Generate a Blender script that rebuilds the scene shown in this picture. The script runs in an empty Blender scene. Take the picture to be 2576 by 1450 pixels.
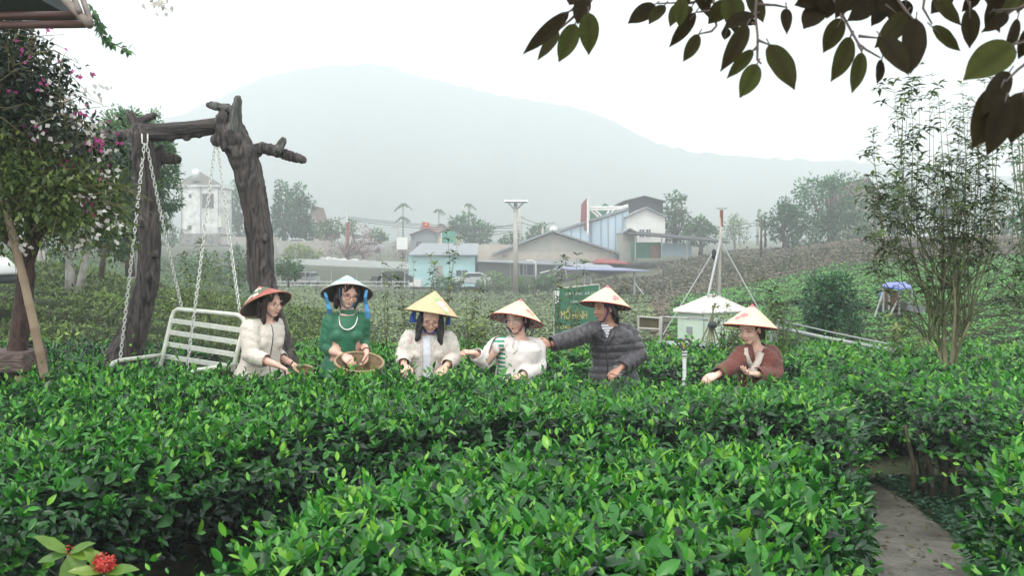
import bpy, bmesh, math, random
import numpy as np
from mathutils import Vector, Matrix, noise as mnoise
R = math.radians
scene = bpy.context.scene
col = scene.collection

# ------------------------------------------------------------------ camera
FPX, CXP, CYP, HOR = 2500.0, 1288.0, 725.0, 645.0     # focal length and centre in photo pixels (2576 wide)
CAMZ = 1.8
PITCH = math.atan((CYP - HOR) / FPX)
cam_d = bpy.data.cameras.new("camera")
cam_d.sensor_width = 36.0
cam_d.lens = 36.0 * FPX / 2576.0
cam_d.clip_start = 0.05
cam_d.clip_end = 5000
cam_d.dof.use_dof = True
cam_d.dof.focus_distance = 7.0
cam_d.dof.aperture_fstop = 9.0
cam = bpy.data.objects.new("camera", cam_d)
col.objects.link(cam)
cam.location = (0, 0, CAMZ)
cam.rotation_euler = (R(90) - PITCH, 0, 0)
scene.camera = cam

# ------------------------------------------------------------------ world, sun, exposure
SUN_EL, SUN_AZ = 58.0, 205.0
world = bpy.data.worlds.new("World")
scene.world = world
world.use_nodes = True
wn = world.node_tree.nodes; wl = world.node_tree.links
wn.clear()
sky = wn.new('ShaderNodeTexSky'); sky.sky_type = 'NISHITA'; sky.sun_disc = False
sky.sun_elevation = R(SUN_EL); sky.sun_rotation = R(SUN_AZ)
sky.air_density = 1.0; sky.dust_density = 6.0; sky.ozone_density = 1.0
hs = wn.new('ShaderNodeHueSaturation'); hs.inputs['Saturation'].default_value = 0.22
cl = wn.new('ShaderNodeMix'); cl.data_type = 'RGBA'; cl.inputs[0].default_value = 0.82
tc = wn.new('ShaderNodeTexCoord')
nz = wn.new('ShaderNodeTexNoise'); nz.inputs['Scale'].default_value = 1.6; nz.inputs['Detail'].default_value = 5
cr = wn.new('ShaderNodeValToRGB')
cr.color_ramp.elements[0].position = 0.35; cr.color_ramp.elements[0].color = (10.6, 10.9, 11.0, 1)
cr.color_ramp.elements[1].position = 0.7; cr.color_ramp.elements[1].color = (12.6, 12.75, 12.8, 1)
bg = wn.new('ShaderNodeBackground'); bg.inputs['Strength'].default_value = 0.10
wo = wn.new('ShaderNodeOutputWorld')
wl.new(tc.outputs['Generated'], nz.inputs['Vector']); wl.new(nz.outputs['Fac'], cr.inputs['Fac'])
wl.new(sky.outputs['Color'], hs.inputs['Color'])
wl.new(hs.outputs['Color'], cl.inputs[6]); wl.new(cr.outputs['Color'], cl.inputs[7])
wl.new(cl.outputs[2], bg.inputs['Color']); wl.new(bg.outputs['Background'], wo.inputs['Surface'])
sun_d = bpy.data.lights.new("sun", 'SUN'); sun_d.energy = 0.9; sun_d.angle = R(14); sun_d.color = (1.0, 0.97, 0.92)
sun = bpy.data.objects.new("sun", sun_d); col.objects.link(sun)
_el, _az = R(SUN_EL), R(SUN_AZ)
sd = Vector((math.sin(_az) * math.cos(_el), math.cos(_az) * math.cos(_el), math.sin(_el)))
sun.rotation_euler = sd.to_track_quat('Z', 'Y').to_euler()
scene.view_settings.view_transform = 'Standard'
scene.view_settings.look = 'None'
scene.view_settings.gamma = 1.0
scene.view_settings.exposure = 0.9
cy = scene.cycles
cy.use_denoising = True
cy.max_bounces = 8; cy.diffuse_bounces = 3; cy.glossy_bounces = 2; cy.transmission_bounces = 4
cy.volume_bounces = 4; cy.transparent_max_bounces = 8
cy.use_fast_gi = False
cy.sample_clamp_indirect = 4.0

# ------------------------------------------------------------------ helpers
rng = np.random.default_rng(7)
random.seed(7)

def P(px, py, Y):
    """world point seen at photo pixel (2576x1450 grid) at distance Y in front of the camera"""
    u = (px - CXP) / FPX; v = (CYP - py) / FPX
    c, s = math.cos(PITCH), math.sin(PITCH)
    d = Vector((u, c + v * s, -s + v * c))
    return Vector((0, 0, CAMZ)) + d * (Y / d.y)

def tag(o, label=None, cat=None, group=None, kind=None):
    if label: o['label'] = label
    if cat: o['category'] = cat
    if group: o['group'] = group
    if kind: o['kind'] = kind
    return o

def empty(name, loc, label, cat, group=None):
    o = bpy.data.objects.new(name, None)
    o.empty_display_size = 0.1
    col.objects.link(o); o.location = loc
    return tag(o, label, cat, group)

def link(name, me, mats, parent=None, smooth=True):
    o = bpy.data.objects.new(name, me)
    if not isinstance(mats, (list, tuple)): mats = [mats]
    for m in mats: me.materials.append(m)
    col.objects.link(o)
    if smooth and len(me.polygons):
        me.polygons.foreach_set('use_smooth', np.ones(len(me.polygons), dtype=bool))
    if parent is not None:
        o.parent = parent
        off = Vector(parent.location)
        pp = parent.parent
        while pp is not None:
            off = off + Vector(pp.location); pp = pp.parent
        if off.length > 0: me.transform(Matrix.Translation(-off))   # geometry is written in world space
    return o

def np_mesh(name, V, F, tone=None, mi=None):
    """V (n,3) ; F (m,k) one face size"""
    V = np.ascontiguousarray(V, dtype=np.float32); F = np.ascontiguousarray(F, dtype=np.int32)
    me = bpy.data.meshes.new(name)
    n, m, k = len(V), len(F), F.shape[1]
    me.vertices.add(n); me.vertices.foreach_set('co', V.ravel())
    me.loops.add(m * k); me.loops.foreach_set('vertex_index', F.ravel())
    me.polygons.add(m)
    me.polygons.foreach_set('loop_start', np.arange(0, m * k, k, dtype=np.int32))
    me.polygons.foreach_set('loop_total', np.full(m, k, dtype=np.int32))
    if mi is not None: me.polygons.foreach_set('material_index', np.asarray(mi, dtype=np.int32))
    if tone is not None:
        a = me.attributes.new('tone', 'FLOAT', 'POINT')
        a.data.foreach_set('value', np.asarray(tone, dtype=np.float32))
    me.update(calc_edges=True)
    return me

class MB:
    """collects simple solids in one mesh"""
    def __init__(self): self.v = []; self.f = []; self.m = []; self.mi = 0
    def add(self, vs, fs):
        b = len(self.v)
        self.v.extend([tuple(x) for x in vs]); self.f.extend([tuple(b + i for i in f) for f in fs])
        self.m.extend([self.mi] * len(fs)); return self
    def box(self, c, s, rot=None, taper=1.0):
        hx, hy, hz = s[0] / 2, s[1] / 2, s[2] / 2
        vs = [Vector((x * hx * (taper if z > 0 else 1), y * hy * (taper if z > 0 else 1), z * hz)) for z in (-1, 1) for y in (-1, 1) for x in (-1, 1)]
        if rot is not None: vs = [rot @ v for v in vs]
        c = Vector(c)
        return self.add([v + c for v in vs], [(0, 2, 3, 1), (4, 5, 7, 6), (0, 1, 5, 4), (2, 6, 7, 3), (0, 4, 6, 2), (1, 3, 7, 5)])
    def tube(self, pts, rad, n=8, cap=True):
        pts = [Vector(p) for p in pts]
        if not hasattr(rad, '__len__'): rad = [rad] * len(pts)
        vs = []; fs = []
        ref = None
        for i, p in enumerate(pts):
            t = (pts[min(i + 1, len(pts) - 1)] - pts[max(i - 1, 0)])
            if t.length < 1e-9: t = Vector((0, 0, 1))
            t.normalize()
            if ref is None:
                ref = t.cross(Vector((0, 0, 1)))
                if ref.length < 0.05: ref = t.cross(Vector((0, 1, 0)))
            ref = ref - t * ref.dot(t)
            if ref.length < 1e-6: ref = t.orthogonal()
            ref.normalize(); b = t.cross(ref)
            for k in range(n):
                a = 2 * math.pi * k / n
                vs.append(p + (ref * math.cos(a) + b * math.sin(a)) * rad[i])
        for i in range(len(pts) - 1):
            for k in range(n):
                k2 = (k + 1) % n
                fs.append((i * n + k, (i + 1) * n + k, (i + 1) * n + k2, i * n + k2))
        if cap:
            fs.append(tuple(range(n))); fs.append(tuple(reversed(range((len(pts) - 1) * n, len(pts) * n))))
        return self.add(vs, fs)
    def ell(self, c, r, rot=None, nu=14, nv=9):
        c = Vector(c); vs = []; fs = []
        for j in range(nv + 1):
            th = math.pi * j / nv
            for i in range(nu):
                a = 2 * math.pi * i / nu
                v = Vector((r[0] * math.sin(th) * math.cos(a), r[1] * math.sin(th) * math.sin(a), r[2] * math.cos(th)))
                if rot is not None: v = rot @ v
                vs.append(c + v)
        for j in range(nv):
            for i in range(nu):
                i2 = (i + 1) % nu
                fs.append((j * nu + i, (j + 1) * nu + i, (j + 1) * nu + i2, j * nu + i2))
        return self.add(vs, fs)
    def lathe(self, prof, M=None, n=32, a0=0.0):
        """prof = [(radius, z)...] about local Z"""
        vs = []; fs = []
        for (r, z) in prof:
            for k in range(n):
                a = a0 + 2 * math.pi * k / n
                v = Vector((r * math.cos(a), r * math.sin(a), z))
                vs.append(M @ v if M is not None else v)
        for j in range(len(prof) - 1):
            for k in range(n):
                k2 = (k + 1) % n
                fs.append((j * n + k, j * n + k2, (j + 1) * n + k2, (j + 1) * n + k))
        return self.add(vs, fs)
    def prism(self, poly, d):
        """poly: list of Vectors (planar), d: extrusion vector"""
        n = len(poly); d = Vector(d)
        vs = [Vector(p) for p in poly] + [Vector(p) + d for p in poly]
        fs = [tuple(range(n)), tuple(reversed(range(n, 2 * n)))] + [(i, i + n, (i + 1) % n + n, (i + 1) % n) for i in range(n)]
        return self.add(vs, fs)
    def build(self, name, mats, parent=None, smooth=False):
        me = bpy.data.meshes.new(name)
        me.from_pydata([tuple(v) for v in self.v], [], self.f)
        me.polygons.foreach_set('material_index', np.asarray(self.m, dtype=np.int32))
        bm = bmesh.new(); bm.from_mesh(me); bmesh.ops.recalc_face_normals(bm, faces=bm.faces); bm.to_mesh(me); bm.free()
        me.update()
        return link(name, me, mats, parent, smooth)

# ------------------------------------------------------------------ materials
def nm(name):
    m = bpy.data.materials.new(name); m.use_nodes = True
    nt = m.node_tree; nt.nodes.clear()
    return m, nt.nodes, nt.links

def mat(name, c1, c2=None, rough=0.7, scale=6.0, bump=0.0, bscale=None, metallic=0.0, detail=4.0, stretch=None, spec=0.5, sheen=0.0, coord='Object', mid=0.5, wid=0.25):
    m, N, L = nm(name)
    out = N.new('ShaderNodeOutputMaterial'); b = N.new('ShaderNodeBsdfPrincipled')
    L.new(b.outputs[0], out.inputs[0])
    tcn = N.new('ShaderNodeTexCoord'); mp = N.new('ShaderNodeMapping')
    L.new(tcn.outputs[coord], mp.inputs['Vector'])
    if stretch: mp.inputs['Scale'].default_value = stretch
    n = N.new('ShaderNodeTexNoise'); n.inputs['Scale'].default_value = scale; n.inputs['Detail'].default_value = detail; n.inputs['Roughness'].default_value = 0.6
    L.new(mp.outputs[0], n.inputs['Vector'])
    r = N.new('ShaderNodeValToRGB')
    if c2 is None: c2 = tuple(x * 0.8 for x in c1)
    r.color_ramp.elements[0].position = mid - wid; r.color_ramp.elements[0].color = (*c2, 1)
    r.color_ramp.elements[1].position = mid + wid; r.color_ramp.elements[1].color = (*c1, 1)
    L.new(n.outputs['Fac'], r.inputs['Fac']); L.new(r.outputs['Color'], b.inputs['Base Color'])
    b.inputs['Roughness'].default_value = rough; b.inputs['Metallic'].default_value = metallic
    b.inputs['Specular IOR Level'].default_value = spec
    if sheen: b.inputs['Sheen Weight'].default_value = sheen
    if bump:
        n2 = N.new('ShaderNodeTexNoise'); n2.inputs['Scale'].default_value = bscale or scale * 4; n2.inputs['Detail'].default_value = 5
        L.new(mp.outputs[0], n2.inputs['Vector'])
        bp = N.new('ShaderNodeBump'); bp.inputs['Strength'].default_value = bump; bp.inputs['Distance'].default_value = 0.02
        L.new(n2.outputs['Fac'], bp.inputs['Height']); L.new(bp.outputs[0], b.inputs['Normal'])
    return m

def leaf_mat(name, ramp, rough=0.42, trans=0.25, spec=0.5, tcol=None, backdark=None):
    """colour by the per-leaf 'tone' value: 0 old dark leaf and painted shade ... 1 young shoot"""
    m, N, L = nm(name)
    out = N.new('ShaderNodeOutputMaterial'); b = N.new('ShaderNodeBsdfPrincipled')
    at = N.new('ShaderNodeAttribute'); at.attribute_name = 'tone'
    r = N.new('ShaderNodeValToRGB'); el = r.color_ramp.elements
    while len(el) < len(ramp): el.new(0.5)
    for e, (p, c) in zip(el, ramp): e.position = p; e.color = (*c, 1)
    L.new(at.outputs['Fac'], r.inputs['Fac'])
    tcn = N.new('ShaderNodeTexCoord'); n = N.new('ShaderNodeTexNoise'); n.inputs['Scale'].default_value = 30; n.inputs['Detail'].default_value = 2
    L.new(tcn.outputs['Object'], n.inputs['Vector'])
    hv = N.new('ShaderNodeHueSaturation'); L.new(r.outputs['Color'], hv.inputs['Color'])
    mr = N.new('ShaderNodeMapRange'); mr.inputs['To Min'].default_value = 0.7; mr.inputs['To Max'].default_value = 1.3
    L.new(n.outputs['Fac'], mr.inputs['Value']); L.new(mr.outputs[0], hv.inputs['Value'])
    L.new(hv.outputs['Color'], b.inputs['Base Color'])
    b.inputs['Roughness'].default_value = rough; b.inputs['Specular IOR Level'].default_value = spec
    if trans > 0:
        t = N.new('ShaderNodeBsdfTranslucent'); mx = N.new('ShaderNodeMixShader'); mx.inputs[0].default_value = trans
        L.new(hv.outputs['Color'], t.inputs['Color'])
        L.new(b.outputs[0], mx.inputs[1]); L.new(t.outputs[0], mx.inputs[2]); L.new(mx.outputs[0], out.inputs[0])
    else: L.new(b.outputs[0], out.inputs[0])
    return m

# ------------------------------------------------------------------ leaves (vectorised)
def _norm(a): return a / np.maximum(np.linalg.norm(a, axis=-1, keepdims=True), 1e-9)

LT = np.array([0.22, 0.5, 0.8]); LW = np.array([0.36, 0.5, 0.3])
def leaf_geo(p, d, up, ln, wd, curl, lod=2):
    """p base, d direction, up = blade normal hint, all (n,3); returns V, F(tri)"""
    n = len(p); d = _norm(d); s = _norm(np.cross(d, up)); u = np.cross(s, d)
    ln = ln[:, None]; wd = wd[:, None]; curl = curl[:, None]
    if lod == 2:
        V = np.empty((n, 11, 3))
        V[:, 0] = p
        for i in range(3):
            t = LT[i]; w = LW[i]
            c = p + d * ln * t - u * ln * curl * t * t
            V[:, 1 + 3 * i] = c - s * wd * w + u * wd * 0.16
            V[:, 2 + 3 * i] = c
            V[:, 3 + 3 * i] = c + s * wd * w + u * wd * 0.16
        V[:, 10] = p + d * ln - u * ln * curl * 1.1
        T = [(0, 2, 1), (0, 3, 2)]
        for i in range(2):
            a = 1 + 3 * i; b = a + 3
            T += [(a, a + 1, b + 1), (a, b + 1, b), (a + 1, a + 2, b + 2), (a + 1, b + 2, b + 1)]
        T += [(7, 8, 10), (8, 9, 10)]
        k = 11
    elif lod == 1:
        V = np.empty((n, 6, 3))
        V[:, 0] = p
        c = p + d * ln * 0.5 - u * ln * curl * 0.25
        V[:, 1] = c - s * wd * 0.5 + u * wd * 0.15; V[:, 2] = c; V[:, 3] = c + s * wd * 0.5 + u * wd * 0.15
        V[:, 4] = p + d * ln - u * ln * curl; V[:, 5] = V[:, 4]
        T = [(0, 2, 1), (0, 3, 2), (1, 2, 4), (2, 3, 4)]; k = 6
        V = V[:, :5]; k = 5
    else:
        V = np.empty((n, 4, 3))
        c = p + d * ln * 0.5
        V[:, 0] = p; V[:, 1] = c - s * wd * 0.5; V[:, 2] = p + d * ln - u * ln * curl * .7; V[:, 3] = c + s * wd * 0.5
        T = [(0, 3, 1), (1, 3, 2)]; k = 4
    T = np.array(T)
    F = (T[None] + (np.arange(n) * k)[:, None, None]).reshape(-1, 3)
    return V.reshape(-1, 3), F, k

class Leaves:
    def __init__(self): self.V = []; self.F = []; self.T = []; self.n = 0
    def add(self, p, d, up, ln, wd, curl, tone, lod=2):
        p = np.asarray(p, float)
        if len(p) == 0: return
        V, F, k = leaf_geo(p, np.asarray(d, float), np.asarray(up, float), np.asarray(ln, float), np.asarray(wd, float), np.asarray(curl, float), lod)
        self.V.append(V); self.F.append(F + self.n); self.T.append(np.repeat(tone, k)); self.n += len(V)
    def build(self, name, m, parent=None, smooth=True):
        me = np_mesh(name, np.concatenate(self.V), np.concatenate(self.F), np.concatenate(self.T))
        return link(name, me, m, parent, smooth)

def rand_dirs(n, r=None):
    r = r or rng
    a = r.normal(size=(n, 3)); return _norm(a)

def vnoise(x, y, s=1.0, seed=0.0):
    """cheap smooth 2-D noise, vectorised"""
    x = np.asarray(x) * s; y = np.asarray(y) * s
    return (np.sin(x * 1.7 + 1.3 * np.sin(y * 1.1 + seed) + seed) + np.sin(y * 2.3 + 1.7 * np.sin(x * 0.9 - seed) + 2.1 * seed)
            + 0.5 * np.sin(x * 4.1 + y * 3.3 + seed * 3) + 0.5 * np.sin(x * 3.1 - y * 4.7 + seed)) / 3.0
# ------------------------------------------------------------------ ground
TCOL = np.array([-500, -100, 150, 450, 700, 1000, 1288, 1600, 1900, 2200, 2600, 3000.])
TROW = np.array([0.1, 6.8, 9, 11, 15, 20, 30, 45, 60, 80, 110, 150, 200, 400, 1600.])
TZ = np.array([
    # .1   9    11   15   20   30   45    60    80    110   150  200 400 1600
    [.20, .19, .10, .25, .90, 1.6, 2.2, 2.6, 3.0, 3.6, 4.2, 5, 6, 9, 20],
    [.20, .19, .05, .15, .80, 1.4, 1.8, 1.9, 2.1, 2.4, 3.0, 4, 5, 9, 20],
    [.20, .19, .05, .10, .70, 1.2, 1.3, 1.2, 1.4, 1.8, 2.4, 3.6, 5, 9, 20],
    [.20, .19, .00, .05, .45, .70, .50, .45, .50, .80, 1.5, 2.6, 4, 8, 20],
    [.20, .19, .00, .00, .30, .35, .05, -.3, -.75, -1.1, -1.4, .2, 3, 8, 20],
    [.20, .19, -.05, -.05, .15, .10, -.25, -.75, -1.2, -1.5, -1.9, -.8, 2, 8, 20],
    [.20, .19, -.1, -.15, .05, .0, -.35, -.9, -1.3, -1.7, -2.1, -1.4, 1, 8, 20],
    [.20, .19, -.15, -.2, -.2, -.15, -.25, -.7, -.85, -.55, .6, 1.2, 2, 8, 20],
    [.20, .19, -.2, -.2, -.25, -.1, .1, .1, .4, 1.4, 2.4, 2.4, 3, 8, 20],
    [.20, .19, -.2, -.2, -.1, .1, .4, .9, 1.6, 2.8, 3.5, 3.5, 4, 9, 20],
    [.20, .19, -.1, .0, .3, .6, .9, 1.4, 2.1, 3.0, 3.8, 4.0, 5, 9, 20],
    [.20, .19, .0, .1, .5, .8, 1.2, 1.8, 2.5, 3.4, 4.2, 4.5, 6, 9, 20]])
def ground_z(x, y):
    x = np.asarray(x, float); y = np.maximum(np.asarray(y, float), 0.1)
    px = np.clip(x / y * FPX + CXP, TCOL[0], TCOL[-1] - 1e-3)
    near = np.clip((y - 4) / 4, 0, 1); px = CXP + (px - CXP) * near
    i = np.clip(np.searchsorted(TCOL, px, side='right') - 1, 0, len(TCOL) - 2)
    yy = np.clip(y, TROW[0], TROW[-1] - 1e-3)
    j = np.clip(np.searchsorted(TROW, yy, side='right') - 1, 0, len(TROW) - 2)
    a = (px - TCOL[i]) / (TCOL[i + 1] - TCOL[i]); b = (yy - TROW[j]) / (TROW[j + 1] - TROW[j])
    a = a * a * (3 - 2 * a); b = b * (0.5 + b * (1.5 - b)) if False else b
    return (TZ[i, j] * (1 - a) + TZ[i + 1, j] * a) * (1 - b) + (TZ[i, j + 1] * (1 - a) + TZ[i + 1, j + 1] * a) * b
def gz(x, y): return float(ground_z(np.array([x]), np.array([y]))[0])

def polar_grid(us, ys, zf):
    U, Y = np.meshgrid(us, ys); X = U * Y; Z = zf(X, Y)
    V = np.stack([X, Y, Z], -1).reshape(-1, 3)
    nu, ny = len(us), len(ys)
    a = (np.arange(ny - 1)[:, None] * nu + np.arange(nu - 1)[None]).ravel()
    F = np.stack([a, a + 1, a + nu + 1, a + nu], -1)
    return V, F

def ground_mat():
    m, N, L = nm('ground_soil')
    out = N.new('ShaderNodeOutputMaterial'); b = N.new('ShaderNodeBsdfPrincipled'); L.new(b.outputs[0], out.inputs[0])
    tcn = N.new('ShaderNodeTexCoord')
    n1 = N.new('ShaderNodeTexNoise'); n1.inputs['Scale'].default_value = 0.35; n1.inputs['Detail'].default_value = 6
    n2 = N.new('ShaderNodeTexNoise'); n2.inputs['Scale'].default_value = 7; n2.inputs['Detail'].default_value = 5
    for n in (n1, n2): L.new(tcn.outputs['Object'], n.inputs['Vector'])
    r1 = N.new('ShaderNodeValToRGB'); e = r1.color_ramp.elements
    e[0].position = .38; e[0].color = (.045, .06, .022, 1); e[1].position = .62; e[1].color = (.06, .10, .03, 1)
    r2 = N.new('ShaderNodeValToRGB'); e = r2.color_ramp.elements
    e[0].position = .35; e[0].color = (.035, .027, .018, 1); e[1].position = .65; e[1].color = (.09, .07, .045, 1)
    mx = N.new('ShaderNodeMix'); mx.data_type = 'RGBA'; mx.inputs[0].default_value = .45
    L.new(n1.outputs['Fac'], r1.inputs['Fac']); L.new(n2.outputs['Fac'], r2.inputs['Fac'])
    L.new(r1.outputs[0], mx.inputs[6]); L.new(r2.outputs[0], mx.inputs[7]); L.new(mx.outputs[2], b.inputs['Base Color'])
    b.inputs['Roughness'].default_value = .9
    bp = N.new('ShaderNodeBump'); bp.inputs['Strength'].default_value = .5; bp.inputs['Distance'].default_value = .05
    L.new(n2.outputs['Fac'], bp.inputs['Height']); L.new(bp.outputs[0], b.inputs['Normal'])
    return m
us = np.concatenate([np.linspace(-6, -0.8, 14)[:-1], np.linspace(-.8, .8, 160), np.linspace(.8, 6, 14)[1:]])
ys = np.concatenate([np.linspace(-3, .5, 6), np.linspace(.8, 12, 70), np.linspace(12.3, 110, 260), np.linspace(112, 200, 40), np.geomspace(206, 1500, 30)])
V, F = polar_grid(us, ys, lambda x, y: ground_z(x, y))
V[:, 0] = np.where(np.abs(ys).repeat(len(us)) < 1.2, np.tile(us, len(ys)) * 1.2, V[:, 0])
me = np_mesh('ground', V, F)
tag(link('ground', me, ground_mat()), kind='structure')

# mountain: two ridges behind the valley, real relief
def ridge(name, pts, Y0, depth, m):
    px = np.array([p[0] for p in pts], float); py = np.array([p[1] for p in pts], float)
    xs = (px - CXP) / FPX * Y0; hs_ = CAMZ + (HOR - py) / FPX * Y0
    X = np.linspace(xs[0], xs[-1], 260); H = np.interp(X, xs, hs_)
    K = np.ones(7) / 7; H = np.convolve(np.pad(H, 3, mode='edge'), K, mode='valid')
    T = np.concatenate([np.linspace(0, 1, 60), np.linspace(1, 1.6, 14)[1:]])
    XX, TT = np.meshgrid(X, T)
    prof = np.where(TT < 1, np.clip(TT, 0, 1) ** 1.5, 1 - (TT - 1) * .9)
    base = np.interp(Y0, TROW, TZ[6])
    rel = vnoise(XX, TT * 90, .03, 1.0) * 6 * np.sin(np.clip(TT, 0, 1) * math.pi) + vnoise(XX, TT * 200, .11, 2.0) * 1.0
    gully = np.abs(np.sin(XX * .021 + vnoise(XX, TT * 100, .012, 5) * 2)) * 9 * np.sin(np.clip(TT, 0, 1) * math.pi) * (H[None] / H.max())
    Z = base - 15 + (H[None] - base + 15) * prof + rel - gully
    small = rng.normal(size=Z.shape) * .8
    Z = Z + small
    Yv = Y0 - depth * (1 - TT)
    V = np.stack([XX * np.clip(Yv / Y0, .2, 1), Yv, Z], -1).reshape(-1, 3)
    nu, ny = len(X), len(T)
    a = (np.arange(ny - 1)[:, None] * nu + np.arange(nu - 1)[None]).ravel()
    me = np_mesh(name, V, np.stack([a, a + 1, a + nu + 1, a + nu], -1))
    return tag(link(name, me, m), kind='structure')
forest_m = mat('mountain_forest', (.045, .085, .04), (.02, .045, .025), rough=.9, scale=.06, bump=.4, bscale=.4, detail=8)
ridge('mountain', [(-900, 560), (-300, 500), (0, 430), (250, 340), (430, 300), (560, 245), (640, 205), (740, 180), (800, 172), (860, 163), (900, 162), (960, 165), (1010, 180), (1080, 200), (1150, 216), (1220, 232), (1300, 250), (1400, 262), (1480, 280), (1530, 298), (1580, 325), (1620, 352), (1680, 372), (1760, 385), (1900, 398), (2100, 405), (2300, 425), (2600, 450), (3000, 480), (3600, 500)], 1000, 520, forest_m)
# ------------------------------------------------------------------ tea hedges around the pickers
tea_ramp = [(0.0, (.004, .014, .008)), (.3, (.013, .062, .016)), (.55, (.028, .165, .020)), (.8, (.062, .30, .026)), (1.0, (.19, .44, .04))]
tea_m = leaf_mat('tea_leaf', tea_ramp, rough=.34, trans=.30, spec=.5)
twig_m = mat('tea_twig', (.09, .075, .045), (.03, .025, .018), rough=.9, scale=30)
shade_m = mat('tea_shade_hull', (.008, .010, .006), (.004, .005, .004), rough=1.0, scale=25, spec=.1)  # near-black colour for the added hull that darkens the inside of a bed

def poly_sd(poly, x, y):
    """signed distance to polygon (positive inside), vectorised"""
    n = len(poly); d = np.full(x.shape, 1e9); inside = np.zeros(x.shape, bool)
    for i in range(n):
        x1, y1 = poly[i]; x2, y2 = poly[(i + 1) % n]
        ex, ey = x2 - x1, y2 - y1; L2 = ex * ex + ey * ey
        t = np.clip(((x - x1) * ex + (y - y1) * ey) / L2, 0, 1)
        dd = np.hypot(x - x1 - ex * t, y - y1 - ey * t); d = np.minimum(d, dd)
        c = ((y1 > y) != (y2 > y)) & (x < (x2 - x1) * (y - y1) / (y2 - y1 + 1e-12) + x1)
        inside ^= c
    return np.where(inside, d, -d)

def hedge_top(poly, x, y, H, rnd, seed, bump=.045):
    d = poly_sd(poly, x, y) + vnoise(x, y, 3.1, seed + 2) * .05
    q = np.clip(1 - d / rnd, 0, 1)
    prof = np.sqrt(np.clip(1 - q * q, 0, 1))
    return d, (H + vnoise(x, y, 1.9, seed) * bump + vnoise(x, y, 5.5, seed + 4) * bump * .7) * (0.45 + 0.55 * prof)

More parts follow.
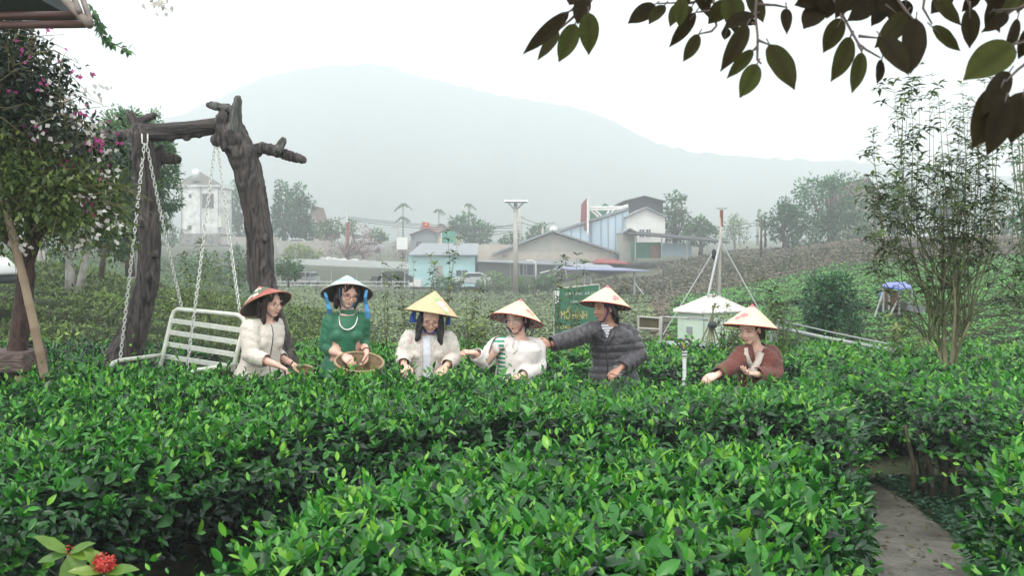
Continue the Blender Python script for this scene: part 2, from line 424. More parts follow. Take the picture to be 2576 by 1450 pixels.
def make_hedge(name, label, poly, H, dens, group=None, seed=1.0, leaf=.061, lodf=2, rnd=.28, side=True, visible=None, tonebias=0., Hf=None, shade=True, under=None):
    """poly: plan outline of the canopy; H: height of the plucking table over z=0 (world z)"""
    poly = [tuple(p) for p in poly]
    xs = [p[0] for p in poly]; ys_ = [p[1] for p in poly]
    x0, x1, y0, y1 = min(xs), max(xs), min(ys_), max(ys_)
    area = (x1 - x0) * (y1 - y0); n = int(area * dens)
    x = rng.uniform(x0, x1, n); y = rng.uniform(y0, y1, n)
    d, zt = hedge_top(poly, x, y, H, rnd, seed)
    if Hf is not None: zt = zt * Hf(x, y)
    k = d > 0
    # thinner where far
    k &= rng.random(n) < np.clip(4.2 / np.maximum(y, 1), .25, 1.0) ** 1.1
    x, y, d, zt = x[k], y[k], d[k], zt[k]
    far = y
    sc = np.clip(.85 + (far - 4) * .035, .85, 1.4)
    L_ = Leaves(); ns = len(x)
    up = np.array([0, 0, 1.0])
    # shoots: stem leans outward near the edge
    gx = hedge_top(poly, x + .03, y, H, rnd, seed)[1] - zt; gy = hedge_top(poly, x, y + .03, H, rnd, seed)[1] - zt
    nrm = _norm(np.stack([-gx / .03 * .5, -gy / .03 * .5, np.ones(ns)], -1))
    stem = _norm(nrm + rng.normal(size=(ns, 3)) * .22)
    hgt = rng.gamma(1.7, .036, ns) + .0
    tall = rng.random(ns) < .05; hgt[tall] += rng.uniform(.03, .10, tall.sum())
    base = np.stack([x, y, zt - .05], -1)
    age = rng.random(ns)
    def lod_split(p, dr, u, ln, wd, cu, tn):
        nearm = p[:, 1] < 4.9
        midm = (~nearm) & (p[:, 1] < 9.0)
        farm = ~(nearm | midm)
        for mk, lo in ((nearm, 2), (midm, 1 if lodf < 3 else 2), (farm, 0)):
            if mk.any(): L_.add(p[mk], dr[mk], u[mk], ln[mk], wd[mk], cu[mk], tn[mk], lo)
    nl = 6
    for i in range(nl):
        f = i / (nl - 1)
        ang = age * 6.28 + i * 2.4 + rng.normal(size=ns) * .4
        out = np.stack([np.cos(ang), np.sin(ang), np.zeros(ns)], -1)
        out = _norm(out - stem * np.sum(out * stem, 1)[:, None])
        spread = 1.25 - .85 * f + rng.normal(size=ns) * .22           # low leaves spread, tip leaves upright
        dr = _norm(stem * np.cos(spread)[:, None] + out * np.sin(spread)[:, None])
        p = base + stem * (hgt * f)[:, None] + stem * .02
        ln = leaf * sc * (1.12 - .62 * f * f) * np.clip(rng.lognormal(0, .28, ns), .5, 1.7)
        big = rng.random(ns) < .10; ln = np.where(big & (f < .7), ln * 1.35, ln)
        wd = ln * (.54 - .12 * f) * rng.uniform(.8, 1.15, ns)
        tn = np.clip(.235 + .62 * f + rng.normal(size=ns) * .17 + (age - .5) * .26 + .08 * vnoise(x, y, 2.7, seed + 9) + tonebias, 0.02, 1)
        cu = rng.uniform(-.05, .38, ns)
        u = _norm(stem - out * .35 + rng.normal(size=(ns, 3)) * .35)
        lod_split(p, dr, u, ln, wd, cu, tn)
    # older leaves just below the shoots
    m2 = int(ns * 2.2); idx = rng.integers(0, ns, m2)
    p = np.stack([x[idx] + rng.normal(size=m2) * .03, y[idx] + rng.normal(size=m2) * .03, zt[idx] - rng.uniform(.03, .15, m2)], -1)
    dr = _norm(rand_dirs(m2) * [1, 1, .55] + [0, 0, .2]); u = _norm(rand_dirs(m2) * .6 + up)
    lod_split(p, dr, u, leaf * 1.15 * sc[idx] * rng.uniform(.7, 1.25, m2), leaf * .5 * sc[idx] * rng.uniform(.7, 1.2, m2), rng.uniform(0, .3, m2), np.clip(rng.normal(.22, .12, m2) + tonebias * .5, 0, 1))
    # flanks
    if side:
        per = 0; segs = []
        for i in range(len(poly)):
            a, b = poly[i], poly[(i + 1) % len(poly)]; l = math.hypot(b[0] - a[0], b[1] - a[1]); segs.append((a, b, l)); per += l
        cxm, cym = np.mean(xs), np.mean(ys_)
        for a, b, l in segs:
            g = gz((a[0] + b[0]) / 2, (a[1] + b[1]) / 2)
            ex, ey = (b[0] - a[0]) / l, (b[1] - a[1]) / l
            nx, ny = ey, -ex
            tx, ty = (a[0] + b[0]) / 2 + nx * .01, (a[1] + b[1]) / 2 + ny * .01
            if poly_sd(poly, np.array([tx]), np.array([ty]))[0] > 0: nx, ny = -nx, -ny
            ymid = (a[1] + b[1]) / 2
            if ny > .6 and ymid > 4.6: continue          # back faces nobody sees stay thinner
            q = int(l * (H - g) * 1350 * min(1, (4.2 / max(ymid, 3)) ** 1.1))
            if visible is not None: q = int(q * visible)
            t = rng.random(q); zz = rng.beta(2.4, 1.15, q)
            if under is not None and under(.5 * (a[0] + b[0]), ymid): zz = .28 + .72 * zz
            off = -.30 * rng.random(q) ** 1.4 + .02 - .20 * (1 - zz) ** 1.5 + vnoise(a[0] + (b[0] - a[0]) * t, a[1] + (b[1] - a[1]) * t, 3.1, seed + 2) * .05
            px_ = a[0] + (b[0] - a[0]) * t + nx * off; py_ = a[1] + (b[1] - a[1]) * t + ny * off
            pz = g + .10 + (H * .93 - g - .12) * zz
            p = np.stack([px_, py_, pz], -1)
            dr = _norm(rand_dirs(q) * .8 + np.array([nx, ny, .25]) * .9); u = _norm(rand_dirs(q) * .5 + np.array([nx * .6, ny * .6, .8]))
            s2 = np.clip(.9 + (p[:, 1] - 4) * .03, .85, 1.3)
            lod_split(p, dr, u, leaf * s2 * rng.uniform(.6, 1.25, q), leaf * .44 * s2 * rng.uniform(.7, 1.2, q), rng.uniform(0, .4, q), np.clip(rng.normal(-.02 + .40 * zz ** 4, .09, q) + tonebias, 0, 1))  # lower flank leaves toned darker, painting in the shade of the gap
    cx0, cy0 = float(np.mean(xs)), float(np.mean(ys_))
    root = empty(name, (cx0, cy0, gz(cx0, cy0)), label, 'hedge', group)
    L_.build('foliage', tea_m, root)
    # woody stems, and an added near-black hull that blocks light inside the bed
    nst = 9
    for i in range(nst):
        for _ in range(30):
            sx, sy = rng.uniform(x0, x1), rng.uniform(y0, y1)
            dd = float(poly_sd(poly, np.array([sx]), np.array([sy]))[0])
            if .24 < dd < .5: break
        if not .24 < dd < .5: continue
        g = gz(sx, sy)
        for q in range(3):
            st = MB()
            a_ = rng.uniform(0, 6.28); r_ = rng.uniform(.03, .12); h_ = (H - g) * rng.uniform(.5, .7)
            st.tube([(sx, sy, g - .02), (sx + math.cos(a_) * r_ * .4, sy + math.sin(a_) * r_ * .4, g + h_ * .45), (sx + math.cos(a_) * r_, sy + math.sin(a_) * r_, g + h_)], [.016, .011, .006], 5)
            st.build('stem', twig_m, root, True)
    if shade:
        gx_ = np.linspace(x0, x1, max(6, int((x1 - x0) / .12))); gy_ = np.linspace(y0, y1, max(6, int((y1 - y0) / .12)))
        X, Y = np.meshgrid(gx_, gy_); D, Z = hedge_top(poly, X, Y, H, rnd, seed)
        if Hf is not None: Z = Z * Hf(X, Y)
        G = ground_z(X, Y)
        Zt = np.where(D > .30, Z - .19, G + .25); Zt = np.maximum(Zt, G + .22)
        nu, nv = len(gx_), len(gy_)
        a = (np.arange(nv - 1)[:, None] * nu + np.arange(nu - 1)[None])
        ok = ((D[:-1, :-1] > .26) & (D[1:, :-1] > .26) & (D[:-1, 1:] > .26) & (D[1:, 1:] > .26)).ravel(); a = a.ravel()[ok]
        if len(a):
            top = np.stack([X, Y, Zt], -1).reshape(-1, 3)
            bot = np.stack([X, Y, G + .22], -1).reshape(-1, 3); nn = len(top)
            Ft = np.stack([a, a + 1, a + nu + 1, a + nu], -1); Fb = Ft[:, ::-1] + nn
            me = np_mesh('shade_hull', np.concatenate([top, bot]), np.concatenate([Ft, Fb]))
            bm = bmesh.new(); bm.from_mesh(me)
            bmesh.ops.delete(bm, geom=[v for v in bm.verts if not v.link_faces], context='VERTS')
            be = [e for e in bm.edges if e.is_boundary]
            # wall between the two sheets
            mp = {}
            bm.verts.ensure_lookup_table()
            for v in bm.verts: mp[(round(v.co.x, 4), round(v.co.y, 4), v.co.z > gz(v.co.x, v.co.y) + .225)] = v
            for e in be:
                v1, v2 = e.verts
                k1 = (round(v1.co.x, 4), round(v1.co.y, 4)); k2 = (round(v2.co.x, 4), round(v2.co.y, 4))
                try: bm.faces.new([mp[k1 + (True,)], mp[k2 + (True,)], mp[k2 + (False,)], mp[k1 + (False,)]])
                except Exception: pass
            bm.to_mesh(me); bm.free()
            link('shade_hull', me, shade_m, root, False)
    return root

def per_len(poly): return sum(math.dist(poly[i], poly[(i + 1) % len(poly)]) for i in range(len(poly)))

def U(px, D): return ((px - CXP) / FPX * D, D)
HT = .90
# front island bed
front = [U(420, 2.35), U(450, 2.85), U(540, 3.15), U(660, 3.3), U(700, 3.7), U(930, 4.1), U(1250, 4.55), U(1700, 4.7), U(2000, 4.75), U(2150, 4.55), U(2190, 4.0), U(2180, 3.3), U(2130, 2.8), U(2080, 2.35), U(1500, 2.3)]
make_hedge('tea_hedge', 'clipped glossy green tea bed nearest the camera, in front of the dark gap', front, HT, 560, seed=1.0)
# back bed, in front of the pickers
back = [U(-80, 3.5), U(150, 3.75), U(330, 4.0), U(560, 4.4), U(760, 4.75), U(1100, 5.05), U(1500, 5.2), U(2000, 5.3), U(2150, 5.4), U(2205, 6.9), U(2285, 7.0), U(2325, 6.3), U(2430, 6.15), U(2500, 5.7), U(2700, 5.4), U(2700, 8.7), U(2300, 8.9), U(2000, 8.3), (1.9, 7.35), (.6, 7.30), (-1.0, 7.35), (-2.2, 7.45), (-3.1, 7.9), U(-40, 8.0)]
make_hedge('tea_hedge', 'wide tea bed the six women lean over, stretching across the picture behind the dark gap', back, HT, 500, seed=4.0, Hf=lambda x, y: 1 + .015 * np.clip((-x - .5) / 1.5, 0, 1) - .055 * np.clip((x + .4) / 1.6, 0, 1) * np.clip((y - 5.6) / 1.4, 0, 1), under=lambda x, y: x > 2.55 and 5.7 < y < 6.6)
# right bed beside the path
for _x, _y in ((2.70, 6.32), (2.78, 6.36), (2.62, 6.45), (2.86, 6.3), (2.74, 6.5)):
    _s = MB(); _r = [q for q in bpy.data.objects if q.name == 'tea_hedge.001'][0]; _g = gz(_x, _y)
    _s.tube([(_x, _y, _g - .02), (_x + random.uniform(-.05, .05), _y, _g + .25), (_x + random.uniform(-.14, .14), _y + .05, _g + .5)], [.022, .016, .01], 6); _s.build('stem', twig_m, _r, True)
right = [U(2500, 2.4), U(2490, 3.0), U(2480, 3.6), U(2470, 4.1), U(2485, 4.6), U(2520, 5.2), U(2750, 4.9), U(2800, 2.4)]
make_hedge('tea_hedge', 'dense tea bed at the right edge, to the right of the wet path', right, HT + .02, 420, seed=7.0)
# strips behind the pickers
strip = [(-2.6, 9.6), (-1.0, 9.3), (1.0, 9.3), (3.2, 9.2), (6.2, 9.4), (6.6, 12.2), (3, 12.3), (0, 12.4), (-3.0, 12.2)]
make_hedge('tea_hedge', 'bright green tea bed directly behind the pickers, in front of the grey-green field', strip, .72, 230, seed=9.0, tonebias=.14, side=True)
leftb = [(-6.6, 8.6), (-4.6, 8.4), (-3.2, 8.5), (-3.0, 9.6), (-3.4, 11.5), (-7.4, 11.6)]
make_hedge('tea_hedge', 'darker leafy bed at the left, behind the bamboo prop and the swing post', leftb, .78, 230, seed=11.0, tonebias=-.24)
# ------------------------------------------------------------------ tea fields up the valley (rows of bushes far too many to count)
def ramp4(a, b, c, d): return [(0, a), (.35, b), (.7, c), (1, d)]
zone_m = {
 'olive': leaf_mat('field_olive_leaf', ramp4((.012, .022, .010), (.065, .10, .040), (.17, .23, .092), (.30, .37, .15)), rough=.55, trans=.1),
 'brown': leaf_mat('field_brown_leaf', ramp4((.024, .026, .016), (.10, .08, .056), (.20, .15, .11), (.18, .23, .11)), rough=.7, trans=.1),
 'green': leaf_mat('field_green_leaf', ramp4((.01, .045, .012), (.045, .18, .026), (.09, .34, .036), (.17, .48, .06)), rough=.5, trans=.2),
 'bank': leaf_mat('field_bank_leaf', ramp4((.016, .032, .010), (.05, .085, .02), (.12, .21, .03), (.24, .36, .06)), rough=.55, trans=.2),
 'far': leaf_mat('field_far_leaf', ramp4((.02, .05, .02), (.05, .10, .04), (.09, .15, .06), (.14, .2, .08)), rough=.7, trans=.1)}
bed_m = mat('row_inner_twigs', (.035, .045, .02), (.015, .022, .010), rough=1, scale=3, spec=.1)
def pxy(x, y, z):
    c, s = math.cos(PITCH), math.sin(PITCH)
    zz = z - CAMZ; f = y * c - zz * s; v = y * s + zz * c
    return CXP + FPX * x / f, CYP - FPX * v / f
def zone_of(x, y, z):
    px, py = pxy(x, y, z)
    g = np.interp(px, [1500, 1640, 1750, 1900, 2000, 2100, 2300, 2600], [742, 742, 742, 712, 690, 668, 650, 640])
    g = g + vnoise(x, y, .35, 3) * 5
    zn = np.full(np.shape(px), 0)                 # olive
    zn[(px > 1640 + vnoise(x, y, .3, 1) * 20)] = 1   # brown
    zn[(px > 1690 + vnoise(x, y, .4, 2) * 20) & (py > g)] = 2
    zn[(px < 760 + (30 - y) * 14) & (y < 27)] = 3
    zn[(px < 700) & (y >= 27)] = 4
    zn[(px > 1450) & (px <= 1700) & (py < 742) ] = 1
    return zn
ZN = ['olive', 'brown', 'green', 'bank', 'far']
LV = {k: Leaves() for k in ZN}
bedV = []; bedF = []; bn = 0
rowsD = []
yv = 12.8
while yv < 108: rowsD.append(yv); yv += 1.05 + .012 * (yv - 12)
for y0 in rowsD:
    if y0 > 86 : w = 1.0
    U0 = np.linspace(-.66, .66, 170)
    X = U0 * y0
    Yc = y0 + vnoise(X, X * 0 + y0 * .1, .12, 2) * .35 + X * .02
    Zg = ground_z(X, Yc)
    hh = .33 + vnoise(X, Yc, .5, y0) * .03
    prof = [(-.42, 0.0), (-.37, .7), (-.2, .9), (.2, .9), (.37, .7), (.42, 0)]
    pts = np.stack([np.stack([X, Yc + a, Zg + hh * b], -1) for a, b in prof], 1)   # (nu,6,3)
    nu = len(X); k = len(prof)
    a = (np.arange(nu - 1)[:, None] * k + np.arange(k - 1)[None]).ravel()
    # gaps: cross paths and terrace step
    px, py = pxy(X, Yc, Zg + hh)
    gap = (np.abs(py - np.interp(px, [1690, 2060, 2300, 2600], [762, 758, 775, 745])) < 7) & (px > 1690)
    gap |= (px > 700) & (px < 1650) & (y0 > 88)
    gs = np.repeat(~(gap[:-1] | gap[1:]), k - 1)
    a = a[gs]
    bedV.append(pts.reshape(-1, 3)); bedF.append(np.stack([a, a + 1, a + k + 1, a + k], -1) + bn); bn += nu * k
    # leaves
    size = max(.04, .0023 * y0)
    width_m = 1.32 * y0
    n = int(min(9500, width_m * .85 / (size * size) * .6 * (1 if y0 < 40 else .8)))
    uu = rng.uniform(-.66, .66, n); x = uu * y0
    off = rng.uniform(-.42, .42, n)
    yc = y0 + vnoise(x, x * 0 + y0 * .1, .12, 2) * .35 + x * .02
    hz_ = (.33 + vnoise(x, yc, .5, y0) * .03) * np.sqrt(np.clip(1 - (np.abs(off) / .45) ** 3, 0, 1))
    g = ground_z(x, yc); 
    p = np.stack([x, yc + off, g + hz_ + rng.uniform(-.04, .03, n) + rng.exponential(.012, n)], -1)
    ppx, ppy = pxy(x, yc, g + .4)
    keep = ~((np.abs(ppy - np.interp(ppx, [1690, 2060, 2300, 2600], [762, 758, 775, 745])) < 7) & (ppx > 1690))
    keep &= ~((ppx > 700) & (ppx < 1650) & (y0 > 88))
    p = p[keep]; off = off[keep]; n = len(p)
    zn = zone_of(p[:, 0], p[:, 1], p[:, 2])
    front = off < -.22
    tn = np.clip(rng.normal(.56, .16, n) - .42 * front + .07 * vnoise(p[:, 0], p[:, 1], .5, 4) + .04 * vnoise(p[:, 0], p[:, 1], 3.3, 8), 0, 1)  # row fronts toned darker, their shaded side painted into the leaf colour
    dr = _norm(rand_dirs(n) * [1, 1, .32] + np.array([0, -.1, .15]))
    u = _norm(rand_dirs(n) * .35 + np.array([0, -.35, 1.0]))
    ln = size * rng.uniform(.9, 1.9, n)
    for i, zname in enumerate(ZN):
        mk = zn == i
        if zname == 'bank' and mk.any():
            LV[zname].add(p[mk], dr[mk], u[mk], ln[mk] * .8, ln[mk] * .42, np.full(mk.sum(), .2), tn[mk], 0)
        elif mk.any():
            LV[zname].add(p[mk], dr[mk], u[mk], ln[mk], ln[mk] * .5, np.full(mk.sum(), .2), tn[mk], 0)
# bank: extra irregular growth over the left bank
n = 26000
y = rng.uniform(11.5, 27, n); px = rng.uniform(-150, 1000, n); x = (px - CXP) / FPX * y
k = (px < 760 + (27 - y) * 14); x, y = x[k], y[k]; n = len(x)
p = np.stack([x, y, ground_z(x, y) + .25 + .14 * vnoise(x, y, 1.3, 3) + rng.uniform(-.1, .08, n)], -1)
LV['bank'].add(p, _norm(rand_dirs(n) + [0, 0, .8]), rand_dirs(n), rng.uniform(.05, .13, n), rng.uniform(.02, .05, n), np.full(n, .2),
               np.clip(.42 + .3 * vnoise(x, y, .7, 9) + rng.normal(size=n) * .18, 0, 1), 0)
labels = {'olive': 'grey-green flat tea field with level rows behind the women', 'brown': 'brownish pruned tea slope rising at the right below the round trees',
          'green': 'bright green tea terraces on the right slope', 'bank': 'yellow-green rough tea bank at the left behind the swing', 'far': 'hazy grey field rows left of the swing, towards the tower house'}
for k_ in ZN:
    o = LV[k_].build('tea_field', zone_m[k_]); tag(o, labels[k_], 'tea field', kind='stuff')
o = link('field_soil_ridges', np_mesh('field_soil_ridges', np.concatenate(bedV), np.concatenate(bedF)), bed_m)
tag(o, kind='structure')

# ------------------------------------------------------------------ trees
bark_m = mat('bark', (.13, .11, .09), (.045, .038, .03), rough=.95, scale=6, bump=.6, stretch=(1, 1, .25))
palebark_m = mat('pale_bark', (.42, .42, .38), (.14, .14, .12), rough=.9, scale=9, bump=.5, stretch=(1, 1, .6))
def g4(a, b, c, d): return [(0, a), (.4, b), (.75, c), (1, d)]
TM = {
 'dark': leaf_mat('leaf_dark', g4((.008, .032, .016), (.026, .095, .042), (.052, .175, .064), (.10, .27, .085)), rough=.5, trans=.2),
 'mid': leaf_mat('leaf_mid', g4((.014, .045, .018), (.042, .12, .042), (.085, .21, .06), (.15, .32, .08)), rough=.55, trans=.2),
 'light': leaf_mat('leaf_light', g4((.03, .06, .02), (.08, .16, .04), (.16, .28, .06), (.26, .4, .1)), rough=.6, trans=.25),
 'yellow': leaf_mat('leaf_yellow', g4((.04, .06, .01), (.12, .18, .02), (.24, .32, .03), (.38, .45, .06)), rough=.6, trans=.25),
 'olive': leaf_mat('leaf_olive', g4((.012, .028, .006), (.042, .075, .016), (.10, .16, .03), (.22, .28, .06)), rough=.5, trans=.25),
 'blossom': leaf_mat('peach_blossom', g4((.10, .07, .06), (.28, .17, .17), (.42, .26, .27), (.55, .40, .40)), rough=.7, trans=.2),
 'black': leaf_mat('leaf_backlit', g4((.006, .012, .006), (.014, .032, .012), (.028, .06, .02), (.05, .10, .03)), rough=.5, trans=.12)}  # 'black': backlit silhouette darkness put into the leaf colour
def crown(L_, c, r, n_cl, per, size, tone=.45, shell=.75, cl=.22, flat=1.0, lod=0):
    """leaf clumps through an ellipsoid"""
    c = np.array(c, float); r = np.array(r, float)
    d = rand_dirs(n_cl); rad = rng.uniform(0, 1, n_cl) ** (1 / 3.0); rad = np.where(rng.random(n_cl) < shell, rng.uniform(.78, 1.02, n_cl), rad)
    wob = 1 + .13 * np.sin(d[:, 0] * 5 + d[:, 2] * 4 + c[0]) + .08 * np.sin(d[:, 1] * 9 + d[:, 0] * 7)
    cc = c + d * r * (rad * wob)[:, None]
    ct = rng.normal(0, .10, n_cl) + .10 * d[:, 2]
    idx = np.repeat(np.arange(n_cl), per); m = len(idx)
    q = rand_dirs(m); rr = cl * r.mean() * rng.uniform(.5, 1.1, m)
    p = cc[idx] + q * rr[:, None] * [1, 1, flat]
    dr = _norm(q * .8 + d[idx] * .5 + rand_dirs(m) * .6 - np.array([0, 0, .15]))
    u = _norm(q + np.array([0, 0, .8]) + rand_dirs(m) * .3)
    s = size * rng.uniform(.7, 1.4, m)
    L_.add(p, dr, u, s, s * .48, np.full(m, .25), np.clip(tone + ct[idx] + rng.normal(0, .12, m) + .12 * q[:, 2], 0, 1), lod)
def tree(name, label, base, crowns, m, size, n_cl=60, per=14, trunk_r=.12, cat='tree', group=None, tone=.45, bark=None, limbs=4, lean=(0, 0), cl=.22, shell=.75, split=None):
    """base: world point; crowns: [(centre, radii)...] in world coordinates"""
    base = Vector(base); root = empty(name, base, label, cat, group)
    L_ = Leaves()
    vols = [r[0] * r[1] * r[2] for c, r in crowns]; vt = sum(v ** .67 for v in vols)
    for (c, r), v in zip(crowns, vols): crown(L_, c, r, max(6, int(n_cl * v ** .67 / vt)), per, size, tone, cl=cl, shell=shell)
    L_.build('crown', m, root)
    t = MB(); c0 = Vector(crowns[0][0]); top = c0 + Vector((0, 0, crowns[0][1][2] * .3))
    mid = base.lerp(Vector((c0.x, c0.y, c0.z - crowns[0][1][2] * .6)), .7) + Vector((lean[0], lean[1], 0))
    t.tube([base - Vector((0, 0, .1)), base.lerp(mid, .5) + Vector((trunk_r * .3, 0, 0)), mid, mid.lerp(top, .6), top], [trunk_r * 1.25, trunk_r, trunk_r * .85, trunk_r * .5, trunk_r * .15], 8)
    for (c, r) in crowns:
        c = Vector(c)
        for i in range(limbs):
            e = c + Vector((random.uniform(-.7, .7) * r[0], random.uniform(-.7, .7) * r[1], random.uniform(-.1, .7) * r[2]))
            s = mid.lerp(top, random.uniform(.0, .5))
            h = s.lerp(e, .5) + Vector((0, 0, -.08 * (e - s).length))
            t.tube([s, h, e], [trunk_r * .45, trunk_r * .3, trunk_r * .08], 5)
    t.build('trunk', bark or bark_m, root, True)
    return root
def ptree(name, label, D, boxes, base_py, m, size_px=7, **kw):
    """boxes: [(x0,y0,x1,y1) photo pixels of each crown lobe]"""
    s = D / FPX; crowns = []
    for (x0, y0, x1, y1) in boxes:
        c = P((x0 + x1) / 2, (y0 + y1) / 2, D + random.uniform(-.3, .3) * (x1 - x0) * s * .3)
        crowns.append((c, ((x1 - x0) / 2 * s, (x1 - x0) / 2 * s * .9, (y1 - y0) / 2 * s)))
    bx = sum((b[0] + b[2]) / 2 for b in boxes) / len(boxes)
    b = P(bx, base_py, D); b.z = min(b.z, gz(b.x, b.y) if base_py is None else b.z)
    return tree(name, label, b, crowns, m, size_px * s, **kw)
G = 'trees along the far road'
ptree('broadleaf_tree', 'dusty green tree behind the white tower house, left of the thick swing post', 165, [(565, 470, 640, 600), (575, 450, 625, 540), (540, 540, 620, 612)], 640, TM['mid'], 9, n_cl=130, group=G, trunk_r=.4)
ptree('broadleaf_tree', 'left one of the twin tall dark trees right of the thick swing post', 140, [(684, 500, 745, 605), (690, 462, 735, 560)], 640, TM['dark'], 9, n_cl=130, group=G, trunk_r=.4, tone=.5)
ptree('broadleaf_tree', 'right one of the twin tall dark trees, taller with a pointed top', 136, [(725, 480, 785, 600), (738, 460, 775, 540), (740, 540, 795, 606)], 640, TM['dark'], 9, n_cl=140, group=G, trunk_r=.4, tone=.5)
ptree('broadleaf_tree', 'low pale green tree between the twin tall trees and the red bannered pole', 145, [(790, 560, 850, 612), (815, 548, 868, 600)], 640, TM['light'], 8, n_cl=70, group=G, trunk_r=.2, tone=.35)
ptree('broadleaf_tree', 'small feathery green tree just right of the red bannered pole', 146, [(868, 552, 895, 600), (925, 578, 975, 608)], 650, TM['mid'], 8, n_cl=40, group=G, trunk_r=.15, shell=.3)
ptree('broadleaf_tree', 'wide domed tree rising behind the yellow house and blue building', 150, [(1120, 560, 1250, 612), (1140, 538, 1205, 590)], 640, TM['dark'], 8, n_cl=190, group=G, trunk_r=.4, tone=.55)
ptree('broadleaf_tree', 'small round tree behind the ridge of the gabled shed', 150, [(1322, 572, 1365, 604), (1345, 562, 1392, 604)], 640, TM['mid'], 7, n_cl=60, group=G, trunk_r=.2)
ptree('broadleaf_tree', 'low shrub-like tree between the lamp post and the gabled shed', 150, [(1262, 590, 1325, 618)], 640, TM['mid'], 7, n_cl=40, group=G, trunk_r=.15)
ptree('conical_tree', 'tall pointed green tree beside the white gabled house', 125, [(1662, 530, 1737, 612), (1672, 486, 1722, 570)], 640, TM['mid'], 8, n_cl=150, group=G, trunk_r=.35)
ptree('broadleaf_tree', 'middling green tree right of the tall pointed tree', 122, [(1722, 565, 1805, 614), (1735, 545, 1785, 590)], 640, TM['mid'], 8, n_cl=110, group=G, trunk_r=.25)
ptree('broadleaf_tree', 'faint pale thin tree just right of the mast top', 175, [(1818, 556, 1880, 612), (1828, 535, 1862, 580)], 650, TM['light'], 7, n_cl=80, per=9, group=G, trunk_r=.2, shell=.2, cl=.35)
ptree('broadleaf_tree', 'spindly sparse tree beside the utility pole at the start of the tree belt', 100, [(1906, 520, 1944, 595)], 620, TM['dark'], 8, n_cl=34, per=8, group=G, trunk_r=.12, shell=.2, cl=.3)
ptree('broadleaf_tree', 'dark tree touching the left side of the big domed tree', 100, [(1936, 515, 2000, 610), (1960, 488, 2010, 570)], 620, TM['dark'], 8, n_cl=130, group=G, trunk_r=.3, tone=.5)
ptree('domed_tree', 'big dense domed tree on the skyline of the brown slope', 102, [(1984, 446, 2200, 620), (2010, 442, 2175, 560), (1984, 540, 2200, 632)], 640, TM['dark'], 8, n_cl=420, per=22, group=G, trunk_r=.5, tone=.55, cl=.15, shell=.9)
ptree('broadleaf_tree', 'hazy tree right of the domed tree, behind the tall shrub', 112, [(2200, 470, 2290, 600), (2225, 455, 2310, 560)], 620, TM['dark'], 8, n_cl=150, group=G, trunk_r=.35, tone=.5)
ptree('broadleaf_tree', 'hazy tree seen through the middle of the tall shrub', 120, [(2330, 480, 2440, 610), (2350, 440, 2420, 560)], 620, TM['mid'], 8, n_cl=130, group=G, trunk_r=.3)
ptree('broadleaf_tree', 'hazy tree at the far right edge behind the tall shrub', 112, [(2450, 500, 2600, 620)], 625, TM['mid'], 8, n_cl=150, group=G, trunk_r=.3)
ptree('broadleaf_tree', 'round bushy dark green tree low on the right slope, left of the blue canopy', 17.5, [(2010, 700, 2120, 840), (2060, 690, 2160, 800), (2040, 770, 2175, 848)], 862, TM['dark'], 9, n_cl=330, per=24, trunk_r=.04, tone=.5)
ptree('shrub', 'bright yellow-green rounded bush by the road behind the long flat roof', 118, [(716, 618, 790, 652), (755, 628, 805, 655)], 660, TM['yellow'], 6, n_cl=90, cat='bush', trunk_r=.08)
ptree('peach_tree', 'wide leafless peach tree in pink blossom by the red bannered pole', 122, [(815, 590, 905, 650), (870, 560, 960, 640), (850, 600, 990, 655)], 672, TM['blossom'], 4.5, n_cl=230, per=9, cat='tree', trunk_r=.15, limbs=9, shell=.2, cl=.3)
ptree('peach_tree', 'smaller pinkish bare tree left of the white signboard', 122, [(985, 600, 1042, 655)], 672, TM['blossom'], 4.5, n_cl=60, per=8, cat='tree', trunk_r=.08, limbs=9, shell=.2, cl=.3)
ptree('shrub', 'low green bush left of the tower house foot', 140, [(392, 560, 450, 615)], 630, TM['mid'], 7, n_cl=60, cat='bush', trunk_r=.08)
hb_ = [((1205, 690, 1290, 735), 'yellow-green bush left of the tall floodlight post'), ((1300, 700, 1350, 736), 'yellow-green bush right of the tall floodlight post'), ((1345, 695, 1400, 735), 'greener bush left of the green signboard'), ((1090, 700, 1150, 735), 'green bush against the light blue building wall')]
for b, l in hb_: ptree('shrub', l, 84, [b], 738, TM['light' if 'yellow' in l else 'mid'], 6, n_cl=70, cat='bush', trunk_r=.05)
for b, l in [((560, 625, 640, 720), 'dense bush between the two swing posts, behind the chains'), ((690, 655, 760, 700), 'bush beside the thick swing post under the flat roof'), ((455, 640, 560, 735), 'tangled bush below the tower house')]:
    ptree('shrub', l, 48, [b], b[3] + 18, TM['mid'], 6, n_cl=120, cat='bush', trunk_r=.05, cl=.3, shell=.4)
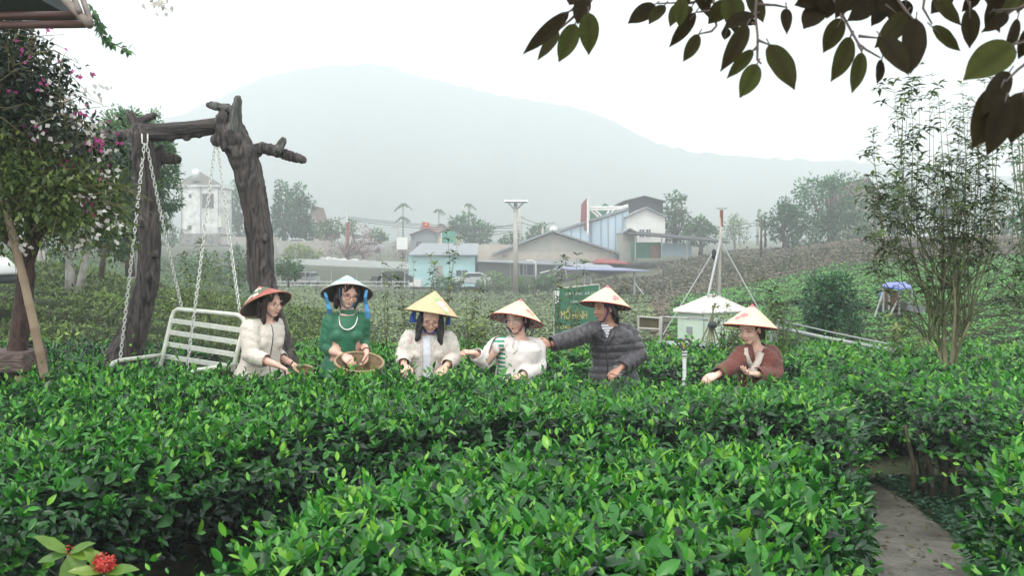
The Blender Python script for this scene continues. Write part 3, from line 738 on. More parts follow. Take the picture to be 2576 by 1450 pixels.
# palms
palm_m = leaf_mat('palm_frond', g4((.03, .07, .04), (.05, .12, .06), (.08, .18, .08), (.12, .24, .1)), rough=.5, trans=.2)
ptrunk = mat('palm_trunk', (.33, .36, .30), (.2, .22, .18), rough=.9, scale=2)
def palm(label, px, D, crowns_py, base_py):
    b = P(px, base_py, D); root = empty('areca_palm', b, label, 'palm tree', 'slim palms behind the rooftops')
    s = D / FPX; L_ = Leaves(); t = MB()
    for (dx, py, r) in crowns_py:
        top = P(px + dx, py + r * .5, D + dx * .02)
        t.tube([b + Vector((dx * .3 * s, 0, 0)), b.lerp(top, .5) + Vector((dx * .6 * s, 0, 0)), top], [.17, .14, .11], 7)
        R_ = r * s
        for i in range(11):
            a = i * 2.4; el = random.uniform(.1, 1.2)
            pts = []
            for k in range(7):
                q = k / 6
                pts.append(top + Vector((math.cos(a) * math.cos(el) * R_ * 1.25 * q, math.sin(a) * math.cos(el) * R_ * q, R_ * 1.15 * (math.sin(el) * q - .85 * q * q))))
            t.tube(pts, [.05, .045, .04, .03, .02, .015, .01], 4)
            for k in range(1, 7):
                for sgn in (-1, 1):
                    tdir = (pts[k] - pts[k - 1]).normalized(); sd_ = tdir.cross(Vector((0, 0, 1))).normalized() * sgn
                    for f in (0, .5):
                        p = pts[k - 1].lerp(pts[k], f)
                        L_.add([p], [sd_ * .8 + tdir * .6 + Vector((0, 0, -.25))], [(0, 0, 1)], [R_ * .42], [R_ * .10], [.3], [random.uniform(.2, .8)], 0)
    L_.build('crown', palm_m, root); t.build('trunk', ptrunk, root, True)
palm('twin-crowned palm, leftmost of the three palms above the roofs', 1014, 185, [(0, 507, 19), (-1, 540, 17)], 615)
palm('palm with a low second crown, middle of the three palms behind the brown tiled roof', 1104, 185, [(0, 522, 15), (6, 560, 11)], 615)
palm('palm beside the tall twin lamp, rightmost of the three palms', 1180, 180, [(0, 508, 15)], 600)
palm('distant palm seen through the top of the tall shrub', 2410, 150, [(0, 448, 20)], 600)
# ------------------------------------------------------------------ buildings and road furniture down the valley
def paint(name, c, c2=None, **k): return mat(name, c, c2 or tuple(x * .8 for x in c), rough=k.pop('rough', .8), scale=k.pop('scale', 1.2), detail=8, **k)
M_white = paint('white_wall', (.82, .81, .77), (.70, .69, .66))
M_stain = paint('stained_white_wall', (.80, .80, .78), (.34, .35, .33), scale=.9, wid=.18, mid=.42)
M_blue = paint('pale_blue_wall', (.42, .66, .67), (.36, .58, .60))
M_conc = paint('grey_cement_wall', (.42, .41, .37), (.30, .29, .26))
M_tan = paint('tan_cement_wall', (.50, .45, .38), (.38, .34, .29))
M_roofg = paint('grey_sheet_roof', (.30, .325, .34), (.22, .24, .26))
M_roofd = paint('dark_roof', (.05, .055, .06), (.03, .03, .035))
M_tile = paint('brown_tile_roof', (.22, .12, .11), (.15, .09, .08))
M_dark = paint('dark_opening', (.045, .05, .055), (.03, .035, .04))
M_glass = mat('window_glass', (.09, .11, .12), (.05, .06, .07), rough=.12, scale=2)
M_metal = mat('galvanised_pipe', (.42, .44, .43), (.30, .32, .31), rough=.45, scale=12, metallic=.4)
M_green = paint('green_sheet', (.05, .21, .14), (.035, .15, .10))
M_sheet = paint('pale_blue_sheet_cladding', (.55, .68, .76), (.42, .54, .62), stretch=(1, 1, .1), scale=.9)
M_red = paint('red_paint', (.30, .05, .05), (.22, .045, .045))
M_concpole = paint('concrete_pole', (.52, .50, .45), (.36, .35, .31), scale=5)
M_yel = paint('yellow_wall', (.66, .62, .28), (.54, .50, .22))
M_stone = paint('rough_stone', (.34, .33, .31), (.14, .14, .13), scale=2.5, wid=.12)
M_rust = paint('rusty_sheet', (.26, .13, .10), (.16, .09, .07))
M_bluetarp = mat('blue_tarp', (.16, .20, .62), (.10, .13, .42), rough=.45, scale=3)
M_palet = mat('pale_violet_sheet', (.22, .24, .38), (.17, .18, .30), rough=.5, scale=1)
M_wire = mat('black_wire', (.02, .02, .02), rough=.6)
def S(D): return D / FPX
def quadbox(mb, x0, y0, x1, y1, D, depth):
    """box whose front face covers photo rect at distance D, extending back by depth"""
    a = P(x0, y1, D); b = P(x1, y0, D)
    mb.box(((a.x + b.x) / 2, D + depth / 2, (a.z + b.z) / 2), (b.x - a.x, depth, b.z - a.z)); return mb
def part_box(name, m, root, x0, y0, x1, y1, D, depth): quadbox(MB(), x0, y0, x1, y1, D, depth).build(name, m, root)
def window(root, x0, y0, x1, y1, D, fr=M_white, bars=1, proud=.06):
    f = MB(); a = P(x0, y1, D); b = P(x1, y0, D); w = b.x - a.x; h = b.z - a.z; t = min(w, h) * .09
    cx, cz = (a.x + b.x) / 2, (a.z + b.z) / 2; y = D - proud / 2
    for sx in (-1, 1): f.box((cx + sx * (w - t) / 2, y, cz), (t, proud, h))
    for sz in (-1, 1): f.box((cx, y, cz + sz * (h - t) / 2), (w - 2 * t, proud, t))
    for i in range(bars): f.box((cx + (i + 1) / (bars + 1) * w - w / 2, y, cz), (t * .7, proud * .8, h - 2 * t))
    o = f.build('window', fr, root)
    o2 = MB(); o2.box((0, 0, 0), (w - 2 * t, .02, h - 2 * t))
    me = o2.build('pane', M_glass, None)
    me.parent = o; me.data.transform(Matrix.Translation(Vector((cx, D - .015, cz)) - Vector(root.location)))
    return o

# tower house
D = 150
tb = P(500, 615, D); tw = empty('tower_house', tb, 'tall narrow stained white house with hipped roof and steel water tank', 'house')
part_box('wall', M_stain, tw, 455, 470, 549, 588, D, 7)
part_box('stone_base', M_stone, tw, 451, 588, 553, 618, D - .2, 7.4)
part_box('cornice', M_stain, tw, 448, 462, 553, 470, D - .35, 7.7)
rf = MB(); a = [P(446, 462, D - .5), P(555, 462, D - .5), P(555, 462, D + 7.8), P(446, 462, D + 7.8)]
for q in (2, 3): a[q] = Vector((a[q].x, a[q].y, a[0].z)); 
ap = P(500, 430, D + 3.5); ap2 = ap + Vector((.4, 0, 0))
rf.add(a + [ap], [(0, 1, 4), (1, 2, 4), (2, 3, 4), (3, 0, 4), (3, 2, 1, 0)]); rf.build('roof', paint('cement_roof', (.20, .195, .16), (.10, .10, .085), scale=.8), tw)
tk = MB(); c = P(492, 455, D - .3); tk.lathe([(0, 0), (.55, 0), (.55, 1.5), (.4, 1.75), (0, 1.8)], Matrix.Translation(c), 16)
tk.build('water_tank', mat('steel_tank', (.85, .86, .86), rough=.25, metallic=.3), tw, True)
for (x0, y0, x1, y1) in [(474, 488, 483, 499), (474, 567, 483, 579), (511, 565, 519, 577)]: window(tw, x0, y0, x1, y1, D, M_white, 0)
window(tw, 509, 487, 538, 524, D, paint('grey_window_frame', (.22, .2, .19)), 3)
part_box('air_conditioner', M_white, tw, 460, 566, 470, 577, D - .6, .5)
pl = MB(); 
for x in (457, 505, 549): a_ = P(x, 470, D - .12); b_ = P(x, 590, D - .12); pl.tube([a_, b_], .07, 5)
pl.build('drain_pipe', paint('pipe_grey', (.35, .36, .35)), tw)
# side annex panel at right of the tower
ax = MB(); quadbox(ax, 549, 545, 556, 572, D - .2, 1.5); ax.build('side_sign', paint('cream_panel', (.75, .76, .66)), tw)
# boundary wall by the road
w = MB(); quadbox(w, 556, 596, 700, 616, 138, .3); quadbox(w, 700, 606, 830, 640, 128, .3)
tag(w.build('roadside_wall', M_conc), 'low grey boundary wall along the road, right of the tower house', 'wall')
w = MB()
for i in range(16):
    x = 800 + i * 13 + random.uniform(-3, 3); s = random.uniform(7, 13); c = P(x, 652 + i * .9, 119); w.ell(c, (s * S(119), s * S(119) * .7, s * S(119) * random.uniform(.4, .7)), nu=7, nv=5)
tag(w.build('white_stone_pile', paint('white_stone', (.75, .73, .70), (.45, .43, .41), scale=2)), 'bank of white stones under the pink peach tree', 'stone bank')

# house with pitched brown roof beside twin tree
def gable(name, label, D, x0, x1, ey, ry, by, depth, wm, rm, cat='house', over=3, ridge_x=None, group=None):
    """front-facing gable"""
    rx = ridge_x or (x0 + x1) / 2
    root = empty(name, P((x0 + x1) / 2, by, D), label, cat, group)
    body = [P(x0, by, D), P(x1, by, D), P(x1, ey, D), P(rx, ry, D), P(x0, ey, D)]
    MB().prism(body, (0, depth, 0)).build('wall', wm, root)
    r = MB()
    sl = (ey - ry) / max(rx - x0, 1); sr = (ey - ry) / max(x1 - rx, 1); t = 1.2 * S(D) * 2
    up = Vector((0, 0, .12 + t * .15))
    for (xa, ya, xb, yb) in ((x0 - over, ey + sl * over, rx, ry), (rx, ry, x1 + over, ey + sr * over)):
        a_ = P(xa, ya, D) + Vector((0, -.5, .03)); b_ = P(xb, yb, D) + Vector((0, -.5, .03))
        r.prism([a_, b_, b_ + up, a_ + up], (0, depth + 1, 0))
    r.build('roof', rm, root)
    return root
h = gable('brick_house', 'hazy brown house end just right of the twin tall trees', 152, 776, 800, 560, 520, 612, 8, M_tan, M_tile, over=2)
h = gable('tiled_house', 'grey house with brown tiled roof below the red flag', 150, 1033, 1112, 592, 577, 645, 9, M_roofg, M_tile)
b = MB(); a_ = P(1052, 592, 149.4); rr = [P(1052, 588, 152), P(1125, 588, 152), P(1120, 572, 155), P(1056, 572, 155)]
MB().prism([P(1052, 590, 153), P(1128, 590, 153), P(1122, 573, 156), P(1058, 573, 156)], (0, .3, .2)).build('upper_roof', M_tile, h)
window(h, 1046, 606, 1062, 628, 150, M_roofg, 1)
sb = empty('white_signboard', P(1010, 652, 120), 'blank white board on a post left of the light blue building', 'signboard')
part_box('board', M_white, sb, 998, 597, 1025, 628, 120, .15); MB().tube([P(1001, 655, 120.2), P(1001, 600, 120.2)], .07, 6).build('post', M_metal, sb); MB().tube([P(1022, 655, 120.2), P(1022, 600, 120.2)], .07, 6).build('post', M_metal, sb)

# light blue building
D = 112; by = 722
bb = empty('light_blue_building', P(1112, by, D), 'single-storey light blue building with grey sheet roof', 'building')
part_box('wall', M_blue, bb, 1028, 642, 1195, by, D, 9)
r = MB(); r.add([P(1026, 643, D - .6), P(1202, 643, D - .6), P(1204, 614, D + 5), P(1060, 614, D + 5), P(1026, 641, D - .6), P(1202, 641, D - .6), P(1204, 612, D + 5), P(1060, 612, D + 5)], [(0, 1, 2, 3), (4, 5, 6, 7), (0, 1, 5, 4), (1, 2, 6, 5), (2, 3, 7, 6), (3, 0, 4, 7)])
r.build('roof', M_roofg, bb)
part_box('rooftop_tank', paint('green_tank', (.10, .32, .24)), bb, 1112, 583, 1146, 613, D + 6, 2)
part_box('rooftop_panel', M_white, bb, 1109, 585, 1111, 612, D + 5.8, 2)
window(bb, 1146, 679, 1178, 697, D, M_blue, 1)
part_box('door', M_conc, bb, 1099, 668, 1113, 712, D - .08, .1)
part_box('lower_trim', M_white, bb, 1028, 703, 1060, by, D - .25, .2)
part_box('door_frame', M_metal, bb, 1093, 665, 1098, 714, D - .5, .2)
y_ = empty('yellow_house', P(1140, 615, 140), 'pale yellow house wall behind the blue building roof', 'house')
part_box('wall', M_yel, y_, 1103, 592, 1150, 640, 140, 6); part_box('roof', M_roofg, y_, 1100, 588, 1153, 592, 139.5, 7)

# long open carport roof
D = 100
cp = empty('carport', P(860, 722, D), 'long low open carport with flat grey sheet roof', 'carport')
r = MB(); a_ = [P(690, 666, D - 3), P(1030, 680, D - 3), P(1030, 662, D + 4), P(700, 653, D + 4)]
r.add(a_ + [v + Vector((0, 0, .12)) for v in a_], [(0, 1, 2, 3), (7, 6, 5, 4), (0, 4, 5, 1), (1, 5, 6, 2), (2, 6, 7, 3), (3, 7, 4, 0)]); r.build('roof', paint('carport_sheet', (.27, .29, .265), (.22, .235, .22)), cp)
for i, x in enumerate((705, 768, 834, 898, 960, 1018)):
    MB().tube([P(x, 724 , D - 2.8), P(x, 667 + i * 2, D - 2.8)], .06, 6).build('post', M_metal, cp)
fl = empty('pipe_fence', P(860, 722, 92), 'low horizontal pipe railing in front of the parked cars', 'fence')
MB().tube([P(695, 718, 92), P(1030, 720, 92)], .05, 5).build('rail', M_metal, fl); MB().tube([P(695, 709, 92), P(1030, 710, 92)], .05, 5).build('rail', M_metal, fl)
for x in range(700, 1030, 41): MB().tube([P(x, 726, 92), P(x, 706, 92)], .05, 5).build('post', M_metal, fl)

# cars
M_car = {'white': mat('white_car_paint', (.78, .78, .78), (.72, .72, .72), rough=.25, scale=3), 'dark': mat('dark_car_paint', (.05, .055, .06), rough=.25, scale=3), 'silver': mat('silver_car_paint', (.5, .52, .54), rough=.3, scale=3)}
M_tyre = mat('tyre', (.02, .02, .02), rough=.8); M_lamp = mat('headlamp_glass', (.8, .8, .78), rough=.1)
def car(label, px, py, D, rz, c):
    loc = P(px, py, D); root = empty('parked_car', (0, 0, 0), label, 'car', 'cars parked by the carport')
    m = M_car[c]
    prof = [(-2.1, .35), (-2.15, .75), (-2.0, .95), (-1.15, 1.02), (-.55, 1.48), (.9, 1.52), (1.6, 1.1), (2.05, 1.0), (2.1, .6), (2.05, .35)]
    b = MB(); b.prism([Vector((x, -.85, z)) for x, z in prof], (0, 1.7, 0)); o = b.build('body', m, root)
    bm_ = o.modifiers.new('bevel', 'BEVEL'); bm_.width = .12; bm_.segments = 2
    g = MB(); g.prism([Vector((x, -.865, z)) for x, z in [(-1.0, 1.04), (-.52, 1.42), (.85, 1.45), (1.4, 1.08)]], (0, 1.73, 0)); g.build('side_window', M_glass, root)
    g = MB(); g.add([(-1.16, -.7, 1.05), (-1.16, .7, 1.05), (-.6, .62, 1.46), (-.6, -.62, 1.46)], [(0, 1, 2, 3)]); g.v = [(x - .03, y, z + .01) for x, y, z in g.v]; g.build('windscreen', M_glass, root)
    for y in (-.62, .62):
        g = MB(); g.ell((-2.1, y, .78), (.08, .2, .09)); g.build('headlight', M_lamp, root, True)
    for x in (-1.35, 1.3):
        for y in (-.82, .82):
            g = MB(); g.lathe([(0, -.1), (.31, -.1), (.33, 0), (.31, .1), (0, .1)], Matrix.Translation((x, y, .33)) @ Matrix.Rotation(R(90), 4, 'X'), 14); g.build('wheel', M_tyre, root)
    root.location = loc; root.rotation_euler = (0, 0, rz); return root
car('white car facing the field under the carport, left of the woman in green', 770, 721, 104, R(82), 'white')
car('dark station car nose-left beside the light blue building', 985, 720, 99, R(12), 'dark')
car('pale car half hidden at the foot of the light blue building', 1185, 722, 104, R(10), 'silver')
car('white car on the road above the yellow-green bush', 740, 629, 133, R(20), 'white')
car('silver car on the road behind the peach blossom', 925, 637, 133, R(15), 'silver')

# low concrete building with wide gable
D = 112
lb = empty('gabled_shed', P(1370, 716, D), 'wide low cement shed with a shallow triangular gable', 'building')
MB().prism([P(1200, 655, D), P(1555, 655, D), P(1540, 634, D), P(1390, 586, D), P(1245, 634, D), P(1200, 618, D)] if False else [P(1258, 634, D), P(1538, 634, D), P(1390, 587, D)], (0, 12, 0)).build('gable_wall', M_conc, lb)
part_box('upper_wall', M_tan, lb, 1202, 634, 1545, 657, D - .1, 12)
part_box('lower_wall', paint('dark_cement', (.20, .21, .21), (.15, .16, .16)), lb, 1202, 657, 1480, 716, D + .6, 10)  # lower wall in a darker grey cement
part_box('back_wall', M_tan, lb, 1202, 616, 1290, 634, D + 8, 3)
r = MB()
for (xa, ya, xb, yb) in ((1238, 642, 1390, 583), (1390, 583, 1560, 640)):
    a_ = P(xa, ya, D - .7); b_ = P(xb, yb, D - .7); r.prism([a_, b_, b_ + Vector((0, 0, .22)), a_ + Vector((0, 0, .22))], (0, 13, 0))
r.build('roof', M_roofg, lb)
aw = MB(); a_ = [P(1200, 657, D - .5), P(1470, 657, D - .5), P(1500, 672, D - 3), P(1200, 659, D - 1.5)]
aw.add(a_ + [v + Vector((0, 0, .1)) for v in a_], [(0, 1, 2, 3), (7, 6, 5, 4), (0, 4, 5, 1), (1, 5, 6, 2), (2, 6, 7, 3), (3, 7, 4, 0)]); aw.build('awning', M_roofg, lb)
window(lb, 1305, 664, 1345, 695, D + .55, M_metal, 1)
for x in (1284, 1317): MB().tube([P(x, 716, D - .2), P(x, 657, D - .2)], .1, 6).build('post', M_metal, lb)
for x, y in ((1310, 580), (1340, 602)):
    c = P(x * 1.0 + (1398 - 1310 if x == 1310 else 1071 - 1340 + 0) * 0 + (1042 if False else 0), y, D - .3)
for (x, y) in ((1042, 0),): pass
v1 = MB(); v1.ell(P(1392, 578, D + 1), (.45, .45, .4)); v1.build('roof_vent', M_white, lb, True)
part_box('vent', M_stone, lb, 1264, 641, 1276, 648, D - .2, .1); part_box('vent', M_stone, lb, 1412, 642, 1426, 649, D - .2, .1)
gl = MB(); gl.ell(P(1071 + 0, 0, D), (.01, .01, .01)) if False else None

# small roofs in front of the gabled shed
lt = empty('field_canopy', P(1480, 752, 62), 'flat pale violet sheet canopy on pipe posts above the green signboard', 'canopy')
r = MB(); a_ = [P(1392, 673, 66), P(1430, 680, 60), P(1636, 684, 60), P(1560, 676, 66)]
r.add(a_ + [v + Vector((0, 0, .06)) for v in a_], [(0, 1, 2, 3), (7, 6, 5, 4), (0, 4, 5, 1), (1, 5, 6, 2), (2, 6, 7, 3), (3, 7, 4, 0)]); r.build('roof', M_palet, lt)
for x, y0, y1 in ((1487, 683, 755), (1596, 684, 755), (1470, 678, 740)): MB().tube([P(x, y1, 60.5), P(x, y0, 60.5)], .07, 6).build('post', M_metal, lt)
MB().tube([P(1597, 712, 60.5), P(1622, 745, 60)], .03, 5).build('brace', M_metal, lt)
rs = empty('red_roofed_lean_to', P(1530, 690, 100), 'small lean-to with red and white sheet roof in front of the shed', 'shed')
r = MB(); a_ = [P(1490, 662, 98), P(1585, 666, 98), P(1545, 654, 104), P(1500, 654, 104)]; r.add(a_ + [v + Vector((0, 0, .1)) for v in a_], [(0, 1, 2, 3), (7, 6, 5, 4), (0, 4, 5, 1), (1, 5, 6, 2), (2, 6, 7, 3), (3, 7, 4, 0)]); r.build('roof', M_red, rs)
part_box('wall', M_dark, rs, 1500, 664, 1575, 690, 100, 3)
r = MB(); a_ = [P(1440, 673, 96), P(1545, 676, 96), P(1525, 666, 99), P(1455, 664, 99)]; r.add(a_ + [v + Vector((0, 0, .1)) for v in a_], [(0, 1, 2, 3), (7, 6, 5, 4), (0, 4, 5, 1), (1, 5, 6, 2), (2, 6, 7, 3), (3, 7, 4, 0)]); r.build('lower_roof', paint('pale_sheet', (.34, .36, .40)), rs)
fr = empty('pipe_ramp', P(1400, 700, 90), 'pipe frame ramp leaning in front of the shed', 'frame')
for q in (((1358, 688), (1420, 672)), ((1395, 690), (1420, 668)), ((1420, 668), (1426, 700))): MB().tube([P(*q[0], 90), P(*q[1], 90)], .07, 5).build('pipe', M_metal, fr)

# warehouse: long sloping light blue clad wall with white truss, white gabled house, dark roof
D = 118
wh = empty('clad_warehouse', P(1500, 655, D), 'tall warehouse with light blue vertical cladding and sloping roof edge', 'warehouse')
MB().prism([P(1405, 640, D + 9), P(1425, 575, D + 9)] + [] if False else [P(1398, 640, D), P(1577, 662, D), P(1582, 530, D), P(1398, 588, D)], (0, 12, 0)).build('wall', M_sheet, wh)
r = MB(); a_, b_ = P(1365, 597, D - .3), P(1582, 527, D - .3); r.prism([a_, b_, b_ + Vector((0, 0, .3)), a_ + Vector((0, 0, .3))], (0, 13, 0)); r.build('roof', M_roofg, wh)
for i, x in enumerate((1415, 1437, 1460, 1485, 1489, 1512, 1530, 1548, 1566)):
    yt = 588 - (x - 1398) * .318 + 1.5
    MB().tube([P(x, 655, D - .05), P(x, yt, D - .05)], .07, 4).build('cladding_rib', paint('rib', (.38, .45, .52)) if i == 0 else bpy.data.materials['rib'], wh)
tr = MB()
for q in (((1484, 522), (1580, 521)), ((1484, 528), (1580, 526)), ((1486, 529), (1516, 556)), ((1497, 529), (1522, 552)), ((1522, 552), (1532, 528)), ((1528, 550), (1544, 528)), ((1544, 528), (1580, 516))):
    tr.tube([P(*q[0], D + 1), P(*q[1], D + 1)], .13, 5)
tr.build('truss', M_white, wh)
part_box('panel', M_green, wh, 1484, 528, 1570, 556, D + 5, .3)
MB().prism([P(1500, 528, D + 9), P(1548, 528, D + 9), P(1522, 511, D + 9)], (0, 1, 0)).build('rear_gable', M_green, wh)
rsn = empty('red_billboard', P(1468, 590, D), 'faded red billboard seen edge-on above the warehouse roof', 'billboard')
MB().prism([P(1459, 588, D + 4), P(1462, 515, D + 4), P(1475, 499, D - 2), P(1477, 577, D - 2)], (.2, 0, 0)).build('board', M_red, rsn)
MB().tube([P(1479, 590, D - 2), P(1479, 499, D - 2)], .12, 5).build('post', M_white, rsn)
wg = gable('white_gabled_house', 'white two-storey house with a gable and small double window', 116, 1577, 1673, 547, 524, 612, 10, M_white, M_roofg)
window(wg, 1607, 576, 1622, 598, 116, M_white, 1); window(wg, 1624, 576, 1638, 598, 116, M_white, 1)
dk = gable('dark_roofed_hall', 'dark open gable hall behind and above the white house', 126, 1572, 1668, 508, 496, 560, 12, M_dark, M_roofd, cat='building', over=6)
sg = gable('cement_outhouse', 'small grey gabled outhouse left of the green shed', 108, 1566, 1602, 588, 577, 658, 6, M_conc, M_roofg, cat='building', over=1)
gs_ = empty('green_shed', P(1680, 660, 106), 'green sheet shed with a long dark lean-to roof', 'shed')
part_box('wall', M_green, gs_, 1593, 610, 1664, 650, 106, 6)
part_box('side_panel', M_sheet, gs_, 1664, 612, 1740, 645, 106.5, 5)
part_box('door', M_rust, gs_, 1636, 618, 1658, 650, 105.9, .2)
r = MB(); a_, b_ = P(1586, 591, 104), P(1834, 613, 104); r.prism([a_, b_, b_ + Vector((0, 0, .15)), a_ + Vector((0, 0, .15))], (0, 9, .6)); r.build('roof', M_roofd, gs_)
for x in (1598, 1665, 1728, 1780): MB().tube([P(x, 655, 104.3), P(x, 592 + (x - 1586) * .09, 104.3)], .07, 5).build('post', M_metal, gs_)
far_r = gable('hill_house', 'pale gabled roof of a house rising behind the big domed tree', 112, 2150, 2215, 498, 450, 610, 10, M_tan, M_tile)

# poles, lamps, wires, flag
def pole(name, label, px, y0, y1, D, r=.14, m=None, cat='pole', group=None):
    root = empty(name, P(px, y1, D), label, cat, group)
    MB().tube([P(px, y1 + 3, D), P(px, y0, D)], [r * 1.15, r * .8], 10).build('post', m or M_concpole, root, True); return root
G2 = 'utility poles along the valley road'
poles = [(873, 527, 655, 'tall pole wrapped with a red banner behind the peach tree'), (1004 - 2, 570, 640, 'thin dark pole with a short arm by the white signboard'), (1310, 520, 640, 'grey utility pole right behind the floodlight post'), (1393 - 28, 570, 610, 'short utility pole above the gabled shed'), (1906, 535, 615, 'utility pole at the left end of the tree belt')]
pr = [pole('utility_pole', l, x, a_, b_, 128, .16 if x != 1002 else .08, group=G2) for x, a_, b_, l in poles]
bn_ = MB(); quadbox(bn_, 871, 560, 878, 655, 127.6, .1); bn_.build('banner', M_red, pr[0])
MB().tube([P(985, 573, 128), P(1003, 573, 128)], .07, 5).build('arm', M_concpole, pr[1])
for x, y in ((1295, 531), (1302, 536)): pass
l2 = pole('street_lamp', 'tall slim lamp with two white heads beside the right palm', 1164, 522, 600, 150, .1, M_white, 'street lamp')
for dx in (-4, 4): MB().tube([P(1164, 524, 150), P(1164 + dx, 520, 150)], .1, 5).build('lamp_head', M_white, l2)
fp = pole('flag_pole', 'red flag with a yellow star on a pole over the brown tiled roof', 1061, 556, 580, 140, .05, M_metal, 'flag')
fm = MB(); n = 6
for i in range(n):
    for j in (0, 1): fm.v.append(tuple(P(1063 + i * 3.4, (557 if j == 0 else 571) + i * .9 + math.sin(i) * 1.0, 140 + math.sin(i * 1.5) * .12)))
fm.f = [(2 * i, 2 * i + 1, 2 * i + 3, 2 * i + 2) for i in range(n - 1)]; fm.m = [0] * (n - 1)
fl_ = fm.build('flag', mat('flag_red', (.72, .03, .04), rough=.7), fp)
stv = [P(1072, 565, 139.6) + Vector((math.sin(k * math.pi / 5) * (.24 if k % 2 == 0 else .1), 0, math.cos(k * math.pi / 5) * (.24 if k % 2 == 0 else .1))) for k in range(10)]
so = MB().prism(stv, (0, .03, 0)).build('star', mat('flag_yellow', (.9, .7, .1), rough=.7), None); so.parent = fl_; so.data.transform(Matrix.Translation(-Vector(fp.location)))
G3 = 'power lines over the valley'
wires = [((420, 520), (600, 498), 150), ((420, 516), (600, 504), 150), ((760, 556), (873, 545), 128), ((873, 545), (1310, 568), 128), ((873, 549), (1310, 573), 128), ((873, 553), (1310, 582), 128), ((1310, 560), (1460, 572), 126), ((1310, 545), (1395, 560), 127), ((1130, 574), (1310, 559), 128), ((1130, 590), (1310, 577), 128), ((1620, 568), (1906, 560), 130), ((1700, 575), (1906, 566), 130)]
wn_ = ['pair of wires crossing the tower house, lower one', 'pair of wires crossing the tower house, upper one', 'wire running left from the red bannered pole', 'uppermost wire between the bannered pole and the lamp post', 'second wire between the bannered pole and the lamp post', 'third wire between the bannered pole and the lamp post', 'wire from the utility pole to the red billboard', 'short wire over the gabled shed ridge', 'upper wire left of the floodlight post', 'lower wire left of the floodlight post', 'upper wire running right behind the mast', 'lower wire running right behind the mast']
for (a_, b_, Dw), l in zip(wires, wn_):
    A, B = P(*a_, Dw), P(*b_, Dw + 4); pts = [A.lerp(B, k / 8) - Vector((0, 0, .5 * 4 * (k / 8) * (1 - k / 8))) for k in range(9)]
    o = MB().tube(pts, .035, 4).build('power_line', M_wire); tag(o, l, 'wire', G3)

# floodlight post with solar panel head (nearer)
D = 55
fp2 = pole('floodlight_post', 'tall pale post with a flat solar panel head, centre of the picture', 1297, 512, 736, D, .13, M_concpole, 'lamp post')
hd = MB(); c = P(1298, 508, D); hd.box(c, (1.24, .7, .07), Matrix.Rotation(R(8), 3, 'X')); hd.build('solar_panel', M_roofg, fp2)
hd = MB(); hd.box(c + Vector((0, -.02, .06)), (1.3, .76, .03), Matrix.Rotation(R(8), 3, 'X')); hd.build('panel_frame', M_white, fp2)
for sx in (-1, 1): MB().tube([P(1297, 530, D), c + Vector((sx * .42, 0, -.04))], .035, 5).build('brace', M_metal, fp2)
for i, (x, y0, y1, l) in enumerate([(1388, 0, 0, ''), (1245 + 0, 0, 0, '')]): pass
lp = pole('yard_lamp', 'short curved lamp in front of the shed, right of the floodlight post', 1349 - 1, 660, 736, 84, .07, M_metal, 'lamp post')
MB().tube([P(1348, 662, 84), P(1338, 655, 84), P(1324, 656, 84)], .06, 5).build('arm', M_white, lp)
pole('white_stake', 'leaning white stake among the yellow-green bushes', 1220, 700, 725, 84, .09, M_white, 'stake')
pole('field_stake', 'thin grey stake standing on the brown slope', 2044, 640, 668, 70, .05, M_concpole, 'stake')
pole('slope_pole', 'dark thin pole in front of the spindly tree on the slope', 1945 - 30, 548, 640, 80, .09, bark_m, 'pole')
# ------------------------------------------------------------------ remesh helper for organic shapes
def remesh(mb, voxel, smooth=2, disp=None):
    me = bpy.data.meshes.new('tmp'); me.from_pydata([tuple(v) for v in mb.v], [], mb.f); me.update()
    o = bpy.data.objects.new('tmp', me); col.objects.link(o)
    r = o.modifiers.new('r', 'REMESH'); r.mode = 'VOXEL'; r.voxel_size = voxel; r.adaptivity = 0
    if smooth:
        s = o.modifiers.new('s', 'SMOOTH'); s.iterations = smooth; s.factor = .5
    dg = bpy.context.evaluated_depsgraph_get()
    out = bpy.data.meshes.new_from_object(o.evaluated_get(dg))
    bpy.data.objects.remove(o); bpy.data.meshes.remove(me)
    if disp is not None:
        n = len(out.vertices); co = np.empty(n * 3, np.float32); out.vertices.foreach_get('co', co); co = co.reshape(-1, 3)
        no = np.empty(n * 3, np.float32); out.vertices.foreach_get('normal', no); no = no.reshape(-1, 3)
        co = co + no * disp(co, no)[:, None]; out.vertices.foreach_set('co', co.astype(np.float32).ravel())
    out.update()
    return out
def cap_chain(mb, pts, rad, n=14):
    """tapered round-ended limb"""
    pts = [Vector(p) for p in pts]
    if not hasattr(rad, '__len__'): rad = [rad] * len(pts)
    a = (pts[0] - pts[1]).normalized(); b = (pts[-1] - pts[-2]).normalized()
    P_ = [pts[0] + a * rad[0] * .98, pts[0] + a * rad[0] * .75, pts[0]] + pts[1:-1] + [pts[-1], pts[-1] + b * rad[-1] * .75, pts[-1] + b * rad[-1] * .98]
    R_ = [rad[0] * .18, rad[0] * .66, rad[0]] + list(rad[1:-1]) + [rad[-1], rad[-1] * .66, rad[-1] * .18]
    return mb.tube(P_, R_, n)
def bark_disp(sx, sz, amp):
    def f(co, no):
        x, y, z = co[:, 0] * sx, co[:, 1] * sx, co[:, 2] * sz
        v = np.sin(x * 1.7 + 2.2 * np.sin(z + y * .4)) * np.sin(y * 1.9 + 1.8 * np.sin(z * 1.3 + x * .5)) + .5 * np.sin(z * 3.1 + x * 2) * np.sin(y * 4 + x * 3)
        return v * amp
    return f
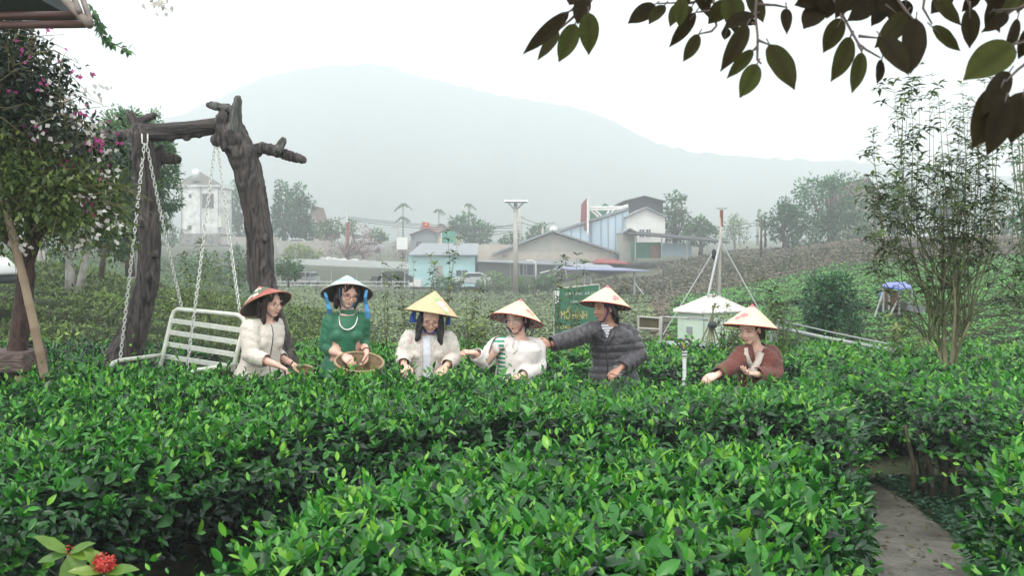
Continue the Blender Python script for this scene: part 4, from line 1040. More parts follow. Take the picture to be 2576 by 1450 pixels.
# ------------------------------------------------------------------ the concrete tree-shaped swing
def swing_bark(name, stretch, c1, c2):
    m, N, L = nm(name)
    out = N.new('ShaderNodeOutputMaterial'); b = N.new('ShaderNodeBsdfPrincipled'); L.new(b.outputs[0], out.inputs[0])
    tcn = N.new('ShaderNodeTexCoord'); mp = N.new('ShaderNodeMapping'); mp.inputs['Scale'].default_value = stretch
    L.new(tcn.outputs['Object'], mp.inputs['Vector'])
    n = N.new('ShaderNodeTexNoise'); n.inputs['Scale'].default_value = 22; n.inputs['Detail'].default_value = 6; n.inputs['Distortion'].default_value = 1.4
    n2 = N.new('ShaderNodeTexNoise'); n2.inputs['Scale'].default_value = 3; n2.inputs['Detail'].default_value = 5
    L.new(mp.outputs[0], n.inputs['Vector']); L.new(tcn.outputs['Object'], n2.inputs['Vector'])
    r = N.new('ShaderNodeValToRGB'); e = r.color_ramp.elements; e[0].position = .36; e[0].color = (*c2, 1); e[1].position = .62; e[1].color = (*c1, 1)
    L.new(n.outputs['Fac'], r.inputs['Fac'])
    mx = N.new('ShaderNodeMix'); mx.data_type = 'RGBA'; mx.blend_type = 'MULTIPLY'; mx.inputs[0].default_value = .5
    r2 = N.new('ShaderNodeValToRGB'); e = r2.color_ramp.elements; e[0].position = .35; e[0].color = (.55, .55, .55, 1); e[1].position = .65; e[1].color = (1, 1, 1, 1)
    L.new(n2.outputs['Fac'], r2.inputs['Fac']); L.new(r.outputs[0], mx.inputs[6]); L.new(r2.outputs[0], mx.inputs[7]); L.new(mx.outputs[2], b.inputs['Base Color'])
    b.inputs['Roughness'].default_value = .85
    bp = N.new('ShaderNodeBump'); bp.inputs['Strength'].default_value = 1.0; bp.inputs['Distance'].default_value = .035
    L.new(n.outputs['Fac'], bp.inputs['Height']); L.new(bp.outputs[0], b.inputs['Normal'])
    return m
def bark_disp2(co, no):
    x, y, z = co[:, 0], co[:, 1], co[:, 2]
    w = np.sin(z * 7 + 3 * np.sin(x * 5) + y * 3)
    a = np.sin(x * 105 + 3.5 * w + 2 * np.sin(z * 17 + x * 20)) * np.sin(y * 95 + 3 * w)
    b = .5 * np.sin(x * 23 + z * 6) * np.sin(z * 11 + y * 19)
    return a * .006 + b * .0055 + .0018 * np.sin(z * 38 + 4 * np.sin(x * 14 + z * 3)) * np.sin(x * 30)
MB_dark = swing_bark('cement_bark', (1, 1, .13), (.105, .088, .082), (.014, .012, .012))
MB_beam = swing_bark('cement_bark_beam', (.16, 1, 1), (.065, .054, .05), (.020, .018, .017))
MB_grey = swing_bark('cement_bark_weathered', (1, 1, .2), (.17, .17, .155), (.05, .05, .046))
D = 8.9; s9 = D / FPX
sw = empty('tree_shaped_swing', P(520, 960, D), 'dark cement swing frame shaped like tree trunks with stub branches', 'swing frame')
sw.location.z = gz(sw.location.x, D)
def chainpx(mb, pts, rads, d=0, n=14): cap_chain(mb, [P(x, y, D + d) for x, y in pts], [r * s9 for r in rads], n)
g0 = 1150
m_ = MB()
chainpx(m_, [(285, g0), (298, 960), (318, 880), (350, 790), (372, 700), (378, 610), (366, 520), (360, 430), (352, 340)], [70, 56, 41, 31, 29, 27, 28, 30, 31])
chainpx(m_, [(262, g0), (272, 930), (285, 885)], [40, 30, 18], -.05)
chainpx(m_, [(352, 345), (344, 312), (330, 292), (324, 286)], [22, 14, 11, 9])
chainpx(m_, [(346, 312), (362, 300), (388, 290)], [12, 10, 8])
chainpx(m_, [(350, 338), (305, 342), (272, 346)], [18, 15, 11]); chainpx(m_, [(270, 350), (271, 328)], [9, 9])
chainpx(m_, [(380, 400), (410, 396), (444, 401)], [20, 16, 13], .12); chainpx(m_, [(396, 385), (404, 372)], [11, 8], .12); chainpx(m_, [(385, 440), (392, 410)], [14, 14], .1)
for q in ((378, 700, 12), (356, 560, 10), (392, 640, 9), (352, 470, 8)): m_.ell(P(q[0], q[1], D - .09), (q[2] * s9, q[2] * s9, q[2] * s9 * 1.3), nu=8, nv=6)
link('post', remesh(m_, .010, 1, bark_disp2), MB_dark, sw)
m_ = MB()
chainpx(m_, [(730, g0), (720, 960), (706, 890), (690, 830), (670, 760), (655, 690), (655, 610), (645, 540), (632, 470), (622, 420), (600, 370), (586, 320)], [62, 44, 36, 34, 34, 34, 33, 33, 34, 35, 36, 28])
chainpx(m_, [(586, 320), (592, 290), (598, 252)], [22, 15, 9]); chainpx(m_, [(592, 296), (572, 272), (528, 264)], [13, 12, 9])
chainpx(m_, [(625, 390), (660, 372), (700, 382), (728, 392), (762, 402)], [24, 15, 14, 14, 10]); chainpx(m_, [(696, 380), (708, 360), (712, 352)], [12, 9, 8])
for q in ((560, 300, 17), (575, 345, 20), (597, 352, 15), (545, 352, 15), (600, 385, 18), (556, 325, 16), (612, 470, 10), (668, 600, 9), (640, 520, 8), (566, 365, 14)): m_.ell(P(q[0], q[1], D - .10), (q[2] * s9, q[2] * s9, q[2] * s9 * 1.2), nu=8, nv=6)
link('post', remesh(m_, .010, 1, bark_disp2), MB_dark, sw)
m_ = MB(); chainpx(m_, [(356, 334), (420, 332), (490, 324), (556, 314)], [25, 22, 21, 20])
for q in ((430, 350, 8), (470, 346, 9), (500, 342, 7)): m_.ell(P(q[0], q[1], D - .02), (q[2] * s9 * 1.4, q[2] * s9, q[2] * s9), nu=8, nv=6)
def beam_disp(co, no): 
    v = np.sin(co[:, 2] * 60 + 2 * np.sin(co[:, 0] * 6)) * np.sin(co[:, 1] * 55 + 2 * np.sin(co[:, 0] * 5)); return v * .006
link('beam', remesh(m_, .013, 1, beam_disp), MB_beam, sw)
m_ = MB()   # weathered grey knot where beam meets the right post
for pts, rads in (([(556, 300), (572, 330), (585, 372)], [13, 16, 13]), ([(588, 330), (594, 285), (599, 250)], [17, 14, 10]), ([(540, 352), (560, 350), (580, 362)], [12, 14, 12]), ([(535, 266), (568, 273)], [9.6, 10.5]), ([(699, 378), (709, 360), (713, 353)], [12, 10, 8.6]), ([(553, 296), (548, 306)], [10, 10])):
    cap_chain(m_, [P(x, y, D - .085) for x, y in pts], [r * s9 for r in rads], 12)
link('knot', remesh(m_, .011, 1, bark_disp(60, 7, .006)), MB_grey, sw)

M_cream = mat('cream_enamel', (.74, .76, .68), (.60, .63, .55), rough=.4, scale=14, wid=.15)
M_chain = mat('chain_zinc', (.66, .67, .62), (.42, .43, .40), rough=.4, metallic=.3, scale=20)
bench = empty('swing_bench', (-2.6, 8.3, gz(-2.6, 8.3)), 'cream metal slatted swing bench hanging empty on four chains', 'swing seat')
A = P(448, 778, 8.8); Bq = P(596, 798, 8.1)
A_z = A.z; Bq.z = A_z - .01
ux = (Bq - A).normalized(); fw = Vector((ux.y, -ux.x, 0)).normalized()       # fw: the way the seat faces
if fw.y > 0: fw = -fw
LB = P(401, 933, 8.62); RB = LB + (Bq - A) + ux * .0
UL0 = P(432, 799, 8.79); UR0 = P(616, 814, 8.07)
loop = [LB, LB.lerp(UL0, .5), UL0, UL0.lerp(A, .45) + Vector((-.005, 0, .02)), A, A.lerp(Bq, .5), Bq, Bq.lerp(UR0, .55) + Vector((.008, 0, .02)), UR0, UR0.lerp(P(589, 912, 7.98), .5), P(585, 935, 7.95)]
MB().tube(loop, .018, 10).build('back_frame', M_cream, bench, True)
for (a_, b_) in (((433, 807), (604, 831)), ((426, 836), (599, 862)), ((421, 866), (591, 893)), ((414, 897), (573, 922))):
    p, q = P(*a_, 8.76), P(*b_, 8.04); mb = MB(); dvec = (q - p); upv = Vector((0, 0, .019)); nvv = fw * .012
    mb.add([p - upv - nvv, q - upv - nvv, q + upv - nvv, p + upv - nvv, p - upv + nvv, q - upv + nvv, q + upv + nvv, p + upv + nvv], [(0, 1, 2, 3), (7, 6, 5, 4), (0, 4, 5, 1), (1, 5, 6, 2), (2, 6, 7, 3), (3, 7, 4, 0)])
    mb.build('slat', M_cream, bench)
arm = [P(412, 893, 8.72), P(350, 901, 8.42), P(302, 907, 8.2), P(284, 914, 8.15), P(275, 932, 8.13), P(272, 960, 8.12)]
MB().tube(arm, .017, 10).build('armrest', M_cream, bench, True)
off = (UR0 - UL0); arm2 = [p + off + Vector((0, 0, -.0)) for p in arm]
MB().tube(arm2, .017, 10).build('armrest', M_cream, bench, True)
zs = .72
for i in range(6):
    a_ = Vector((LB.x, LB.y, zs)) + fw * (.08 + .085 * i); b_ = a_ + Vector((off.x, off.y, 0)); MB().tube([a_, b_], .013, 6).build('seat_slat', M_cream, bench)
e0 = Vector((LB.x, LB.y, zs)); fr_ = [e0, e0 + fw * .52, e0 + fw * .52 + Vector((off.x, off.y, 0)), e0 + Vector((off.x, off.y, 0)), e0]
MB().tube(fr_, .017, 8).build('seat_frame', M_cream, bench, True)
def chain(a, b, parent):
    a, b = Vector(a), Vector(b); n = int((b - a).length / .036); mb = MB(); d = (b - a).normalized()
    x = d.orthogonal().normalized(); y = d.cross(x)
    for i in range(n):
        t = (i + .5) / n; sag = .035 * math.sin(math.pi * t) * (1 if b.x > a.x else .4)
        c = a.lerp(b, t) + Vector((0, 0, -sag)); w = x if i % 2 else y; pts = []
        for k in range(11):
            an = 2 * math.pi * k / 10; pts.append(c + d * math.cos(an) * .0255 + w * math.sin(an) * .0125)
        mb.tube(pts, .0042, 5, cap=False)
    mb.build('chain', M_chain, parent, True)
ctop1, ctop2 = P(363, 362, D - .12), P(545, 372, D - .12)
chain(ctop1, arm[2], bench); chain(ctop1 + Vector((.02, 0, 0)), P(458, 778, 8.79), bench)
chain(ctop2 - Vector((.02, 0, 0)), P(470, 928, 7.9), bench); chain(ctop2 + Vector((.01, 0, 0)), P(606, 802, 8.08), bench)
mb = MB()
for c in (ctop1, ctop2): mb.tube([c + Vector((-.02, 0, .09)), c + Vector((-.02, 0, .01)), c + Vector((.01, 0, -.01)), c + Vector((.03, 0, .01)), c + Vector((.03, 0, .09))], .007, 6)
mb.build('hook', M_chain, sw, True)

# ------------------------------------------------------------------ left side: bougainvillea, prop, pergola, table
def scatter(L_, boxes, D, n, size, tone, dsp=.5, fn=None, lod=1, droop=-.25):
    """loose leaf sprays filling rounded regions (photo px boxes give place and size)"""
    for (x0, y0, x1, y1, wgt) in boxes:
        m = int(n * wgt); r2 = rng.normal(size=(m, 3)); r2 = _norm(r2) * (rng.random(m) ** .42)[:, None]
        c = P((x0 + x1) / 2, (y0 + y1) / 2, D); s = D / FPX
        ctr = np.array(c) + r2 * np.array([(x1 - x0) / 2 * s, dsp, (y1 - y0) / 2 * s])
        # sprays of 5 leaves on a short arching twig
        tw_d = _norm(rand_dirs(m) + np.array([.25, 0, .1]))
        for k in range(5):
            p = ctr + tw_d * (.045 * k) - np.array([0, 0, .006 * k * k])
            dr = _norm(tw_d * .5 + rand_dirs(m) * .8 + np.array([0, 0, droop]))
            sz = size * rng.uniform(.6, 1.3, m)
            L_.add(p, dr, _norm(rand_dirs(m) * .6 + [0, 0, .8]), sz, sz * .5, np.full(m, .25), np.clip(rng.normal(tone, .2, m), 0, 1), lod)
D = 7.4
bt = empty('bougainvillea_tree', (P(50, 900, D).x, D, gz(P(50, 900, D).x, D)), 'big bougainvillea with magenta and white flowers over a dark leaning trunk at the left edge', 'tree')
L_ = Leaves()
scatter(L_, [(-130, 50, 95, 330, .30), (-80, 170, 170, 400, .20), (20, 250, 215, 440, .11), (60, 110, 150, 250, .03), (150, 290, 290, 440, .04), (-40, 30, 60, 130, .05)], D, 2700, .062, .35, .5)
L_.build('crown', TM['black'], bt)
L_ = Leaves()
scatter(L_, [(-100, 330, 150, 545, .30), (30, 380, 230, 560, .16), (150, 400, 285, 560, .07), (-80, 500, 40, 590, .06), (210, 530, 280, 600, .03)], D - .2, 3300, .055, .62, .5)
L_.build('lower_crown', TM['olive'], bt)
tw_ = MB()
for i in range(300):
    x = random.uniform(-80, 260); y = random.uniform(90, 620)
    if x > 60 + (y - 60) * .62: continue
    a_ = P(x, y, D + random.uniform(-.6, .4)); d = Vector((random.uniform(-.3, .9), random.uniform(-.4, .4), random.uniform(-.5, .6))).normalized() * random.uniform(.18, .5)
    tw_.tube([a_, a_ + d * .5 + Vector((0, 0, .04)), a_ + d + Vector((0, 0, -.05))], [.004, .003, .0015], 4)
tw_.build('twigs', mat('green_twig', (.16, .15, .05), (.08, .07, .03), rough=.8, scale=8), bt)
fl_m = {'magenta': leaf_mat('magenta_bract', [(0, (.34, .03, .17)), (1, (.62, .10, .36))], rough=.6, trans=.35), 'white': leaf_mat('white_bract', [(0, (.5, .46, .42)), (1, (.82, .80, .76))], rough=.6, trans=.35)}
def flowers(L_, pts, D, size=.045):
    for (x, y) in pts:
        c = P(x, y, D + random.uniform(-.5, -.2))
        for k in range(random.randint(3, 8)):
            o = Vector((random.gauss(0, .035), random.gauss(0, .03), random.gauss(0, .035)))
            dr = Vector((random.gauss(0, 1), random.gauss(-.6, 1), random.gauss(0, 1)))
            L_.add([c + o], [dr], [(random.gauss(0, 1), -1, random.gauss(0, 1))], [size * random.uniform(.7, 1.2)], [size * .8], [.3], [random.random()], 1)
mgx = [(5, 60), (90, 75), (120, 72), (130, 110), (153, 138), (178, 160), (200, 180), (207, 190), (115, 210), (12, 95), (78, 330), (60, 335), (205, 262), (210, 310), (233, 288), (200, 350), (170, 415), (182, 438), (155, 445), (235, 372), (168, 412), (245, 360), (253, 365), (262, 395), (260, 420), (250, 405), (240, 362), (320, 378), (270, 350), (308, 583), (218, 515), (40, 280), (20, 230), (80, 190), (50, 130)]
wh_ = [(125, 240), (150, 270), (165, 290), (135, 295), (180, 250), (250, 225), (260, 240), (280, 315), (240, 345), (110, 340), (245, 330), (265, 385), (285, 437), (262, 430), (205, 500), (215, 545), (250, 560), (255, 520), (270, 545), (285, 560), (210, 600), (245, 590), (100, 330), (225, 350), (300, 575), (60, 470), (90, 390), (190, 610), (30, 600), (150, 370), (275, 470), (235, 605), (190, 480), (140, 430), (105, 540), (60, 620), (300, 590), (30, 500)]
for i_, q_ in enumerate(mgx[::2]):
    L_ = Leaves(); flowers(L_, [q_], D, .038); L_.build('magenta_flower', fl_m['magenta'], bt)
for i_, q_ in enumerate(wh_):
    L_ = Leaves(); flowers(L_, [q_], D, .044); L_.build('white_flower', fl_m['white'], bt)
t = MB()
cap_chain(t, [(bt.location.x - .05, D, bt.location.z - .1), P(44, 880, D), P(58, 770, D), P(66, 690, D), P(60, 620, D)], [.085, .072, .066, .062, .05])
cap_chain(t, [P(62, 660, D), P(32, 610, D), P(-30, 570, D)], [.05, .042, .035]); cap_chain(t, [P(62, 650, D), P(78, 570, D), P(60, 500, D), P(70, 400, D)], [.045, .038, .03, .02])
cap_chain(t, [P(68, 670, D), P(100, 590, D), P(150, 520, D), P(190, 440, D)], [.045, .032, .022, .012]); cap_chain(t, [P(60, 500, D), P(30, 350, D), P(60, 200, D), P(90, 90, D)], [.03, .025, .02, .01])
cap_chain(t, [P(-30, 570, D), P(-20, 300, D), P(10, 120, D)], [.03, .02, .01])
link('trunk', remesh(t, .011, 2, bark_disp(60, 9, .003)), swing_bark('dark_red_bark', (1, 1, .3), (.10, .055, .045), (.03, .018, .016)), bt)
M_bamb = mat('bamboo', (.36, .28, .19), (.20, .14, .09), rough=.6, scale=5, stretch=(1, 1, .3))
bp_ = empty('bamboo_prop', P(122, 905, 7.15), 'leaning brown bamboo pole propped against the bougainvillea', 'bamboo pole')
bp_.location.z = gz(bp_.location.x, 7.15)
t = MB(); a_, b_ = P(134, 960, 7.15), P(-5, 455, 7.0); a_.z = max(a_.z - .3, .0); pts = []; rr = []
for k in range(11):
    q = k / 10; c = a_.lerp(b_, q) + Vector((.02 * math.sin(q * 3), 0, 0))
    for dz, r_ in ((-.012, .034), (0, .038), (.012, .034)): pts.append(c + (b_ - a_).normalized() * dz); rr.append(r_ * (1 - .2 * q))
t.tube(pts, rr, 10); t.build('pole', M_bamb, bp_, True)
# pergola corner above
D = 6.0
pg = empty('pergola', P(-300, 60, D), 'reddish brown pole pergola corner at the upper left', 'pergola')
pg.location.z = gz(pg.location.x, D)
Mp = mat('red_brown_pole', (.12, .05, .04), (.06, .03, .026), rough=.5, scale=6)
MB().tube([P(-320, 42, D), P(192, 36, D + .1)], .021, 10).build('rail', Mp, pg, True)
MB().tube([P(-320, 66, D), P(215, 60, D + .1)], .024, 10).build('rail', Mp, pg, True)
Mp2 = mat('grey_brown_pole', (.20, .16, .13), (.09, .07, .06), rough=.6, scale=8)
MB().tube([P(140, -25, D), P(226, 62, D - .35)], .024, 10).build('diagonal', Mp2, pg, True)
for (x0, y0, x1, y1) in ((180, -20, 200, 28), (203, -20, 228, 55)): MB().tube([P(x0, y0, D + .2), P(x1, y1, D - .3)], .018, 10).build('rafter', Mp2, pg, True)
mb = MB(); mb.box(P(-60, -12, D + .3), (.9, .9, .1)); mb.build('roof', M_dark, pg)
MB().tube([(P(-320, 60, D).x, D, pg.location.z), P(-320, 0, D)], .04, 10).build('post', Mp, pg, True)
# hanging vine from the pergola + blossom spray
def vine(name, label, pts, D, n, m, size, tone=.5, flowers_=None):
    root = empty(name, P(*pts[0], D), label, 'vine'); pp = [P(x, y, D + .05 * i) for i, (x, y) in enumerate(pts)]
    MB().tube(pp, [.005] + [.003] * (len(pp) - 1), 5).build('stem', bpy.data.materials['green_twig'], root)
    L_ = Leaves()
    for i in range(n):
        q = random.random() * (len(pp) - 1.001); k = int(q); c = pp[k].lerp(pp[k + 1], q - k)
        d = Vector((random.gauss(.2, .7), random.gauss(0, .7), random.gauss(-.7, .6)))
        L_.add([c], [d], [rand_dirs(1)[0] + [0, -.5, .3]], [size * random.uniform(.7, 1.2)], [size * .5], [.2], [random.gauss(tone, .2)], 1)
    L_.build('foliage', m, root)
    if flowers_:
        L_ = Leaves(); flowers(L_, flowers_, D + .3, .04); L_.build('flowers', fl_m['white'], root)
vine('hanging_vine', 'leafy vine tip trailing from the pergola corner against the sky', [(225, 10), (245, 50), (262, 95), (290, 112), (330, 132)], 6.0, 75, TM['mid'], .055)
vine('blossom_spray', 'pale blossom spray hanging from the very top edge of the sky', [(370, -25), (385, 4), (400, 12), (412, 18)], 6.2, 12, TM['black'], .03, flowers_=[(396, 6), (408, 12), (404, 20), (412, 3)])
# table at the lower left
D = 7.3
tb_ = empty('stone_table', P(20, 990, D), 'wood-grained cement table end with a cream leg at the lower left edge', 'table'); tb_.location.z = gz(tb_.location.x, D)
mb = MB(); c = P(28, 903, D); c2 = P(28, 940, D)
mb.box((c.x - .12, D + .12, (c.z + c2.z) / 2 + .03), (.5, .38, .15)); o = mb.build('table_top', swing_bark('grained_cement', (.3, 1, 1), (.17, .12, .11), (.07, .05, .045)), tb_)
bv = o.modifiers.new('bevel', 'BEVEL'); bv.width = .015; bv.segments = 2
mb = MB(); mb.box((c.x - .02 + .1, D + .12, (c2.z + tb_.location.z) / 2 - .02), (.13, .2, c2.z - tb_.location.z)); mb.build('leg', paint('cream_cement', (.55, .48, .30), (.42, .36, .22)), tb_)
mb = MB(); mb.box((c.x - .22, D + .12, (c2.z + tb_.location.z) / 2 - .02), (.13, .2, c2.z - tb_.location.z)); mb.build('leg', M_dark, tb_)
# white canopy behind the trunk
cn = empty('white_parasol', P(-20, 760, 14), 'white domed canopy with a dark underside cut by the left edge', 'canopy')
mb = MB(); mb.lathe([(0, .42), (.35, .36), (.62, .22), (.8, .02), (.78, -.02), (0, .0)], Matrix.Translation(P(-105, 688, 14)), 24); mb.build('cover', paint('white_canvas', (.72, .74, .72)), cn, True)
mb = MB(); mb.lathe([(0, .0), (.76, -.03), (.74, -.14), (0, -.14)], Matrix.Translation(P(-105, 688, 14)), 24); mb.build('valance', M_dark, cn, True)
MB().tube([P(-105, 700, 14), P(-105, 900, 14)], .03, 8).build('pole', M_metal, cn)
# small trees on the left bank
ptree('white_trunked_tree', 'pair of white-blotched trunks with dark crown on the left bank', 17, [(95, 380, 230, 590), (130, 470, 300, 620), (80, 520, 200, 640)], 745, TM['dark'], 9, n_cl=300, per=18, trunk_r=.055, bark=palebark_m, tone=.42)
wt = MB(); a_ = P(205, 745, 17)
wt.tube([P(196, 745, 17), P(208, 690, 17), P(222, 620, 17), P(215, 560, 17)], [.085, .07, .055, .04], 8); 
wt.tube([P(188, 745, 17), P(178, 690, 17), P(170, 630, 17), P(180, 560, 17)], [.085, .075, .055, .04], 8)
wt2 = bpy.data.objects['white_trunked_tree']; wt.build('side_trunk', palebark_m, wt2, True)
ptree('longan_tree', 'dense round green tree behind the left swing post', 23, [(215, 300, 400, 560), (330, 310, 448, 590), (260, 290, 390, 420), (220, 480, 360, 640)], 685, TM['mid'], 9, n_cl=1250, per=26, trunk_r=.09, tone=.5, cl=.16, shell=.88)
ptree('low_tree', 'leafy tree between the bougainvillea and the round dark tree', 20, [(240, 270, 330, 420), (170, 330, 270, 470)], 700, TM['mid'], 8, n_cl=130, per=14, trunk_r=.05)
for (x0, x1, y0, y1, D, l) in ((324, 342, 560, 690, 24, 'pale concrete post behind the thin end of the left chain'), (84, 98, 560, 668, 26, 'left concrete pillar seen between the trunks of the bougainvillea'), (100, 112, 545, 668, 27, 'right concrete pillar seen between the trunks of the bougainvillea')):
    mb = MB(); quadbox(mb, x0, y0, x1, y1 + 12, D, (x1 - x0) * D / FPX); tag(mb.build('concrete_pillar', M_concpole), l, 'pillar')

# ------------------------------------------------------------------ whorled saplings and the tall shrub
stem_m = mat('olive_stem', (.21, .23, .11), (.11, .12, .05), rough=.85, scale=14, stretch=(1, 1, .3))
stem_pale = mat('lichen_stem', (.22, .21, .12), (.09, .09, .045), rough=.9, scale=12, stretch=(1, 1, .5))
def whorl(L_, c, d, n, size, tone, lod=1, el=.2):
    d = Vector(d).normalized(); x = d.orthogonal().normalized(); y = d.cross(x); a0 = random.uniform(0, 6.28)
    ps, ds, us, ls, ts = [], [], [], [], []
    for k in range(n):
        a = a0 + k * 2.39996; o = x * math.cos(a) + y * math.sin(a); e = el + random.uniform(-.25, .35)
        ps.append(c + d * random.uniform(-.02, .02)); ds.append(o * math.cos(e) + d * math.sin(e)); us.append(d + o * .1); ls.append(size * random.uniform(.65, 1.2)); ts.append(min(1, max(0, random.gauss(tone, .18))))
    ls = np.array(ls); L_.add([tuple(p) for p in ps], [tuple(q) for q in ds], [tuple(u) for u in us], ls, ls * .37, rng.uniform(.25, .6, n), np.array(ts), lod)
def sapling(label, px, base_py, D, tips, size=.088, m=None, group='young whorled-leaf saplings behind the pickers', cat='sapling', gap=.09, name='sapling', th=.006, tone=.45, start=.3, k=5, lod=1):
    b = P(px, base_py, D); root = empty(name, b, label, cat, group); L_ = Leaves(); t = MB()
    for (tx, ty) in tips:
        e = P(tx, ty, D + random.uniform(-.25, .25)); mid = b.lerp(e, .45) + Vector((random.uniform(-.05, .05), random.uniform(-.05, .05), .03)); pts = [b.lerp(mid, q) if q < 1 else mid for q in (0, .5, 1)] + [mid.lerp(e, .5) + Vector((random.uniform(-.03, .03), 0, 0)), e]
        t.tube(pts, [th, th * .85, th * .7, th * .5, th * .25], 5)
        ln = (e - b).length; q = start
        while q <= 1.0:
            seg = q * (len(pts) - 1); i = min(int(seg), len(pts) - 2); c = pts[i].lerp(pts[i + 1], seg - i)
            whorl(L_, c, pts[i + 1] - pts[i], k, size * random.uniform(.7, 1.15), tone, lod); q += gap / ln * random.uniform(.6, 1.7)
        whorl(L_, e, pts[-1] - pts[-2], k + 1, size, tone + .1, lod, .5)
    L_.build('foliage', m or TM['olive'], root); t.build('stem', stem_m, root, True)
    return root
sapling('slim sapling left of the blue building, just right of the woman in green', 972, 880, 11, [(968, 665), (985, 690)])
sapling('sapling whose top overlaps the parked dark car', 1015, 880, 11.3, [(1012, 655), (1000, 700)])
sapling('sapling with a single leafy top at the left edge of the blue wall', 1052, 880, 11.6, [(1041, 660)], size=.06)
sapling('sapling in front of the blue wall, above the tan cone hat', 1095, 880, 11, [(1083, 645), (1092, 668)], gap=.11)
sapling('tallest sapling before the blue building with a leafy forked top', 1118, 880, 11, [(1125, 585), (1152, 600), (1140, 640)], gap=.1)
sapling('straggly sapling between the tan hat and the white-jacketed woman', 1180, 890, 10.6, [(1165, 700), (1205, 735), (1190, 770), (1150, 790)], gap=.09, tone=.55)
sapling('low bushy sapling behind the picker with the striped shirt', 1205, 900, 10.6, [(1215, 810), (1185, 820), (1160, 830), (1235, 790)], gap=.06, tone=.6)
sapling('sapling growing right in front of the green signboard', 1440, 880, 11, [(1452, 640), (1438, 700), (1470, 660), (1425, 735)], gap=.07)
sapling('second sapling over the left side of the green signboard', 1408, 880, 11.4, [(1400, 665), (1418, 650), (1395, 750)], gap=.08)
sapling('sapling peeping over the hat of the woman in grey', 1560, 880, 12, [(1548, 700), (1575, 715)], gap=.1)
sapling('sapling in front of the white hut corner', 1812, 900, 11.5, [(1797, 745), (1835, 800), (1850, 835), (1775, 860), (1830, 770)], gap=.06, tone=.55)
sapling('bushy sapling to the right of the hut, behind the brown sweater woman', 1850, 900, 11, [(1838, 830), (1868, 840), (1820, 850), (1860, 812)], gap=.05, tone=.6)
sapling('wide shrubby sapling right of the last cone hat', 1965, 900, 11, [(1915, 705), (1945, 735), (1975, 740), (2000, 790), (1930, 800), (1990, 830), (1955, 770), (2010, 850)], gap=.055, tone=.5)
sapling('low yellow-green shrub left of the tall shrub foot', 2265, 915, 11, [(2235, 800), (2255, 825), (2280, 815), (2300, 840), (2245, 860), (2320, 860)], gap=.05, tone=.65)
for i, (px, tips) in enumerate([(470, [(462, 640), (480, 700), (450, 730)]), (500, [(505, 610), (520, 660)]), (530, [(545, 640), (525, 700), (515, 750)]), (560, [(575, 700), (555, 660)]), (590, [(600, 680), (585, 740), (615, 760)]), (455, [(440, 760), (470, 780)]), (545, [(540, 790), (570, 800), (520, 810)])]):
    sapling(['thin sapling left of the bench back', 'yellow-tipped sapling seen through the front chain', 'sapling rising behind the middle of the bench', 'sapling between the bench and the thick swing post', 'sapling beside the right rear chain', 'short sapling behind the bench upright', 'short sapling behind the bench slats'][i], px, 900, 10.8 + .2 * i, tips, gap=.06, tone=.68, m=TM['olive'])
D = 8.7
sh = empty('tall_shrub', (P(2385, 930, D).x, D, gz(P(2385, 930, D).x, D)), 'tall open shrub with many upright pale stems at the right', 'shrub')
L_ = Leaves(); base = Vector(sh.location); mains = []
def tube_part(pts, rad, name='stem', m=None): MB().tube(pts, rad, 8).build(name, m or stem_pale, sh, True)
forks = []
for k, (bx, fx, fy, r_) in enumerate(((2370, 2345, 800, .018), (2380, 2372, 690, .022), (2390, 2412, 760, .020), (2398, 2440, 810, .015), (2375, 2325, 850, .012), (2392, 2398, 640, .015))):
    a_ = P(bx, 930, D + random.uniform(-.08, .08)); b0 = Vector((a_.x, a_.y, base.z - .05)); f = P(fx, fy, D + random.uniform(-.2, .2)); m1 = a_.lerp(f, .5) + Vector((random.uniform(-.03, .03), 0, .02))
    tube_part([b0, a_, m1, f], [r_ * 1.15, r_, r_ * .85, r_ * .6], 'trunk'); forks.append((a_, m1, f, r_))
st = MB()
for k in range(62):
    a_, m1, f, r_ = random.choice(forks); q = random.uniform(.35, 1.0); s0 = a_.lerp(m1, q * 2) if q < .5 else m1.lerp(f, (q - .5) * 2)
    tx = random.gauss(2388, 122); tx = min(2660, max(2195, tx)); off_ = abs(tx - 2370)
    ty = random.uniform(195, 470) + max(0, off_ - 110) * 1.5 + (random.random() < .35) * random.uniform(60, 280)
    if k < 6: tx, ty = [(2248, 210), (2312, 165), (2285, 250), (2350, 240), (2420, 215), (2500, 235)][k]
    e = P(tx, ty, D + random.uniform(-.45, .45)); ln = (e - s0).length
    m2 = s0.lerp(e, .45) + Vector((-(tx - 2385) * .0006 * ln * -1, random.uniform(-.05, .05), -.02))
    m2.x += (e.x - s0.x) * .12
    pts = [s0, m2, m2.lerp(e, .5) + Vector((random.uniform(-.03, .03), 0, 0)), e]
    th = random.uniform(.0045, .008); st.tube(pts, [th, th * .7, th * .45, th * .2], 5)
    q = random.uniform(.1, .3)
    while q < 1:
        seg = q * 3; i = min(int(seg), 2); c = pts[i].lerp(pts[i + 1], seg - i); py_ = 645 - (c.z - 1.8) / c.y * FPX
        if random.random() < (.66 if 430 < py_ < 800 else .50):
            side_ = Vector((random.gauss(0, 1), random.gauss(0, 1), .6)).normalized() * random.uniform(.02, .16)
            e2 = c + side_
            if side_.length > .05: st.tube([c, e2], [.003, .0015], 4)
            whorl(L_, e2, side_ + Vector((0, 0, .3)), random.randint(4, 7), .088 * random.uniform(.7, 1.2), .46, 1)
        q += .06 / ln * random.uniform(.6, 1.6)
    whorl(L_, e, pts[-1] - pts[-2], 6, .085, .55, 1, .45)
